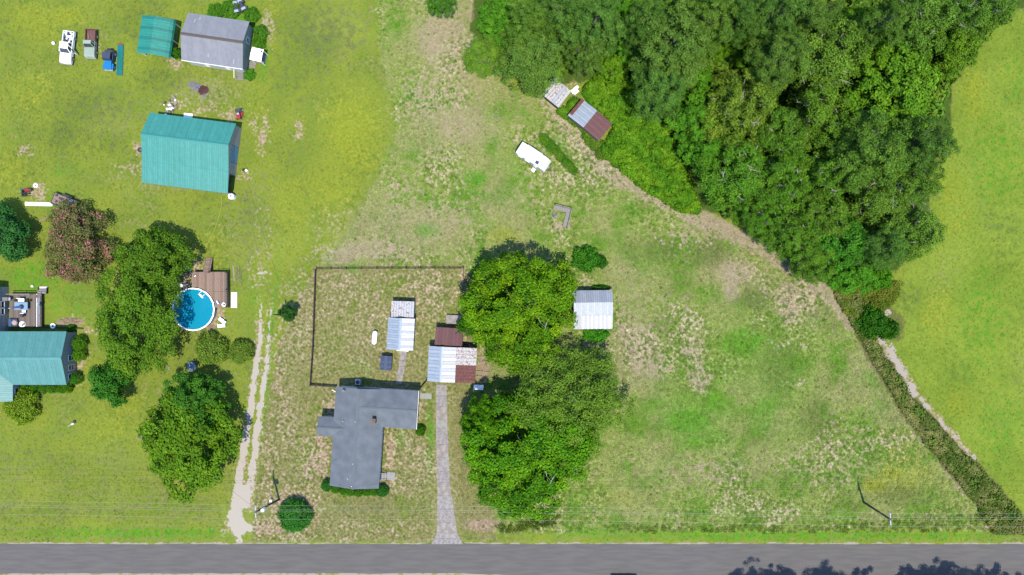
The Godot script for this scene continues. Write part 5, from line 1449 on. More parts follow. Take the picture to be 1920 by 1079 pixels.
func vehicles():
	var wp = M("white_car", Color(0.75, 0.75, 0.74).linear_to_srgb(), 0.25)
	wp.clearcoat_enabled = true
	var t = pickup("white_pickup", "white pickup truck with its door open and a bed full of rubbish", at(124.5, 88.5, 0.9) * Vector3(1, 0, 1), -0.125, 5.4, 0.93, wp, mats.navy, -0.75, 1.0, 0.98, {"top": 1.72, "white_mirror": true})
	var d = MB.new()
	d.box(Transform3D(Basis(Vector3.UP, 0.75), Vector3(1.3, 0.78, 0.62)), Vector3(0.08, 0.62, 1.05))
	var dr = obj("open_door", d, wp, t)
	d = MB.new()
	d.box(Transform3D(Basis(Vector3.UP, 0.75), Vector3(1.28, 1.3, 0.58)), Vector3(0.03, 0.4, 0.8))
	obj("door_glass", d, mats.glass, dr)
	var rb = thing("rubbish_load", "white and dark rubbish heaped in the white pickup's bed", "rubbish", t.transform * Vector3(0, 0.66, -1.7), -0.125)
	for k in 26:
		var bb = MB.new()
		bb.box(Transform3D(Basis.from_euler(Vector3(rng.randf_range(-0.4, 0.4), rng.randf() * 3, rng.randf_range(-0.4, 0.4))), Vector3(rng.randf_range(-0.66, 0.66), 0.14 + rng.randf() * 0.16, rng.randf_range(-0.75, 0.75))), Vector3(rng.randf_range(0.15, 0.4), rng.randf_range(0.06, 0.2), rng.randf_range(0.15, 0.4)))
		obj("scrap", bb, mats.bright_white if k % 5 < 3 else mats.navy, rb)
	var bk = thing("white_bucket", "white bucket on the grass left of the white pickup", "bucket", at(101.5, 82.5))
	d = MB.new()
	d.lathe(Vector3.ZERO, [Vector2(0.2, 0), Vector2(0.26, 0.45), Vector2(0.22, 0.45), Vector2(0.17, 0.05), Vector2(0, 0.05)], 12)
	obj("pail", d, mats.bright_white, bk)
	boxes("handle", [[0, 0.47, 0, 0.5, 0.02, 0.02]], mats.galvanised, bk)
	t = pickup("old_pickup", "old pale green pickup truck with a rusty brown empty bed", at(168, 81, 0.9) * Vector3(1, 0, 1), -0.03, 4.7, 0.86, mats.old_paint, mats.maroon, -0.35, 0.7, 1.12, {"bed_paint": mats.rust_red, "top": 1.75, "rake": 0.35})
	var lg = thing("scrap_boards", "two boards lying in the old truck's rusty bed", "boards", t.transform * Vector3(0, 0.66, -1.3), 0)
	boxes("board", [[-0.45, 0.06, 0.1, 0.22, 0.12, 0.9, 0.1]], M("rusty_pipe", shown(176, 130, 112), 0.9), lg)
	boxes("board", [[0.1, 0.04, 0.1, 0.05, 0.05, 0.95, 0.7]], mats.pale_wood, lg)
	# small blue four wheel drive
	t = thing("blue_jeep", "small open four-wheel-drive car with bright blue hood and navy soft top", "car", at(203, 112, 0.8) * Vector3(1, 0, 1), -0.08)
	d = MB.new()
	d.prism([Vector2(-1.6, 0.45), Vector2(-1.6, 0.95), Vector2(0.2, 0.98), Vector2(0.2, 0.45)], -0.75, 0.75)
	obj("tub", d, mats.navy, t)
	d = MB.new()
	d.prism([Vector2(0.22, 0.5), Vector2(0.22, 1.06), Vector2(1.5, 0.98), Vector2(1.62, 0.9), Vector2(1.62, 0.5)], -0.58, 0.58)
	obj("hood", d, mats.blue_paint, t)
	for s in [-1, 1]:
		boxes("fender", [[s * 0.72, 0.82, 1.15, 0.3, 0.08, 1.0]], mats.blue_paint, t)
		boxes("headlight", [[s * 0.4, 0.78, 1.63, 0.18, 0.18, 0.05]], mats.galvanised, t)
		for z in [1.1, -1.1]: wheel(t, s * 0.72, z, 0.36, 0.24, mats.galvanised)
	d = MB.new()
	d.prism([Vector2(-1.0, 1.6), Vector2(-1.0, 1.68), Vector2(0.05, 1.7), Vector2(0.1, 1.62)], -0.68, 0.68)
	obj("soft_top", d, mats.navy, t)
	d = MB.new()
	for s in [-1, 1]:
		d.beam(Vector3(s * 0.7, 0.95, 0.22), Vector3(s * 0.66, 1.62, 0.05), 0.07, 0.07)
		d.beam(Vector3(s * 0.7, 0.95, -0.95), Vector3(s * 0.66, 1.62, -0.95), 0.07, 0.07)
	obj("roll_bar", d, mats.black, t)
	d = MB.new()
	d.quad(Vector3(-0.64, 1.0, 0.2), Vector3(0.64, 1.0, 0.2), Vector3(0.62, 1.58, 0.06), Vector3(-0.62, 1.58, 0.06))
	obj("windshield", d, mats.glass, t)
	boxes("seat", [[-0.35, 1.0, -0.6, 0.45, 0.5, 0.45], [0.35, 1.0, -0.6, 0.45, 0.5, 0.45]], mats.black, t)
	boxes("rear_box", [[0, 1.02, -1.35, 1.2, 0.12, 0.4]], mats.black, t)
	boxes("bumper", [[0, 0.5, 1.72, 1.4, 0.15, 0.15]], mats.galvanised, t)
	d = MB.new()
	d.rod(Vector3(0, 0.85, -1.62), Vector3(0, 0.85, -1.84), 0.36, 0.36, 14)
	obj("spare_wheel", d, mats.rubber, t)
	# stack of teal roofing beside it
	t = thing("roofing_sheets", "long stack of teal roofing sheets on the grass right of the jeep", "roofing sheets", at(224.5, 113.5), deg_to_rad(-2.4))
	for k in 2:
		var mi = MeshInstance3D.new()
		mi.name = "sheet"
		mi.mesh = sheet_mesh(0.96 + 0.08 * (1 - k), 5.1, 4, mats.teal_sheet, 0.03)
		mi.position = Vector3(-0.5 + k * 0.03, 0.12 + k * 0.05, -2.55 - k * 0.06)
		t.add_child(mi, true)
	boxes("bearer", [[0, 0.05, -1.8, 1.1, 0.1, 0.1], [0, 0.05, 1.8, 1.1, 0.1, 0.1]], mats.pale_wood, t)
	boxes("offcut", [[0.0, 0.1, -2.75, 0.9, 0.04, 0.2]], mats.red, t)
	# camper trailer
	t = thing("camper_trailer", "white camper trailer parked alone in the rough pasture", "camper", at(1000, 296, 1.4) * Vector3(1, 0, 1), deg_to_rad(-33))
	d = MB.new()
	var sec = [Vector2(-2.9, 0.5), Vector2(-2.9, 2.45), Vector2(-2.75, 2.55), Vector2(1.7, 2.55), Vector2(2.35, 2.3), Vector2(2.8, 1.5), Vector2(2.7, 0.5)]
	# outline runs along local x here, so turn the prism
	d.prism(sec, -1.05, 1.05, 0, Transform3D(Basis(Vector3.UP, PI / 2), Vector3.ZERO))
	obj("shell", d, M("camper_white", Color(0.5, 0.51, 0.52).linear_to_srgb(), 0.4), t)
	boxes("roof_vent", [[1.0, 2.58, 0.55, 0.55, 0.09, 0.55]], mats.navy, t)
	boxes("roof_vent", [[1.35, 2.57, -0.6, 0.3, 0.06, 0.22]], mats.galvanised, t)
	boxes("roof_vent", [[-2.3, 2.57, -0.2, 0.18, 0.06, 0.18], [-2.1, 2.57, 0.1, 0.14, 0.05, 0.14]], mats.galvanised, t)
	boxes("awning", [[-0.4, 2.5, -1.1, 2.9, 0.12, 0.12]], mats.galvanised, t)
	boxes("stripe", [[-0.2, 1.0, 1.06, 5.0, 0.3, 0.01]], mats.cloth_blue, t)
	for x in [-2.0, -0.6]: window(t, wall_at(x, 1.65, 1.05, 0), 0.9, 0.6)
	boxes("door", [[1.0, 1.35, 1.065, 0.7, 1.7, 0.03]], mats.white_paint, t)
	boxes("step", [[1.0, 0.35, 1.4, 0.6, 0.05, 0.3], [1.0, 0.18, 1.7, 0.6, 0.05, 0.3]], mats.white_paint, t)
	for s in [-1, 1]:
		for x in [-0.55, 0.25]:
			d = MB.new()
			d.rod(Vector3(x, 0.34, s * 0.85), Vector3(x, 0.34, s * 1.02), 0.34, 0.34, 14)
			obj("wheel", d, mats.rubber, t)
	d = MB.new()
	d.beam(Vector3(2.6, 0.5, -0.6), Vector3(3.7, 0.45, 0), 0.09, 0.1)
	d.beam(Vector3(2.6, 0.5, 0.6), Vector3(3.7, 0.45, 0), 0.09, 0.1)
	d.beam(Vector3(3.4, 0.0, 0), Vector3(3.4, 0.7, 0), 0.08, 0.08)
	obj("tow_bar", d, mats.dark_metal, t)
	d = MB.new()
	d.rod(Vector3(-2.92, 1.2, -0.4), Vector3(-3.12, 1.2, -0.4), 0.33, 0.33, 14)
	obj("spare_wheel", d, mats.rubber, t)
	# utility trailer
	t = thing("flat_trailer", "black framed utility trailer with brown plank floor and tools on it", "trailer", at(121, 380, 0.6) * Vector3(1, 0, 1), deg_to_rad(-21))
	for k in 8: boxes("floor_plank", [[0, 0.6, -0.78 + k * 0.223, 4.3, 0.05, 0.21]], [mats.deck_board, mats.deck_board_b, mats.deck_board_c][k % 3], t)
	d = MB.new()
	for s in [-1, 1]:
		d.bx(0, 0.56, s * 0.94, 4.5, 0.16, 0.1)
		d.bx(s * 2.22, 0.56, 0, 0.1, 0.16, 1.8)
		d.bx(0, 0.95, s * 0.95, 4.5, 0.07, 0.07)
		for x in [-2.2, -0.7, 0.7, 2.2]: d.bx(x, 0.78, s * 0.95, 0.07, 0.4, 0.07)
	d.bx(2.23, 0.95, 0, 0.07, 0.07, 1.9)
	obj("frame", d, mats.black, t)
	for s in [-1, 1]:
		boxes("mudguard", [[0, 0.78, s * 1.15, 1.7, 0.05, 0.3]], mats.black, t)
		for x in [-0.42, 0.42]:
			d = MB.new()
			d.rod(Vector3(x, 0.34, s * 1.03), Vector3(x, 0.34, s * 1.25), 0.34, 0.34, 14)
			obj("wheel", d, mats.rubber, t)
	boxes("front_box", [[1.95, 0.85, 0, 0.4, 0.45, 1.7]], mats.dark_metal, t)
	boxes("ramp_gate", [[0.1, 0.69, -0.4, 2.6, 0.08, 0.35, 0.05], [0.6, 0.7, 0.1, 1.6, 0.1, 0.25, -0.2]], mats.dark_metal, t)
	d = MB.new()
	d.beam(Vector3(2.2, 0.5, -0.6), Vector3(3.4, 0.45, 0), 0.08, 0.1)
	d.beam(Vector3(2.2, 0.5, 0.6), Vector3(3.4, 0.45, 0), 0.08, 0.1)
	d.beam(Vector3(3.1, 0.0, 0), Vector3(3.1, 0.6, 0), 0.08, 0.08)
	obj("tow_bar", d, mats.black, t)
	var tl = thing("toolbox", "white toolbox and dark cans lying on the flat trailer", "toolbox", t.transform * Vector3(0.9, 0.625, -0.55), deg_to_rad(-21))
	boxes("box", [[0, 0.12, 0, 0.7, 0.24, 0.16]], mats.bright_white, tl)
	boxes("lid", [[0, 0.26, 0, 0.72, 0.04, 0.18]], mats.galvanised, tl)
	for p in [[-1.6, 0.25], [-1.1, 0.5], [-2.6, -0.1], [-2.3, 0.9]]: boxes("can", [[p[0], 0.1, p[1], 0.3, 0.2, 0.28, p[0]]], mats.navy, tl)
	t = thing("white_plank", "long white board lying on the lawn left of the trailer", "board", at(72, 383), deg_to_rad(-1))
	boxes("board", [[0, 0.08, 0, 4.6, 0.05, 0.62]], mats.bright_white, t)
	boxes("batten", [[-1.5, 0.03, 0, 0.1, 0.06, 0.6], [1.2, 0.03, 0, 0.1, 0.06, 0.6]], mats.pale_wood, t)
	t = thing("timber_log", "pale peeled log on the lawn below the trailer", "log", at(97, 408), 0)
	d = MB.new()
	d.rod(Vector3(-2.0, 0.18, 0.6), Vector3(2.2, 0.18, -1.0), 0.22, 0.17, 10)
	obj("trunk", d, M("peeled_log", shown(206, 186, 130), 0.9, 0, "fine", 1), t)
	d = MB.new()
	d.rod(Vector3(-2.05, 0.18, 0.62), Vector3(-1.98, 0.18, 0.59), 0.21, 0.215, 10)
	obj("cut_end", d, mats.pale_wood, t)
	t = thing("garden_tiller", "red garden tiller with grey handlebars on a bare patch", "tiller", at(52, 359), 0.1)
	boxes("engine", [[0.3, 0.5, -0.1, 0.7, 0.5, 0.5]], mats.red, t)
	boxes("tank", [[0.75, 0.55, -0.1, 0.35, 0.3, 0.35]], mats.dark_metal, t)
	d = MB.new()
	for s in [-1, 1]:
		d.rod(Vector3(0.1, 0.5, s * 0.25), Vector3(-1.0, 0.95, s * 0.4), 0.03, 0.03, 6)
		d.rod(Vector3(-1.0, 0.95, s * 0.4), Vector3(-1.3, 0.9, s * 0.4), 0.04, 0.04, 6)
	d.rod(Vector3(-0.7, 0.83, -0.4), Vector3(-0.7, 0.83, 0.4), 0.03, 0.03, 6)
	obj("handlebar", d, mats.dark_metal, t)
	for s in [-1, 1]:
		d = MB.new()
		d.rod(Vector3(0.2, 0.24, s * 0.36), Vector3(0.2, 0.24, s * 0.5), 0.24, 0.24, 12)
		obj("wheel", d, mats.rubber, t)
	t = thing("tractor_rake", "grey iron rake frame on the grass left of the tiller", "rake", at(45, 362.5), 0.05)
	for k in 4: boxes("tine", [[-0.3 + k * 0.25, 0.16, 0, 0.05, 0.3, 1.2]], mats.dark_metal, t)
	for z in [-0.55, 0.55]: boxes("beam", [[0.3, 0.34, z, 1.8, 0.06, 0.08]], mats.dark_metal, t)
	t = thing("painted_tyre", "white painted tyre on the grass above the tiller", "tyre", at(67, 348))
	d = MB.new()
	d.torus(Vector3(0, 0.14, 0), 0.27, 0.14, 16, 8)
	obj("tyre", d, mats.bright_white, t)
	d = MB.new()
	d.rod(Vector3(0, 0.01, 0), Vector3(0, 0.06, 0), 0.15, 0.15, 10)
	obj("hub", d, mats.black, t)
	# two dark quad bikes at the top
	for k in 2:
		t = thing("quad_bike", ["dark quad bike by the bushes above the grey cabin, left one", "dark quad bike by the bushes above the grey cabin, right one"][k], "quad bike", at([442, 453][k], [14, 10][k], 0.6) * Vector3(1, 0, 1), [0.2, 0.5][k], "quad bikes at the top edge")
		d = MB.new()
		d.prism([Vector2(-0.9, 0.5), Vector2(-0.85, 0.8), Vector2(-0.2, 0.75), Vector2(0.1, 0.95), Vector2(0.85, 0.85), Vector2(0.9, 0.5)], -0.25, 0.25)
		obj("body", d, mats.navy, t)
		boxes("seat", [[0, 0.86, -0.3, 0.32, 0.12, 0.7]], mats.black, t)
		boxes("rack", [[0, 0.9, 0.7, 0.7, 0.05, 0.4], [0, 0.88, -0.75, 0.7, 0.05, 0.4]], mats.galvanised, t)
		boxes("handlebar", [[0, 1.08, 0.25, 0.8, 0.05, 0.06]], mats.black, t)
		for s in [-1, 1]:
			for z in [0.65, -0.65]: boxes("fender", [[s * 0.42, 0.72, z, 0.35, 0.05, 0.6]], mats.dark_metal if k else mats.navy, t)
			for z in [0.65, -0.65]:
				d = MB.new()
				d.rod(Vector3(s * 0.35, 0.3, z), Vector3(s * 0.6, 0.3, z), 0.3, 0.3, 12)
				obj("wheel", d, mats.rubber, t)
	# lawn mower
	t = thing("riding_mower", "red and black riding mower on a bare patch above the barn", "mower", at(447.5, 213.5, 0.4) * Vector3(1, 0, 1), 0.05)
	boxes("hood", [[0, 0.6, 0.55, 0.6, 0.35, 0.8]], mats.red, t)
	boxes("deck", [[0, 0.25, 0.0, 1.15, 0.15, 0.8]], mats.red, t)
	boxes("seat", [[0, 0.75, -0.35, 0.5, 0.3, 0.45]], mats.black, t)
	boxes("rear", [[0, 0.5, -0.5, 0.7, 0.35, 0.7]], mats.dark_metal, t)
	boxes("steering_wheel", [[0, 0.95, 0.12, 0.4, 0.05, 0.3]], mats.galvanised, t)
	for s in [-1, 1]:
		wheel(t, s * 0.45, 0.75, 0.2, 0.18, mats.bright_white)
		wheel(t, s * 0.48, -0.6, 0.27, 0.25, mats.bright_white)
	# dark car at the picture's lower edge
	t = thing("dark_car", "dark car at the bottom edge, only its roof side showing", "car", Vector3(at(1172, 0, 1.4).x, 0.03, 49.4), PI / 2)
	d = MB.new()
	d.prism([Vector2(-2.2, 0.35), Vector2(-2.25, 0.85), Vector2(-1.5, 0.95), Vector2(1.0, 0.95), Vector2(2.1, 0.8), Vector2(2.2, 0.4)], -0.88, 0.88)
	obj("body", d, M("dark_car_paint", Color(0.02, 0.022, 0.026).linear_to_srgb(), 0.2), t)
	cab(t, -1.9, 1.1, 0.95, 1.42, 0.84, mats.dark_car_paint, 0.8, 0.5)
	for s in [-1, 1]:
		for z in [1.35, -1.35]: wheel(t, s * 0.8, z, 0.33, 0.2, mats.galvanised)
		boxes("headlight", [[s * 0.6, 0.66, 2.16, 0.35, 0.14, 0.06]], mats.galvanised, t)

func yard_things():
	var d: MB
	# tarpaulin heap
	var t = thing("tarpaulin", "crumpled grey and maroon tarpaulin on the lawn below the cabin", "tarpaulin", at(373, 166))
	d = mound(1.5, 0.7, 0.35, 5)
	var o = obj("grey_half", d, mats.cloth_grey, t)
	o.position = Vector3(-0.55, 0, -0.2)
	o.rotation.y = -0.5
	o = obj("maroon_half", mound(1.1, 0.8, 0.4, 6), mats.cloth_maroon, t)
	o.position = Vector3(0.55, 0, 0.25)
	o = obj("tail", mound(0.3, 0.6, 0.15, 7), mats.cloth_grey, t)
	o.position = Vector3(0.85, 0.0, 1.2)
	# rubble heap above the barn
	t = thing("rubble_heap", "heap of pale broken concrete above the barn's left corner", "rubble", at(322, 200))
	for k in 34:
		var s = rng.randf_range(0.12, 0.42)
		d = MB.new()
		var y = rng.randf_range(0.05, 0.3)
		d.box(Transform3D(Basis.from_euler(Vector3(rng.randf_range(-0.5, 0.5), rng.randf() * 6, rng.randf_range(-0.5, 0.5))), Vector3(rng.randfn(0, 0.5), s * 0.4 + y * 0.3, rng.randfn(0, 0.75))), Vector3(s * 1.4, s * 0.8, s))
		obj("chunk", d, [mats.rubble, mats.bright_white, mats.rubble_dark, mats.rubble][k % 4], t)
	t = thing("white_sheet", "white sheet lying against the barn's north eave", "sheet", at(352.5, 217), -0.12)
	boxes("sheet", [[0, 0.1, 0, 1.5, 0.04, 0.7]], mats.bright_white, t)
	boxes("batten", [[-0.4, 0.04, 0, 0.1, 0.08, 0.6], [0.4, 0.04, 0, 0.1, 0.08, 0.6]], mats.pale_wood, t)
	# white tank at the barn corner
	t = thing("water_tank", "round white water tank at the barn's lower right corner", "tank", at(433, 368.5, 0.7) * Vector3(1, 0, 1))
	d = MB.new()
	d.lathe(Vector3.ZERO, [Vector2(0.5, 0), Vector2(0.52, 0.9), Vector2(0.4, 1.08), Vector2(0.16, 1.14), Vector2(0, 1.14)], 18)
	obj("tank", d, mats.bright_white, t)
	d = MB.new()
	d.lathe(Vector3(0, 1.14, 0), [Vector2(0.17, 0), Vector2(0.17, 0.08), Vector2(0, 0.09)], 12)
	obj("cap", d, mats.cloth_grey, t)
	t = thing("feed_bucket", "small white and black pails right of the teal barn", "pails", at(461, 320.5))
	for k in 2:
		d = MB.new()
		d.lathe(Vector3([0.12, -0.35][k], 0, [0, -0.1][k]), [Vector2(0.17, 0), Vector2(0.22, 0.4), Vector2(0.19, 0.4), Vector2(0.15, 0.05), Vector2(0, 0.05)], 12)
		obj("pail", d, [mats.bright_white, mats.black][k], t)
	t = thing("rubber_ring", "black tyre left of the teal barn on a bare patch", "tyre", at(262, 281.5))
	d = MB.new()
	d.torus(Vector3(0, 0.13, 0), 0.28, 0.13, 16, 8)
	obj("tyre", d, mats.rubber, t)
	d = MB.new()
	d.torus(Vector3(0, 0.13, 0), 0.16, 0.03, 12, 6)
	obj("bead", d, mats.dark_metal, t)
	# well cover in the left lawn
	t = thing("well_cover", "pale blue round well cover on the lawn below the shrubs", "well cover", at(360, 687))
	d = MB.new()
	d.lathe(Vector3.ZERO, [Vector2(0.82, 0), Vector2(0.8, 0.5), Vector2(0.72, 0.55)], 22)
	obj("ring", d, M("well_blue", shown(150, 186, 214), 0.6, 0, "fine", 1), t)
	d = MB.new()
	d.lathe(Vector3.ZERO, [Vector2(0.72, 0.5), Vector2(0.7, 0.56), Vector2(0.25, 0.6), Vector2(0, 0.61)], 22)
	obj("lid", d, M("well_lid", shown(178, 204, 226), 0.6, 0, "fine", 1), t)
	boxes("handle", [[0, 0.64, 0, 0.3, 0.05, 0.06]], mats.dark_metal, t)
	# garden ornaments on the lower left lawn
	t = thing("lawn_ornament", "small white ornament beside a dark stump on the left lawn", "ornament", at(137, 793.5), 0.3)
	obj("body", mound(0.35, 0.18, 0.35, 2), mats.bright_white, t).position = Vector3(-0.3, 0, 0.1)
	d = MB.new()
	d.rod(Vector3(-0.55, 0.2, 0.2), Vector3(-0.65, 0.6, 0.25), 0.05, 0.04, 6)
	obj("neck", d, mats.bright_white, t)
	d = MB.new()
	d.rod(Vector3(0.25, 0, -0.15), Vector3(0.25, 0.25, -0.15), 0.26, 0.24, 10)
	obj("stump", d, mats.dark_wood, t)
	t = thing("flower_bed", "little ring of stones with a dark pot on the left lawn", "flower bed", at(269, 815))
	for k in 12:
		var a = k * 0.52
		boxes("stone", [[cos(a) * 0.55, 0.07, sin(a) * 0.4, 0.24, 0.14, 0.2, a]], mats.rubble if k % 3 else mats.rubble_dark, t)
	d = MB.new()
	d.lathe(Vector3(0.35, 0, -0.6), [Vector2(0.22, 0), Vector2(0.3, 0.4), Vector2(0.24, 0.4), Vector2(0, 0.36)], 12)
	obj("pot", d, mats.black, t)
	d = MB.new()
	d.lathe(Vector3(-0.65, 0, 0.35), [Vector2(0.18, 0), Vector2(0.2, 0.3), Vector2(0, 0.32)], 10)
	obj("pail", d, mats.navy, t)
	t = thing("white_post", "small white post beside the big lawn tree's left side", "post", at(293, 811.5), 0.8)
	boxes("post", [[0, 0.3, 0, 0.35, 0.6, 0.12]], mats.white_paint, t)
	boxes("cap", [[0, 0.62, 0, 0.45, 0.05, 0.2]], mats.bright_white, t)
	t = thing("stone_heap", "small pale stone heap on the grass left of the well cover", "stones", at(316, 690))
	for k in 5: boxes("stone", [[rng.randfn(0, 0.2), 0.08, rng.randfn(0, 0.2), 0.25, 0.16, 0.22, k]], mats.rubble, t)
	# L-shaped timber walkway in the pasture
	t = thing("timber_walkway", "L-shaped weathered timber walkway with railing in the pasture", "walkway", at(1049, 400), deg_to_rad(-14))
	for k in 15: boxes("board", [[-1.15 + k * 0.2, 0.32, -0.72, 0.196, 0.04, 0.75]], mats.grey_wood if k % 4 else mats.pale_wood, t)
	for k in 12: boxes("board", [[1.38, 0.32, -0.22 + k * 0.2, 0.75, 0.04, 0.196]], mats.grey_wood if k % 3 else mats.pale_wood, t)
	for p in [[-1.1, -1.08], [0.3, -1.08], [1.76, -1.08], [1.76, 0.6], [1.76, 2.1]]: boxes("post", [[p[0], 0.6, p[1], 0.1, 1.2, 0.1]], mats.dark_wood, t)
	boxes("rail", [[0.33, 1.15, -1.1, 3.0, 0.06, 0.1]], mats.grey_wood, t)
	boxes("rail", [[1.78, 1.15, 0.5, 0.1, 0.06, 3.2]], mats.grey_wood, t)
	t = thing("fire_stones", "grey stones heaped inside the L-shaped walkway", "stones", at(1039.5, 405))
	for k in 11: boxes("stone", [[rng.randfn(0, 0.3), 0.1, rng.randfn(0, 0.25), 0.3, 0.2, 0.26, k]], mats.cloth_grey if k % 2 else mats.rubble, t)
	t = thing("short_stake", "short rust brown stake left of the timber walkway", "stake", at(1005.5, 402.5))
	boxes("stake", [[0, 0.25, 0, 0.14, 0.5, 0.16]], mats.rust_red, t)
	boxes("cap", [[0, 0.52, 0, 0.2, 0.05, 0.22]], mats.dark_wood, t)
	t = thing("white_rock", "pale rock on the grass below the pasture's bright green patch", "rock", at(881, 395))
	obj("rock", mound(0.35, 0.25, 0.25, 9), mats.rubble, t)
	t = thing("white_bag", "white feed bag lying where the sandy path ends", "bag", at(1653, 561.5))
	obj("bag", mound(0.5, 0.4, 0.25, 12), mats.bright_white, t)
	t = thing("meter_box", "small white meter box left of the utility pole by the gravel drive", "box", at(509, 938))
	boxes("box", [[0, 0.35, 0, 0.4, 0.5, 0.35]], mats.bright_white, t)
	boxes("post", [[0, 0.05, 0, 0.12, 0.12, 0.12]], mats.dark_metal, t)
	boxes("dome", [[0.1, 0.65, -0.1, 0.25, 0.12, 0.25]], mats.galvanised, t)
	for k in 2:
		var q = [[85, 738], [64, 735]][k]
		t = thing("bed_lantern", ["dark lantern at the hedge's right end by the teal house", "dark lantern in the hedge bed by the teal house"][k], "lantern", at(q[0], q[1]))
		boxes("post", [[0, 0.3, 0, 0.08, 0.6, 0.08]], mats.black, t)
		boxes("head", [[0, 0.68, 0, 0.26, 0.2, 0.26]], mats.dark_metal, t)

func power_line():
	var poles = [[at(522.5, 937), at(477.5, 961.5, 9.3)], [at(1619, 942), at(1671, 975.5, 9.3)]]
	var names = ["utility pole with transformer by the gravel drive", "utility pole with crossarm near the road at lower right"]
	var ends = []
	for k in 2:
		var p = poles[k][0]
		var top = poles[k][1]
		var t = thing("utility_pole", names[k], "utility pole", p, 0, "poles along the road")
		var b = MB.new()
		b.rod(Vector3.ZERO, top - p, 0.19, 0.13, 10)
		obj("shaft", b, mats.pole_wood, t)
		var r = top - p
		boxes("crossarm", [[r.x, r.y - 0.25, r.z, 0.16, 0.16, 2.3, 0.05]], mats.crossarm, t)
		for z in [-1.05, -0.1, 1.05]:
			b = MB.new()
			b.lathe(r + Vector3(0, -0.18, z), [Vector2(0.05, 0), Vector2(0.08, 0.06), Vector2(0.05, 0.14), Vector2(0.07, 0.2), Vector2(0, 0.22)], 8)
			obj("insulator", b, mats.cloth_grey, t)
		if k == 0:
			b = MB.new()
			var q = r * 0.78 + Vector3(0.4, 0, 0.02)
			b.lathe(q - Vector3(0, 0.5, 0), [Vector2(0, 0), Vector2(0.28, 0.03), Vector2(0.3, 0.9), Vector2(0.2, 1.0), Vector2(0, 1.02)], 14)
			obj("transformer", b, mats.white_paint, t)
			boxes("bracket", [[q.x - 0.3, q.y, q.z, 0.25, 0.3, 0.1]], mats.dark_metal, t)
			boxes("fuse", [[r.x + 0.5, r.y - 0.6, r.z + 0.25, 0.5, 0.06, 0.08, 0.4]], mats.cloth_grey, t)
		else:
			boxes("fuse", [[r.x + 0.45, r.y - 0.5, r.z - 0.1, 0.5, 0.06, 0.08, 0.4]], mats.dark_metal, t)
		ends.append(top)
	# wires: three on the crossarm and a neutral below it, on past both poles
	var span = ends[1] - ends[0]
	for w in 4:
		var off = [Vector3(0, 0.05, -1.05), Vector3(0, 0.05, -0.1), Vector3(0, 0.05, 1.05), Vector3(0, -1.6, 0.15)][w]
		var b = MB.new()
		for s in [-1, 0, 1]:
			var a = ends[0] + span * s + off
			var c = ends[0] + span * (s + 1) + off
			var n = 14
			var hi = n if s == 0 else int(n * 0.75)
			for i in hi:
				var j = i if s >= 0 else n - hi + i
				var f = func(u): return a.lerp(c, u) - Vector3(0, 4 * 1.0 * u * (1 - u), 0)
				b.rod(f.call(float(j) / n), f.call(float(j + 1) / n), 0.01, 0.01, 5, false)
		var o = obj("power_wire", b, mats.wire)
		tag(o, ["upper power wire along the road, northernmost of four", "upper power wire along the road, second of four", "upper power wire along the road, southernmost of four", "lower neutral wire along the road below the others"][w], "wire", "wires along the road")
	# short pole in the lawn that carries the service wire to the barn
	var p = at(538, 592)
	var t = thing("service_pole", "thin service pole rising from the small sapling by the track", "utility pole", p)
	var b = MB.new()
	var r = at(512, 590, 6.6) - p
	b.rod(Vector3.ZERO, r, 0.13, 0.1, 8)
	obj("shaft", b, mats.pole_wood, t)
	boxes("bracket", [[r.x, r.y - 0.2, r.z, 0.3, 0.08, 0.1]], mats.dark_metal, t)
	var routes = [[at(512, 590, 6.4), at(441, 318, 3.2), "service wire sagging from the thin pole to the teal barn"], [at(512, 590, 6.3), at(477.5, 961.5, 8.6), "service wire from the thin pole to the transformer pole"], [at(482, 958, 7.8), at(633, 860, 3.3), "service wire from the transformer pole to the grey house"], [at(482, 958, 7.9), at(124, 690, 3.1), "service wire from the transformer pole to the teal house"]]
	for q in routes:
		b = MB.new()
		for i in 16:
			var f = func(u): return q[0].lerp(q[1], u) - Vector3(0, 4 * 0.5 * u * (1 - u), 0)
			b.rod(f.call(i / 16.0), f.call((i + 1) / 16.0), 0.014, 0.014, 5, false)
		tag(obj("service_wire", b, mats.dark_wire), q[2], "wire", "service wires")

# ---------------------------------------------------------------- trees and shrubs
func leaf_mat(called: String, tint: Color, glow := 0.25) -> StandardMaterial3D:
	if mats.has(called): return mats[called]
	var m = StandardMaterial3D.new()
	m.resource_name = called
	m.vertex_color_use_as_albedo = true
	m.albedo_color = tint
	m.roughness = 0.6
	m.metallic_specular = 0.15
	m.cull_mode = BaseMaterial3D.CULL_DISABLED
	if glow > 0:
		m.backlight_enabled = true
		m.backlight = Color(glow, glow, glow * 0.5)
	mats[called] = m
	return m

func add_leaf(b: MB, p: Vector3, nn: Vector3, dir: Vector3, l: float, w: float, c: Color):
	var z = (dir - nn * dir.dot(nn)).normalized()
	var x = nn.cross(z)
	var q = b.v.size()
	b.v.append_array([p - z * l * 0.5, p + x * w * 0.5 + nn * w * 0.12, p + z * l * 0.5, p - x * w * 0.5 + nn * w * 0.12])
	b.n.append_array([nn, nn, nn, nn])
	b.c.append_array([c, c, c, c])
	b.ix.append_array([q, q + 1, q + 2, q, q + 2, q + 3])

func pick(r: RandomNumberGenerator, pal: Array) -> Color:
	return pal[r.randi() % pal.size()].lerp(pal[r.randi() % pal.size()], r.randf())

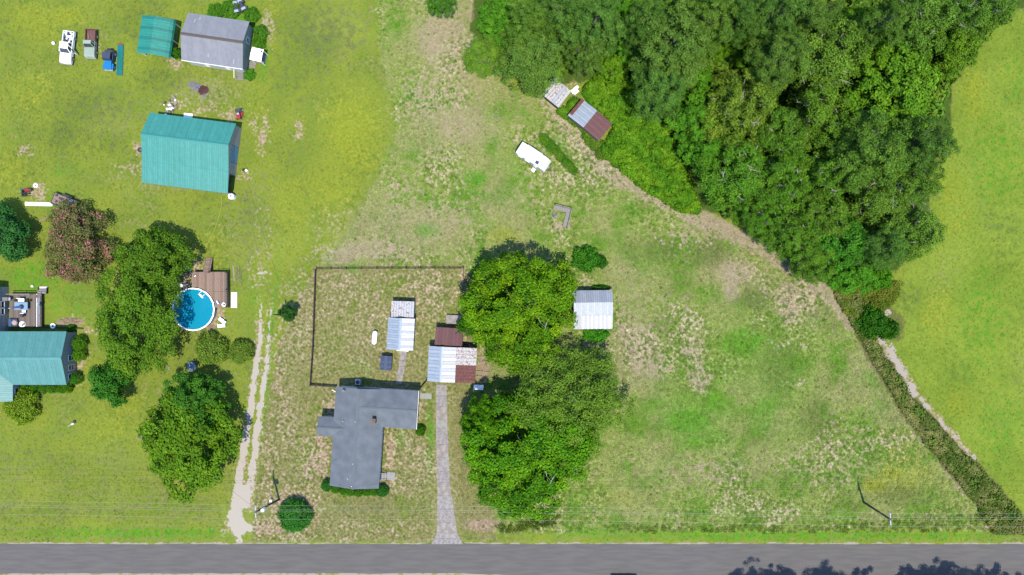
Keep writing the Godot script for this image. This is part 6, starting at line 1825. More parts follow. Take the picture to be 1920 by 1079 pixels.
func crown_mesh(sd: int, o: Dictionary) -> ArrayMesh:
	# leaves gathered in clumps over a crown of radius o.r and depth o.d, hung between o.y0 and o.y0 + o.d
	var r = RandomNumberGenerator.new()
	r.seed = sd
	var f = FastNoiseLite.new()
	f.seed = sd
	f.frequency = 0.8
	var b = MB.new()
	b.colored = true
	var n: int = o.n
	var nl: int = o.get("lobes", 0)
	var spread = func(count, make):
		var got: Array[Vector3] = []
		for i in count:
			var best = Vector3.ZERO
			var far = -1.0
			for tries in 7:
				var p = make.call()
				var dist = 1e9
				for s in got: dist = minf(dist, (s - p).length_squared())
				if dist > far:
					far = dist
					best = p
			got.append(best)
		return got
	var on_dome = func():
		var a = r.randf() * TAU
		var y = r.randf_range(-0.3, 1.0)
		var rad = sqrt(maxf(0, 1 - y * y)) if y > 0 else 1.0 + y * 0.5
		var e = 1.0 + o.get("lobe", 0.22) * f.get_noise_2d(cos(a) * 1.6, sin(a) * 1.6) * 2
		var deep = r.randf_range(o.get("deep", 0.72), 1.0)
		return Vector3(cos(a) * rad * o.r * e * deep, o.y0 + o.d * 0.35 + y * o.d * 0.65 * deep, sin(a) * rad * o.r * e * deep)
	var spots: Array[Vector3] = []
	if nl == 0: spots = spread.call(n, on_dome)
	else:
		# limbs carry lobes of foliage with gaps between them
		for q in spread.call(nl, on_dome):
			var c = q * Vector3(0.78, 1, 0.78)
			c.y -= o.d * 0.12
			var lr = o.r * o.get("lobe_r", 0.34) * r.randf_range(0.75, 1.2)
			var heavy = Vector3(q.x, 0, q.z).normalized() * 0.3
			var on_lobe = func():
				var d = (Vector3(r.randfn(), absf(r.randfn()) * 0.8 - 0.15, r.randfn()).normalized() + heavy).normalized()
				return c + d * Vector3(1, 0.72, 1) * lr * r.randf_range(0.6, 1.12)
			spots.append_array(spread.call(int(n / nl), on_lobe))
	var mid = Vector3(0, o.y0 + o.d * 0.2, 0)
	for s in spots:
		var rc = o.clump * r.randf_range(0.65, 1.3)
		var out = (s - mid).normalized()
		var drift = clampf(0.5 + 0.9 * f.get_noise_3d(s.x * 0.35 + 60, s.y * 0.35, s.z * 0.35), 0, 0.999) * (o.pal.size() - 1)
		var tone = o.pal[int(drift)].lerp(o.pal[int(drift) + 1], drift - int(drift)).lerp(pick(r, o.pal), 0.4) * r.randf_range(0.85, 1.15)
		var k = int(o.leaves * rc * rc / (o.clump * o.clump))
		for i in k:
			var d = Vector3(r.randfn(), r.randfn(), r.randfn()).normalized()
			d = (d + out * 0.55 + Vector3(0, 0.35, 0)).normalized()
			var p = s + d * Vector3(1, o.get("flat", 0.7), 1) * rc * r.randf_range(0.45, 1.25)
			var nn = (d + Vector3(0, 0.5, 0) + Vector3(r.randfn(), r.randfn(), r.randfn()) * o.get("wild", 0.45)).normalized()
			var dir = (d + Vector3(r.randfn(), r.randfn(), r.randfn()) * 0.8).normalized()
			var c = tone.lerp(pick(r, o.pal), 0.35) * r.randf_range(0.7, 1.4)
			if o.has("bloom") and r.randf() < o.bloom_share * (1.8 if f.get_noise_3d(s.x, s.y, s.z) > 0.1 else 0.3): c = pick(r, o.bloom)
			var sz = o.leaf * r.randf_range(0.7, 1.3)
			add_leaf(b, p, nn, dir, sz, sz * o.get("slim", 0.6), c)
	var am = b.mesh(null)
	# how wide the crown is: nineteen leaves in twenty lie within this radius
	var far_out = []
	for k in range(0, b.v.size(), 40): far_out.append(Vector2(b.v[k].x, b.v[k].z).length())
	far_out.sort()
	am.set_meta("wide", far_out[int(far_out.size() * 0.95)])
	return am

func trunk_mesh(sd: int, h: float, rad: float, spread: float) -> ArrayMesh:
	var r = RandomNumberGenerator.new()
	r.seed = sd
	var b = MB.new()
	var p = Vector3.ZERO
	var n = 5
	for i in n:
		var q = Vector3(r.randfn(0, 0.08) * i, h * (i + 1) / n, r.randfn(0, 0.08) * i)
		b.rod(p, q, rad * (1.0 - 0.75 * i / n) * (1.25 if i == 0 else 1.0), rad * (1.0 - 0.75 * (i + 1) / n), 8, false)
		if i >= 1:
			for k in 3:
				var a = r.randf() * TAU
				var e = p + Vector3(cos(a) * spread * r.randf_range(0.4, 0.75), h * 0.16, sin(a) * spread * r.randf_range(0.4, 0.75))
				var m = p.lerp(e, 0.5) + Vector3(0, -0.05 * h, 0)
				b.rod(p, m, rad * 0.42, rad * 0.28, 6, false)
				b.rod(m, e, rad * 0.28, rad * 0.08, 6, false)
				b.rod(m, m + Vector3(r.randfn(0, 0.15) * spread, h * 0.12, r.randfn(0, 0.15) * spread), rad * 0.2, rad * 0.05, 5, false)
		p = q
	return b.mesh(mats.bark)

func clump_mesh(n: int, rad: float, leaf: float, sd: int, pal: Array, y0 := 0.0, flat := 0.8) -> ArrayMesh:
	var r = RandomNumberGenerator.new()
	r.seed = sd
	var b = MB.new()
	b.colored = true
	for i in n:
		var d = Vector3(r.randfn(), absf(r.randfn()) * 0.9, r.randfn()).normalized()
		var nn = (d + Vector3(r.randfn(), r.randfn(), r.randfn()) * 0.5 + Vector3(0, 0.3, 0)).normalized()
		var sz = leaf * r.randf_range(0.7, 1.3)
		add_leaf(b, d * Vector3(1, flat, 1) * rad * r.randf_range(0.7, 1.05) + Vector3(0, y0, 0), nn, Vector3(r.randfn(), r.randfn(), r.randfn()), sz, sz * 0.6, pick(r, pal) * r.randf_range(0.8, 1.2))
	return b.mesh(null)

var crowns := {}
var twigs := {}

func twig_mesh(sd: int, rad: float, y: float, d: float, n: int) -> ArrayMesh:
	# dead forked twigs that stand out of the crown
	var r = RandomNumberGenerator.new()
	r.seed = sd
	var b = MB.new()
	for k in n:
		var a = r.randf() * TAU
		var u = sqrt(r.randf()) * 0.85
		var p = Vector3(cos(a) * rad * u, y + d * sqrt(1 - u * u) * 0.7, sin(a) * rad * u)
		var e = Vector3(r.randfn(), 0.35, r.randfn()).normalized() * r.randf_range(0.5, 1.2)
		b.rod(p, p + e, 0.03, 0.02, 5, false)
		for j in 2: b.rod(p + e * r.randf_range(0.3, 0.7), p + e + Vector3(r.randfn(), r.randf() * 0.5, r.randfn()) * 0.35, 0.018, 0.01, 5, false)
	return b.mesh(mats.twig)

var trunks := {}

func make_crowns():
	var leaf = func(l): return l.map(func(c): return lin(c[0], c[1], c[2]) * 1.5)
	var pecan = leaf.call([[54, 96, 22], [80, 122, 20], [112, 148, 22], [164, 182, 30]])
	var oak = leaf.call([[78, 112, 40], [100, 134, 46], [124, 154, 54]])
	var pine = leaf.call([[72, 106, 42], [90, 126, 48], [114, 148, 58]])
	var broad = leaf.call([[66, 112, 32], [88, 136, 36], [116, 160, 42]])
	var olive = leaf.call([[82, 114, 42], [98, 130, 46], [114, 146, 50], [134, 158, 52]])
	var dark = leaf.call([[52, 96, 40], [70, 118, 46], [44, 84, 42]])
	crowns.pecan = []
	crowns.oak = []
	crowns.pine = []
	crowns.broad = []
	crowns.olive = []
	for k in 3: crowns.pecan.append(crown_mesh(100 + k, {"r": 8.2, "d": 10.0, "y0": 2.5, "n": 200, "lobes": 22, "lobe_r": 0.3, "clump": 1.0, "leaves": 190, "leaf": 0.36, "pal": pecan, "lobe": 0.18, "deep": 0.5, "flat": 0.75}))
	for k in 2: crowns.oak.append(crown_mesh(110 + k, {"r": 8.2, "d": 9.0, "y0": 2.5, "n": 260, "lobes": 24, "lobe_r": 0.3, "clump": 0.95, "leaves": 170, "leaf": 0.27, "slim": 0.5, "pal": oak, "lobe": 0.14, "deep": 0.6, "flat": 0.7, "wild": 0.7}))
	for k in 4: crowns.pine.append(crown_mesh(120 + k, {"r": 5.0, "d": 11.0, "y0": 6.0, "n": 150, "lobes": 20, "lobe_r": 0.32, "clump": 0.75, "leaves": 170, "leaf": 0.27, "slim": 0.45, "pal": pine, "lobe": 0.2, "deep": 0.35, "flat": 0.55, "wild": 0.6}))
	for k in 3: crowns.broad.append(crown_mesh(130 + k, {"r": 5.2, "d": 8.5, "y0": 2.5, "n": 130, "lobes": 17, "lobe_r": 0.32, "clump": 0.85, "leaves": 150, "leaf": 0.36, "pal": broad, "lobe": 0.24, "deep": 0.45, "flat": 0.7}))
	for k in 4: crowns.olive.append(crown_mesh(140 + k, {"r": 5.6, "d": 8.5, "y0": 3.0, "n": 170, "lobes": 20, "lobe_r": 0.31, "clump": 0.8, "leaves": 150, "leaf": 0.28, "slim": 0.5, "pal": olive, "lobe": 0.2, "deep": 0.5, "flat": 0.7, "wild": 0.7}))
	crowns.myrtle = [crown_mesh(150, {"r": 5.6, "d": 5.0, "y0": 1.2, "n": 130, "lobes": 13, "lobe_r": 0.33, "clump": 0.85, "leaves": 170, "leaf": 0.27, "pal": leaf.call([[88, 112, 52], [108, 118, 62], [70, 98, 46], [130, 112, 80]]), "bloom": leaf.call([[200, 112, 136], [214, 126, 152], [170, 112, 110], [158, 116, 102]]), "bloom_share": 0.18, "deep": 0.72, "lobe": 0.18, "wild": 0.7})]
	crowns.dark = [crown_mesh(160, {"r": 4.0, "d": 5.0, "y0": 1.6, "n": 60, "clump": 1.05, "leaves": 150, "leaf": 0.42, "pal": dark, "deep": 0.65, "lobe": 0.24})]
	# clipped and loose shrubs
	crowns.ball = [crown_mesh(170, {"r": 2.2, "d": 2.5, "y0": 0.0, "n": 90, "clump": 0.5, "leaves": 110, "leaf": 0.19, "pal": leaf.call([[50, 114, 38], [70, 138, 46], [40, 92, 34]]), "deep": 0.84, "lobe": 0.08, "wild": 0.6})]
	crowns.shrub = [crown_mesh(180, {"r": 2.3, "d": 2.4, "y0": 0.1, "n": 70, "clump": 0.6, "leaves": 110, "leaf": 0.22, "pal": leaf.call([[74, 92, 40], [100, 112, 52], [58, 78, 36]]), "deep": 0.8, "lobe": 0.1, "wild": 0.9})]
	crowns.hedge = [crown_mesh(190, {"r": 1.0, "d": 1.5, "y0": 0.0, "n": 36, "clump": 0.36, "leaves": 90, "leaf": 0.14, "pal": leaf.call([[70, 128, 24], [98, 152, 30], [52, 100, 24]]), "deep": 0.9, "lobe": 0.06, "wild": 0.7})]
	crowns.bush = [crown_mesh(200, {"r": 1.6, "d": 1.7, "y0": 0.0, "n": 42, "clump": 0.55, "leaves": 90, "leaf": 0.26, "pal": leaf.call([[70, 130, 34], [98, 160, 40], [52, 108, 34]]), "deep": 0.7, "lobe": 0.3, "wild": 0.7})]
	for k in ["pecan", "oak"]: trunks[k] = trunk_mesh(7, 9.5, 0.5, 7.0)
	trunks.pine = trunk_mesh(8, 14.0, 0.28, 3.6)
	trunks.broad = trunk_mesh(9, 8.5, 0.24, 4.0)
	trunks.olive = trunk_mesh(10, 9.0, 0.26, 4.4)
	trunks.myrtle = trunk_mesh(11, 4.5, 0.16, 4.0)
	trunks.dark = trunk_mesh(12, 4.8, 0.16, 3.0)
	twigs.olive = twig_mesh(5, 5.0, 5.0, 6.0, 22)
	twigs.pecan = twig_mesh(6, 7.4, 5.2, 6.6, 6)
	var stem = trunk_mesh(13, 1.4, 0.06, 0.8)
	for k in ["ball", "shrub", "hedge", "bush"]: trunks[k] = stem
	size_of = {"pecan": [7.3, 8.0], "oak": [7.4, 7.6], "pine": [4.5, 12.0], "broad": [4.7, 7.2], "olive": [5.0, 7.8], "myrtle": [5.6, 3.5], "dark": [4.0, 4.2], "ball": [2.2, 1.3], "shrub": [2.3, 1.3], "hedge": [1.0, 0.8], "bush": [1.6, 0.9]}

var size_of := {}

func plant(kind: String, called: String, label: String, category: String, px: float, py: float, rpx: float, tall := 1.0, tint := Color(1, 1, 1), group := "", squash := 1.0, turn := -1.0):
	# the middle of the crown shows at (px, py), rpx wide in the photograph
	var s = size_of[kind]
	var hc = s[1] * tall
	var crown = crowns[kind][rng.randi() % crowns[kind].size()]
	var sc = rpx * (HGT - hc) / FL / crown.get_meta("wide")
	var t = thing(called, label, category, at(px, py, hc) * Vector3(1, 0, 1), turn if turn >= 0 else rng.randf() * TAU, group)
	var key = "leaf_%s_%02d%02d%02d" % [kind, int(tint.r * 20), int(tint.g * 20), int(tint.b * 20)]
	var o = obj("crown" if category == "tree" else "foliage", crown, leaf_mat(key, tint), t)
	o.scale = Vector3(sc, tall, sc * squash)
	o = obj("trunk" if category == "tree" else "stem", trunks[kind], null, t)
	o.scale = Vector3(lerpf(1, sc, 0.6), tall, lerpf(1, sc, 0.6) * squash)
	if group == "trees of the wood" and kind == "olive" or kind == "pecan":
		o = obj("bare_twigs", twigs[kind], null, t)
		o.set_meta("kind", "stuff")
		o.scale = Vector3(sc, tall, sc * squash)
	return t

func trees():
	var g = Color(1, 1, 1)
	# yard trees
	plant("pecan", "pecan_tree", "large yellow-green tree between the carport and the field shed", "tree", 978, 588, 108, 1.0, Color(0.84, 0.94, 0.9), "", 1.02, 0.4)
	plant("pecan", "pecan_tree", "bright green leaf clump of small tree at the maroon lean-to's corner", "tree", 874, 612, 20, 0.55, Color(0.72, 0.95, 1.1))
	plant("oak", "oak_tree", "large dull green fine-leaved tree below the pecan, right of the carport", "tree", 1060, 756, 110, 1.0, Color(1, 1.02, 0.95), "", 0.95, 0.5)
	plant("pecan", "pecan_tree", "huge bright green tree right of the concrete drive near the road", "tree", 990, 864, 122, 1.0, Color(0.74, 0.92, 0.9), "", 0.97, 0.2)
	plant("pecan", "pecan_tree", "smaller bright green crown at the drive tree's upper left", "tree", 905, 785, 40, 0.8, Color(0.8, 0.98, 1.0))
	plant("olive", "shade_tree", "big olive and yellow tree left of the round pool", "tree", 242, 602, 82, 1.0, Color(0.82, 0.92, 0.7), "", 1.28, 0.0)
	plant("broad", "shade_tree", "fresh green tree between the pink myrtle and the pool", "tree", 266, 486, 72, 0.9, Color(0.9, 0.86, 0.85), "", 0.9, 0.2)
	plant("myrtle", "crape_myrtle", "crape myrtle with pink flowers left of the fresh green tree", "tree", 150, 457, 74, 0.85, Color(1.05, 1, 1))
	plant("dark", "small_tree", "small dark green tree right of the teal house's hedge", "tree", 205, 718, 42, 1.0, Color(1.05, 1.15, 0.9), "", 0.85)
	plant("broad", "lawn_tree", "large tree with yellow-green and dark leaves beside the gravel drive", "tree", 328, 826, 92, 1.0, Color(0.96, 0.92, 0.75), "", 1.12, 0.2)
	plant("broad", "lawn_tree", "dark green tree top joined to the gravel drive tree", "tree", 362, 752, 54, 0.75, Color(0.72, 0.84, 0.95))
	plant("dark", "dark_tree", "dark bluish green tree cut by the left edge", "tree", -2, 438, 50, 0.85, Color(0.92, 1.0, 1.1), "", 1.1)
	plant("dark", "sapling", "small dark sapling around the thin service pole", "tree", 538, 588, 16, 0.55, g)
	plant("olive", "edge_tree", "small green tree cut by the top edge above the pasture", "tree", 821, -2, 28, 0.7, Color(0.8, 1.0, 0.9))
	# shrubs
	plant("shrub", "round_shrub", "round dark olive shrub below the pool, larger left one", "shrub", 395, 655, 30, 0.95, Color(1.3, 1.4, 1.1))
	plant("shrub", "round_shrub", "round dark olive shrub below the pool, smaller right one", "shrub", 450, 660, 23, 0.8, Color(1.3, 1.4, 1.1))
	plant("ball", "clipped_bush", "large clipped round bush beside the utility pole and road", "bush", 551, 968, 30, 1.1, g)
	plant("ball", "clipped_bush", "small clipped round bush at the house's east corner", "bush", 787.5, 808, 10, 0.55, Color(1.2, 1.0, 0.6))
	plant("ball", "corner_bush", "dark round bush at the grey house's lower left corner", "bush", 612, 911, 11, 0.55, g)
	plant("ball", "corner_bush", "dark round bush at the grey house's lower right corner", "bush", 716, 921, 11.5, 0.6, g)
	for k in 6: plant("hedge", "foundation_hedge", "green hedge bush under the grey house's south gable, %s from left" % ["first", "second", "third", "fourth", "fifth", "sixth"][k], "hedge", 628 + k * 14.5, [917, 920, 922.5, 923.5, 923, 922][k], 9, 0.75, Color(0.85, 0.95, 0.9), "hedge under the south gable")
	plant("bush", "loose_bush", "loose green bush alone in the pasture above the field shed", "bush", 1100, 486, 26, 1.3, Color(0.82, 0.9, 0.9), "", 0.9)
	plant("bush", "loose_bush", "small green bush joined to the lone pasture bush's right side", "bush", 1126, 491, 13, 0.9, Color(0.72, 0.8, 0.9), "", 0.9)
	plant("shrub", "golden_bush", "round golden green bush at the teal house's lower wing", "bush", 39, 762, 32, 1.0, Color(1.4, 1.5, 0.9))
	plant("hedge", "garden_bush", "bright green bush at the teal house's gable, upper one", "bush", 147, 643, 14, 1.2, g)
	plant("hedge", "garden_bush", "bright green clipped bush at the teal house's gable, second", "bush", 147, 665, 13, 1.1, Color(1.1, 1.05, 0.9))
	plant("hedge", "garden_bush", "green bush at the teal house's lower right corner", "bush", 140, 711, 11.5, 1.2, Color(0.85, 1.0, 1.0))
	plant("bush", "garden_bush", "loose yellow-green bush below the teal house's lower right corner", "bush", 126, 728, 9, 0.8, Color(1.1, 1.0, 0.8))
	plant("bush", "garden_bush", "thin bush at the teal house's upper right corner", "bush", 131, 617, 8, 0.7, g)
	for k in 5: plant("hedge", "front_hedge", "clipped hedge bush under the teal house's south eave, %s from left" % ["first", "second", "third", "fourth", "fifth"][k], "hedge", 48 + k * 16.5, [728, 728.5, 728.5, 729, 729][k], 9.5, 0.9, Color(0.95, 1.0, 0.9), "hedge under the south eave")
	for k in 5:
		var q = [[404, 22, 16], [432, 16, 18], [470, 28, 15], [487, 60, 14], [484, 78, 13]][k]
		plant("bush", "cabin_bush", "overgrown bush around the grey cabin, %s" % ["left of quad bikes", "just below the quad bikes", "at its upper right corner", "right of its window", "above the white porch"][k], "bush", q[0], q[1], q[2], 0.55, Color(0.95, 0.9, 0.9), "bushes round the grey cabin")
	plant("bush", "cabin_bush", "green bush between the green carport and the grey cabin", "bush", 330, 100, 9, 1.0, g, "bushes round the grey cabin")
	plant("bush", "cabin_bush", "green bush beside the grey cabin's plank steps", "bush", 466, 140, 11, 0.5, g, "bushes round the grey cabin")
	plant("bush", "shed_bush", "leafy bush growing against the field shed's south wall", "bush", 1118, 628, 24, 0.8, Color(0.9, 1.0, 0.9), "", 0.6, 0.0)
	plant("bush", "shed_bush", "leafy weeds along the field shed's north wall", "bush", 1128, 541, 18, 0.7, Color(0.8, 0.9, 0.9), "", 0.3, 0.0)
	# the wood: one row for each crown that shows: kind, x, y, radius, height, tint, words
	var G = "trees of the wood"
	var bl = Color(0.94, 1.0, 1.02)
	var dk = Color(0.9, 0.96, 0.96)
	var br = Color(1.05, 1.03, 0.9)
	var rows = [
		["olive", 903, 102, 34, 0.55, Color(0.90, 0.99, 0.90), "low olive bush-like tree at the wood's left tip"],
		["pine", 996, 108, 52, 1.0, g, "broad layered pine above the ragged shed"],
		["broad", 935, 35, 38, 0.9, Color(0.89, 0.99, 0.96), "green tree at the wood's top left corner"],
		["pine", 985, 40, 42, 1.05, Color(0.97, 1.00, 0.91), "olive pine behind the broad layered pine"],
		["pine", 1045, 20, 44, 1.1, dk, "pine at the top edge left of the grey-green one"],
		["pine", 1112, 40, 52, 1.1, bl, "grey-green rounded pine near the top edge"],
		["pine", 1096, 98, 34, 0.95, g, "pine above the thicket's top left corner"],
		["broad", 1148, 122, 27, 0.6, br, "small bright green tree at the thicket's top"],
		["broad", 1182, 85, 30, 0.75, dk, "dark broadleaf tree between two pines at the thicket's top"],
		["broad", 1170, 18, 34, 1.0, dk, "dark broadleaf tree at the top edge"],
		["pine", 1258, 80, 66, 1.2, g, "tall wide pine right of the thicket's top"],
		["pine", 1215, 40, 36, 1.15, Color(0.93, 0.99, 0.99), "narrow pine left of the tall wide pine"],
		["pine", 1240, 168, 46, 1.05, bl, "pine overhanging the thicket's right side"],
		["pine", 1330, 35, 52, 1.25, Color(1.01, 1.01, 0.92), "light green pine at the top edge, upper middle"],
		["broad", 1366, 62, 32, 0.95, br, "bright green tree in a gap, left of a pair"],
		["broad", 1415, 86, 36, 0.95, br, "bright green tree in a gap, right of a pair"],
		["pine", 1400, 20, 38, 1.2, dk, "dark pine at the top edge over the bright pair"],
		["broad", 1300, 150, 38, 0.85, Color(0.93, 0.99, 0.90), "green tree below the light green pine"],
		["pine", 1460, 30, 44, 1.25, bl, "bluish pine at the top edge, right of the dark one"],
		["pine", 1465, 112, 46, 1.2, g, "pine left of the olive round crown"],
		["olive", 1548, 105, 66, 1.35, Color(0.92, 0.99, 0.96), "big olive round crown in the wood's middle"],
		["pine", 1535, 25, 44, 1.25, g, "pine at the top edge over the olive round crown"],
		["broad", 1605, 42, 38, 1.0, br, "bright leafy tree right of the olive round crown"],
		["pine", 1660, 40, 44, 1.2, Color(0.96, 0.99, 0.93), "dull pine near the top edge, right part"],
		["olive", 1725, 40, 54, 1.25, Color(0.89, 0.99, 0.99), "grey-olive crown near the top right"],
		["olive", 1800, 28, 46, 1.2, Color(0.90, 0.99, 0.99), "dull crown at the wood's top right corner"],
		["olive", 1862, 8, 40, 1.1, Color(0.90, 0.99, 0.99), "last dull crown at the top right field edge"],
		["broad", 1678, 168, 72, 1.15, Color(1.00, 1.00, 0.92), "big bright yellow-green tree near the field"],
		["broad", 1778, 95, 46, 1.05, Color(1.00, 0.95, 0.88), "yellow-green tree bulging into the right field"],
		["broad", 1640, 98, 40, 1.05, br, "bright crown above the big yellow-green tree"],
		["olive", 1388, 205, 66, 1.3, Color(1.00, 1.00, 0.94), "pale olive tree with grey twigs, left of centre"],
		["broad", 1310, 215, 44, 0.95, dk, "dark green tree beside the thicket's right edge"],
		["olive", 1462, 255, 52, 1.25, Color(0.87, 1.00, 0.85), "fresh green crown below the pale olive tree"],
		["olive", 1535, 222, 52, 1.3, Color(0.91, 1.00, 0.88), "green crown under the olive round crown"],
		["pine", 1640, 272, 66, 1.3, Color(0.97, 1.00, 0.94), "wide grey-green pine right of the wood's centre"],
		["pine", 1742, 262, 46, 1.15, dk, "dark pine at the right edge by the field"],
		["olive", 1385, 318, 64, 1.15, Color(0.83, 1.00, 0.82), "green crown at the wood's lower left above bare grass"],
		["olive", 1470, 345, 54, 1.2, Color(0.85, 1.00, 0.82), "green crown with bare twigs, lower middle"],
		["olive", 1555, 330, 54, 1.25, Color(0.89, 1.00, 0.87), "dull green crown at the wood's lower middle"],
		["broad", 1330, 280, 40, 0.9, dk, "shaded tree between the thicket and the wood"],
		["olive", 1655, 368, 60, 1.2, Color(0.92, 0.99, 0.96), "grey-olive crown at the lower right"],
		["olive", 1722, 345, 42, 1.1, Color(0.89, 0.97, 0.99), "dark olive crown at the field edge, middle"],
		["olive", 1712, 430, 48, 1.05, Color(0.89, 0.99, 0.99), "dark olive crown at the field edge, lowest"],
		["olive", 1500, 440, 50, 1.05, Color(0.89, 1.00, 0.89), "olive crown at the wood's lower edge over grass"],
		["broad", 1590, 450, 52, 1.05, Color(0.79, 0.95, 1.01), "blue-green broadleaf tree at the wood's lower tip"],
		["olive", 1545, 405, 44, 1.1, Color(0.87, 0.99, 0.87), "green crown above the blue-green lower tip tree"],
		["olive", 1430, 400, 40, 0.95, Color(0.84, 1.00, 0.84), "small green crown where the wood meets bare soil"],
		["olive", 1530, 490, 36, 0.85, Color(0.89, 1.00, 0.87), "low crown at the wood's lower left corner"],
		["broad", 1600, 510, 40, 0.75, Color(0.86, 1.00, 0.95), "low leafy tree at the wood's very bottom"],
		["pine", 1655, 468, 36, 0.95, bl, "bluish pine right of the blue-green tree"],
		["bush", 1652, 522, 20, 1.4, Color(1.00, 1.00, 0.82), "yellow-green bush below the wood's bottom right"],
		["bush", 1638, 606, 25, 1.4, Color(0.66, 0.74, 0.7), "dark green bush at the head of the sandy path"],
		["bush", 1668, 618, 17, 1.2, Color(0.7, 0.78, 0.7), "dark bush right of the sandy path's head"],
	]
	for q in rows: plant(q[0], {"pine": "pine_tree", "broad": "broadleaf_tree", "olive": "leafy_tree", "bush": "brush_bush"}[q[0]], q[6], "bush" if q[0] == "bush" else "tree", q[1], q[2], q[3] * 1.12, q[4], q[5], G if q[0] != "bush" else "")
	# trees across the road, whose shadows fall on it
	var far = [["pine", 40.5, 53.2, 4.4, 0.72], ["broad", 45.3, 53.4, 4.6, 1.05], ["pine", 52.5, 52.9, 3.6, 0.75], ["broad", 59.5, 53.8, 4.2, 0.85], ["broad", 68.0, 53.0, 5.0, 1.12], ["pine", 73.8, 52.9, 4.2, 0.82], ["broad", 84.0, 53.6, 4.6, 0.9], ["pine", 78.8, 53.4, 3.4, 0.7]]
	for k in far.size():
		var q = far[k]
		var s = size_of[q[0]]
		var t = plant(q[0], "roadside_tree", "tree across the road casting the shadow on the tarmac, %s from left" % ["first", "second", "third", "fourth", "fifth", "sixth", "last", "seventh"][k], "tree", 960, 540, q[3] / SC * HGT / (HGT - s[1] * q[4]), q[4], g, "trees across the road")
		t.position = Vector3(q[1], 0, q[2])

# ---------------------------------------------------------------- grass, weeds, thickets
func multi(mesh: Mesh, list: Array, mat: Material) -> MultiMeshInstance3D:
	var mm = MultiMesh.new()
	mm.transform_format = MultiMesh.TRANSFORM_3D
	mm.use_colors = true
	mm.mesh = mesh
	mm.instance_count = list.size()
	for i in list.size():
		mm.set_instance_transform(i, list[i][0])
		mm.set_instance_color(i, list[i][1])
	var o = MultiMeshInstance3D.new()
	o.multimesh = mm
	o.material_override = mat
	return o

func tuft_mesh(sd: int, n: int, r0: float, h: float) -> ArrayMesh:
	var r = RandomNumberGenerator.new()
	r.seed = sd
	var b = MB.new()
	b.colored = true
	for i in n:
		var a = TAU * i / n + r.randf() * 0.7
		var e = Vector3(cos(a), 0, sin(a))
		var x = Vector3(-e.z, 0, e.x) * r0 * 0.22
		var c = r.randf_range(0.85, 1.15)
		b.col = Color(c, c, c)
		var p = e * r0 * 0.1
		var q = e * r0 * r.randf_range(0.7, 1.1) + Vector3(0, h * r.randf_range(0.6, 1.1), 0)
		b.tri(p - x, p + x, q)
	return b.mesh(null)

func in_poly(pv: PackedVector2Array, px, py) -> bool:
	return Geometry2D.is_point_in_polygon(Vector2(px, py), pv)

func poly(a: Array) -> PackedVector2Array:
	var pv = PackedVector2Array()
	for k in range(0, a.size(), 2): pv.append(Vector2(a[k], a[k + 1]))
	return pv

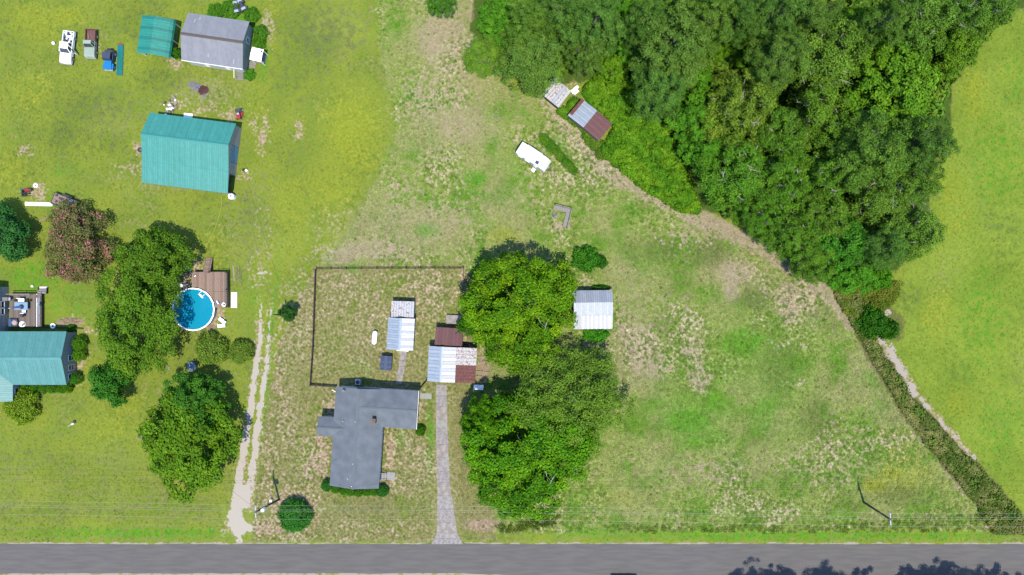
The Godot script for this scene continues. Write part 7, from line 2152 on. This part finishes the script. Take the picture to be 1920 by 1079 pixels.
func grass():
	scatter_mask()
	var ko = keep_out.get_data()
	var r = RandomNumberGenerator.new()
	r.seed = 77
	var f = FastNoiseLite.new()
	f.seed = 4
	f.frequency = 0.12
	var past = poly(PASTURE)
	var yard = poly(YARD)
	var wood = poly(WOOD)
	var lists = [[], [], []]
	for i in 150000:
		var px = r.randf_range(-50, 1970)
		var py = r.randf_range(-36, 1100)
		var x = clampi(int((px - X0) / CELL * 3.0), 0, TW - 1)
		var y = clampi(int((py - Y0) / CELL * 3.0), 0, TH - 1)
		if ko[y * TW + x] > 90: continue
		var p = at(px, py)
		var rough = 0
		if in_poly(past, px, py): rough = 2
		elif in_poly(yard, px, py): rough = 1
		if rough == 0 and r.randf() < 0.5: continue
		if in_poly(wood, px, py) and r.randf() < 0.7: continue
		var s = r.randf_range(0.6, 1.2) * [0.75, 0.95, 1.25][rough]
		if rough == 2: s *= 1.0 + 0.6 * maxf(0, f.get_noise_2d(p.x, p.z))
		var c = ground_color(p) * r.randf_range(1.0, 1.35)
		lists[i % 3].append([Transform3D(Basis(Vector3.UP, r.randf() * TAU).scaled(Vector3(s, s * r.randf_range(0.6, 1.1), s)), p), Color(c.r, c.g, c.b)])
	var m = M("grass_blades", Color(1, 1, 1), 0.8)
	m.vertex_color_use_as_albedo = true
	m.metallic_specular = 0.2
	m.backlight_enabled = true
	m.backlight = Color(0.25, 0.25, 0.12)
	for k in 3: stuff("grass_tufts", multi(tuft_mesh(50 + k, 9, 0.24, 0.13), lists[k], m), "tufts of grass and dry stalks over the lawn and pasture", "grass")
	# thicket of vines between the sheds and the wood
	var leafm = leaf_mat("leaf_thicket", Color(1, 1, 1))
	var shrubs = func(called, label, poly_px, count, pal, h0, h1, sz, leaf, sd, freq = 0.25):
		var pv = poly(poly_px)
		var rect = Rect2(pv[0], Vector2.ZERO)
		for q in pv: rect = rect.expand(q)
		var l = [[], []]
		var tries = 0
		while l[0].size() + l[1].size() < count and tries < count * 12:
			tries += 1
			var px = r.randf_range(rect.position.x, rect.end.x)
			var py = r.randf_range(rect.position.y, rect.end.y)
			if not in_poly(pv, px, py): continue
			var p = at(px, py)
			var hn = clampf(0.5 + f.get_noise_2d(p.x * freq * 8, p.z * freq * 8) * 1.4, 0, 1)
			p.y = lerpf(h0, h1, hn) * r.randf_range(0.4, 1.0)
			var s = sz * r.randf_range(0.7, 1.3)
			var c = r.randf_range(0.75, 1.25)
			var tone = (pal[0] * 1.2).lerp(pal[1] * 1.2, clampf(0.5 + f.get_noise_2d(p.x * 2 + 90, p.z * 2) * 1.2 + r.randfn() * 0.2, 0, 1))
			l[l[0].size() > l[1].size() as int].append([Transform3D(Basis(Vector3.UP, r.randf() * TAU).scaled(Vector3(s, s, s)), p), Color(tone.r * c, tone.g * c, tone.b * c)])
		for k in 2: stuff(called, multi(clump_mesh(46, 0.5, leaf, sd + k, [Color(1, 1, 1), Color(0.85, 0.9, 0.8), Color(1.1, 1.05, 0.9)]), l[k], leafm), label, "undergrowth")
	shrubs.call("vine_thicket", "bright green vine thicket between the sheds and the wood", [1108, 158, 1135, 125, 1190, 160, 1255, 250, 1300, 370, 1310, 398, 1270, 392, 1200, 348, 1160, 315, 1130, 285, 1156, 238, 1104, 188, 1092, 178], 2600, [lin(84, 142, 28), lin(122, 170, 36)], 0.2, 1.5, 1.25, 0.3, 300)
	shrubs.call("vine_thicket", "green vines round the two sheds at the wood's edge", [1062, 204, 1074, 186, 1084, 188, 1066, 214, 1124, 268, 1110, 262, 1075, 230, 1045, 208], 160, [lin(86, 140, 30), lin(110, 160, 34)], 0.1, 0.6, 1.0, 0.26, 310)
	shrubs.call("shed_weeds", "green weeds below the two-tone shed's lower corner", [1093, 252, 1120, 262, 1140, 275, 1150, 300, 1125, 296, 1100, 268], 160, [lin(84, 130, 36), lin(120, 150, 50)], 0.0, 0.4, 1.0, 0.24, 330)
	shrubs.call("wood_floor_brush", "dark undergrowth on the floor of the wood", [900, 0, 1000, 150, 1090, 120, 1190, 130, 1290, 250, 1330, 380, 1450, 440, 1560, 510, 1660, 480, 1710, 330, 1760, 170, 1900, 0], 3400, [lin(96, 140, 42), lin(124, 160, 50)], 0.4, 4.0, 2.4, 0.3, 340)
	shrubs.call("ditch_brush", "dull olive brush along the ditch on the right", [1566, 552, 1610, 552, 1622, 600, 1638, 640, 1652, 668, 1698, 742, 1745, 785, 1800, 850, 1870, 920, 1915, 975, 1984, 990, 1984, 1000, 1862, 998, 1838, 950, 1775, 875, 1695, 772, 1632, 665, 1596, 600], 5200, [lin(104, 132, 54), lin(164, 166, 98)], 0.0, 0.8, 0.85, 0.26, 350, 0.6)
	shrubs.call("ditch_brush", "taller green clumps standing in the ditch brush on the right", [1575, 560, 1610, 556, 1640, 645, 1700, 742, 1800, 848, 1870, 918, 1910, 972, 1850, 985, 1838, 950, 1775, 872, 1695, 768, 1632, 660], 240, [lin(84, 120, 40), lin(130, 152, 66)], -0.1, 0.5, 1.9, 0.2, 355, 0.9)
	shrubs.call("ditch_brush", "yellow-green brush below the wood's lower tip", [1560, 540, 1640, 530, 1690, 530, 1680, 560, 1650, 585, 1610, 600, 1585, 590], 420, [lin(110, 140, 40), lin(140, 150, 56)], 0.0, 0.8, 0.9, 0.24, 360)
	shrubs.call("roadside_weeds", "weeds in the ditch along the road on the right", [1130, 984, 1300, 990, 1400, 986, 1540, 988, 1640, 976, 1700, 970, 1860, 962, 1940, 980, 1940, 996, 1700, 998, 1500, 1000, 1130, 998], 380, [lin(106, 142, 46), lin(150, 164, 84)], -0.1, 0.15, 0.6, 0.2, 370, 0.8)
	shrubs.call("roadside_weeds", "weeds under the big tree near the road", [930, 985, 1050, 965, 1040, 985, 940, 1000], 120, [lin(84, 122, 36), lin(116, 140, 50)], 0.0, 0.3, 0.7, 0.2, 380)
	shrubs.call("pasture_weeds", "low dark weeds scattered over the rough pasture", PASTURE, 1700, [lin(108, 146, 52), lin(160, 174, 92)], -0.14, 0.0, 0.42, 0.24, 395, 0.9)
	shrubs.call("pasture_weeds", "strip of darker weeds right of the camper", [1010, 252, 1022, 252, 1050, 285, 1082, 320, 1076, 328, 1050, 305, 1030, 280, 1012, 262], 260, [lin(72, 128, 30), lin(104, 152, 40)], 0.0, 0.25, 0.7, 0.2, 390)

# ---------------------------------------------------------------- the scene
func _ready():
	rng.seed = 2024
	var cam = Camera3D.new()
	cam.name = "camera"
	cam.position = Vector3(0, HGT, 0)
	cam.rotation_degrees = Vector3(-90, 0, 0)
	cam.fov = rad_to_deg(2.0 * atan(539.5 * SC / HGT))
	cam.near = 0.5
	cam.far = 4000
	add_child(cam)
	cam.current = true
	var sky = ProceduralSkyMaterial.new()
	sky.sky_top_color = Color(0.38, 0.51, 0.72)
	sky.sky_horizon_color = Color(0.72, 0.80, 0.88)
	sky.ground_bottom_color = Color(0.3, 0.34, 0.2)
	sky.ground_horizon_color = Color(0.6, 0.64, 0.6)
	sky.sky_energy_multiplier = 1.25
	var env = Environment.new()
	env.background_mode = Environment.BG_SKY
	env.sky = Sky.new()
	env.sky.sky_material = sky
	env.tonemap_mode = Environment.TONE_MAPPER_LINEAR
	env.tonemap_exposure = 1.85
	env.sdfgi_enabled = true
	env.ssao_enabled = true
	env.ssil_enabled = true
	var we = WorldEnvironment.new()
	we.name = "environment"
	we.environment = env
	add_child(we)
	var sun = DirectionalLight3D.new()
	sun.name = "sun"
	sun.light_color = Color(1.0, 0.965, 0.90)
	sun.light_energy = 1.35
	sun.light_angular_distance = 0.5
	sun.shadow_enabled = true
	var el = deg_to_rad(72)
	sun.look_at_from_position(Vector3.ZERO, Vector3(-0.14 * cos(el), -sin(el), -0.99 * cos(el)), Vector3.FORWARD)
	add_child(sun)
	var t0 = Time.get_ticks_msec()
	make_materials()
	ground()
	roads()
	print("ground ", Time.get_ticks_msec() - t0)
	make_crowns()
	print("crowns ", Time.get_ticks_msec() - t0)
	buildings()
	pool_area()
	fence()
	vehicles()
	yard_things()
	power_line()
	print("things ", Time.get_ticks_msec() - t0)
	trees()
	grass()
	print("done ", Time.get_ticks_msec() - t0)
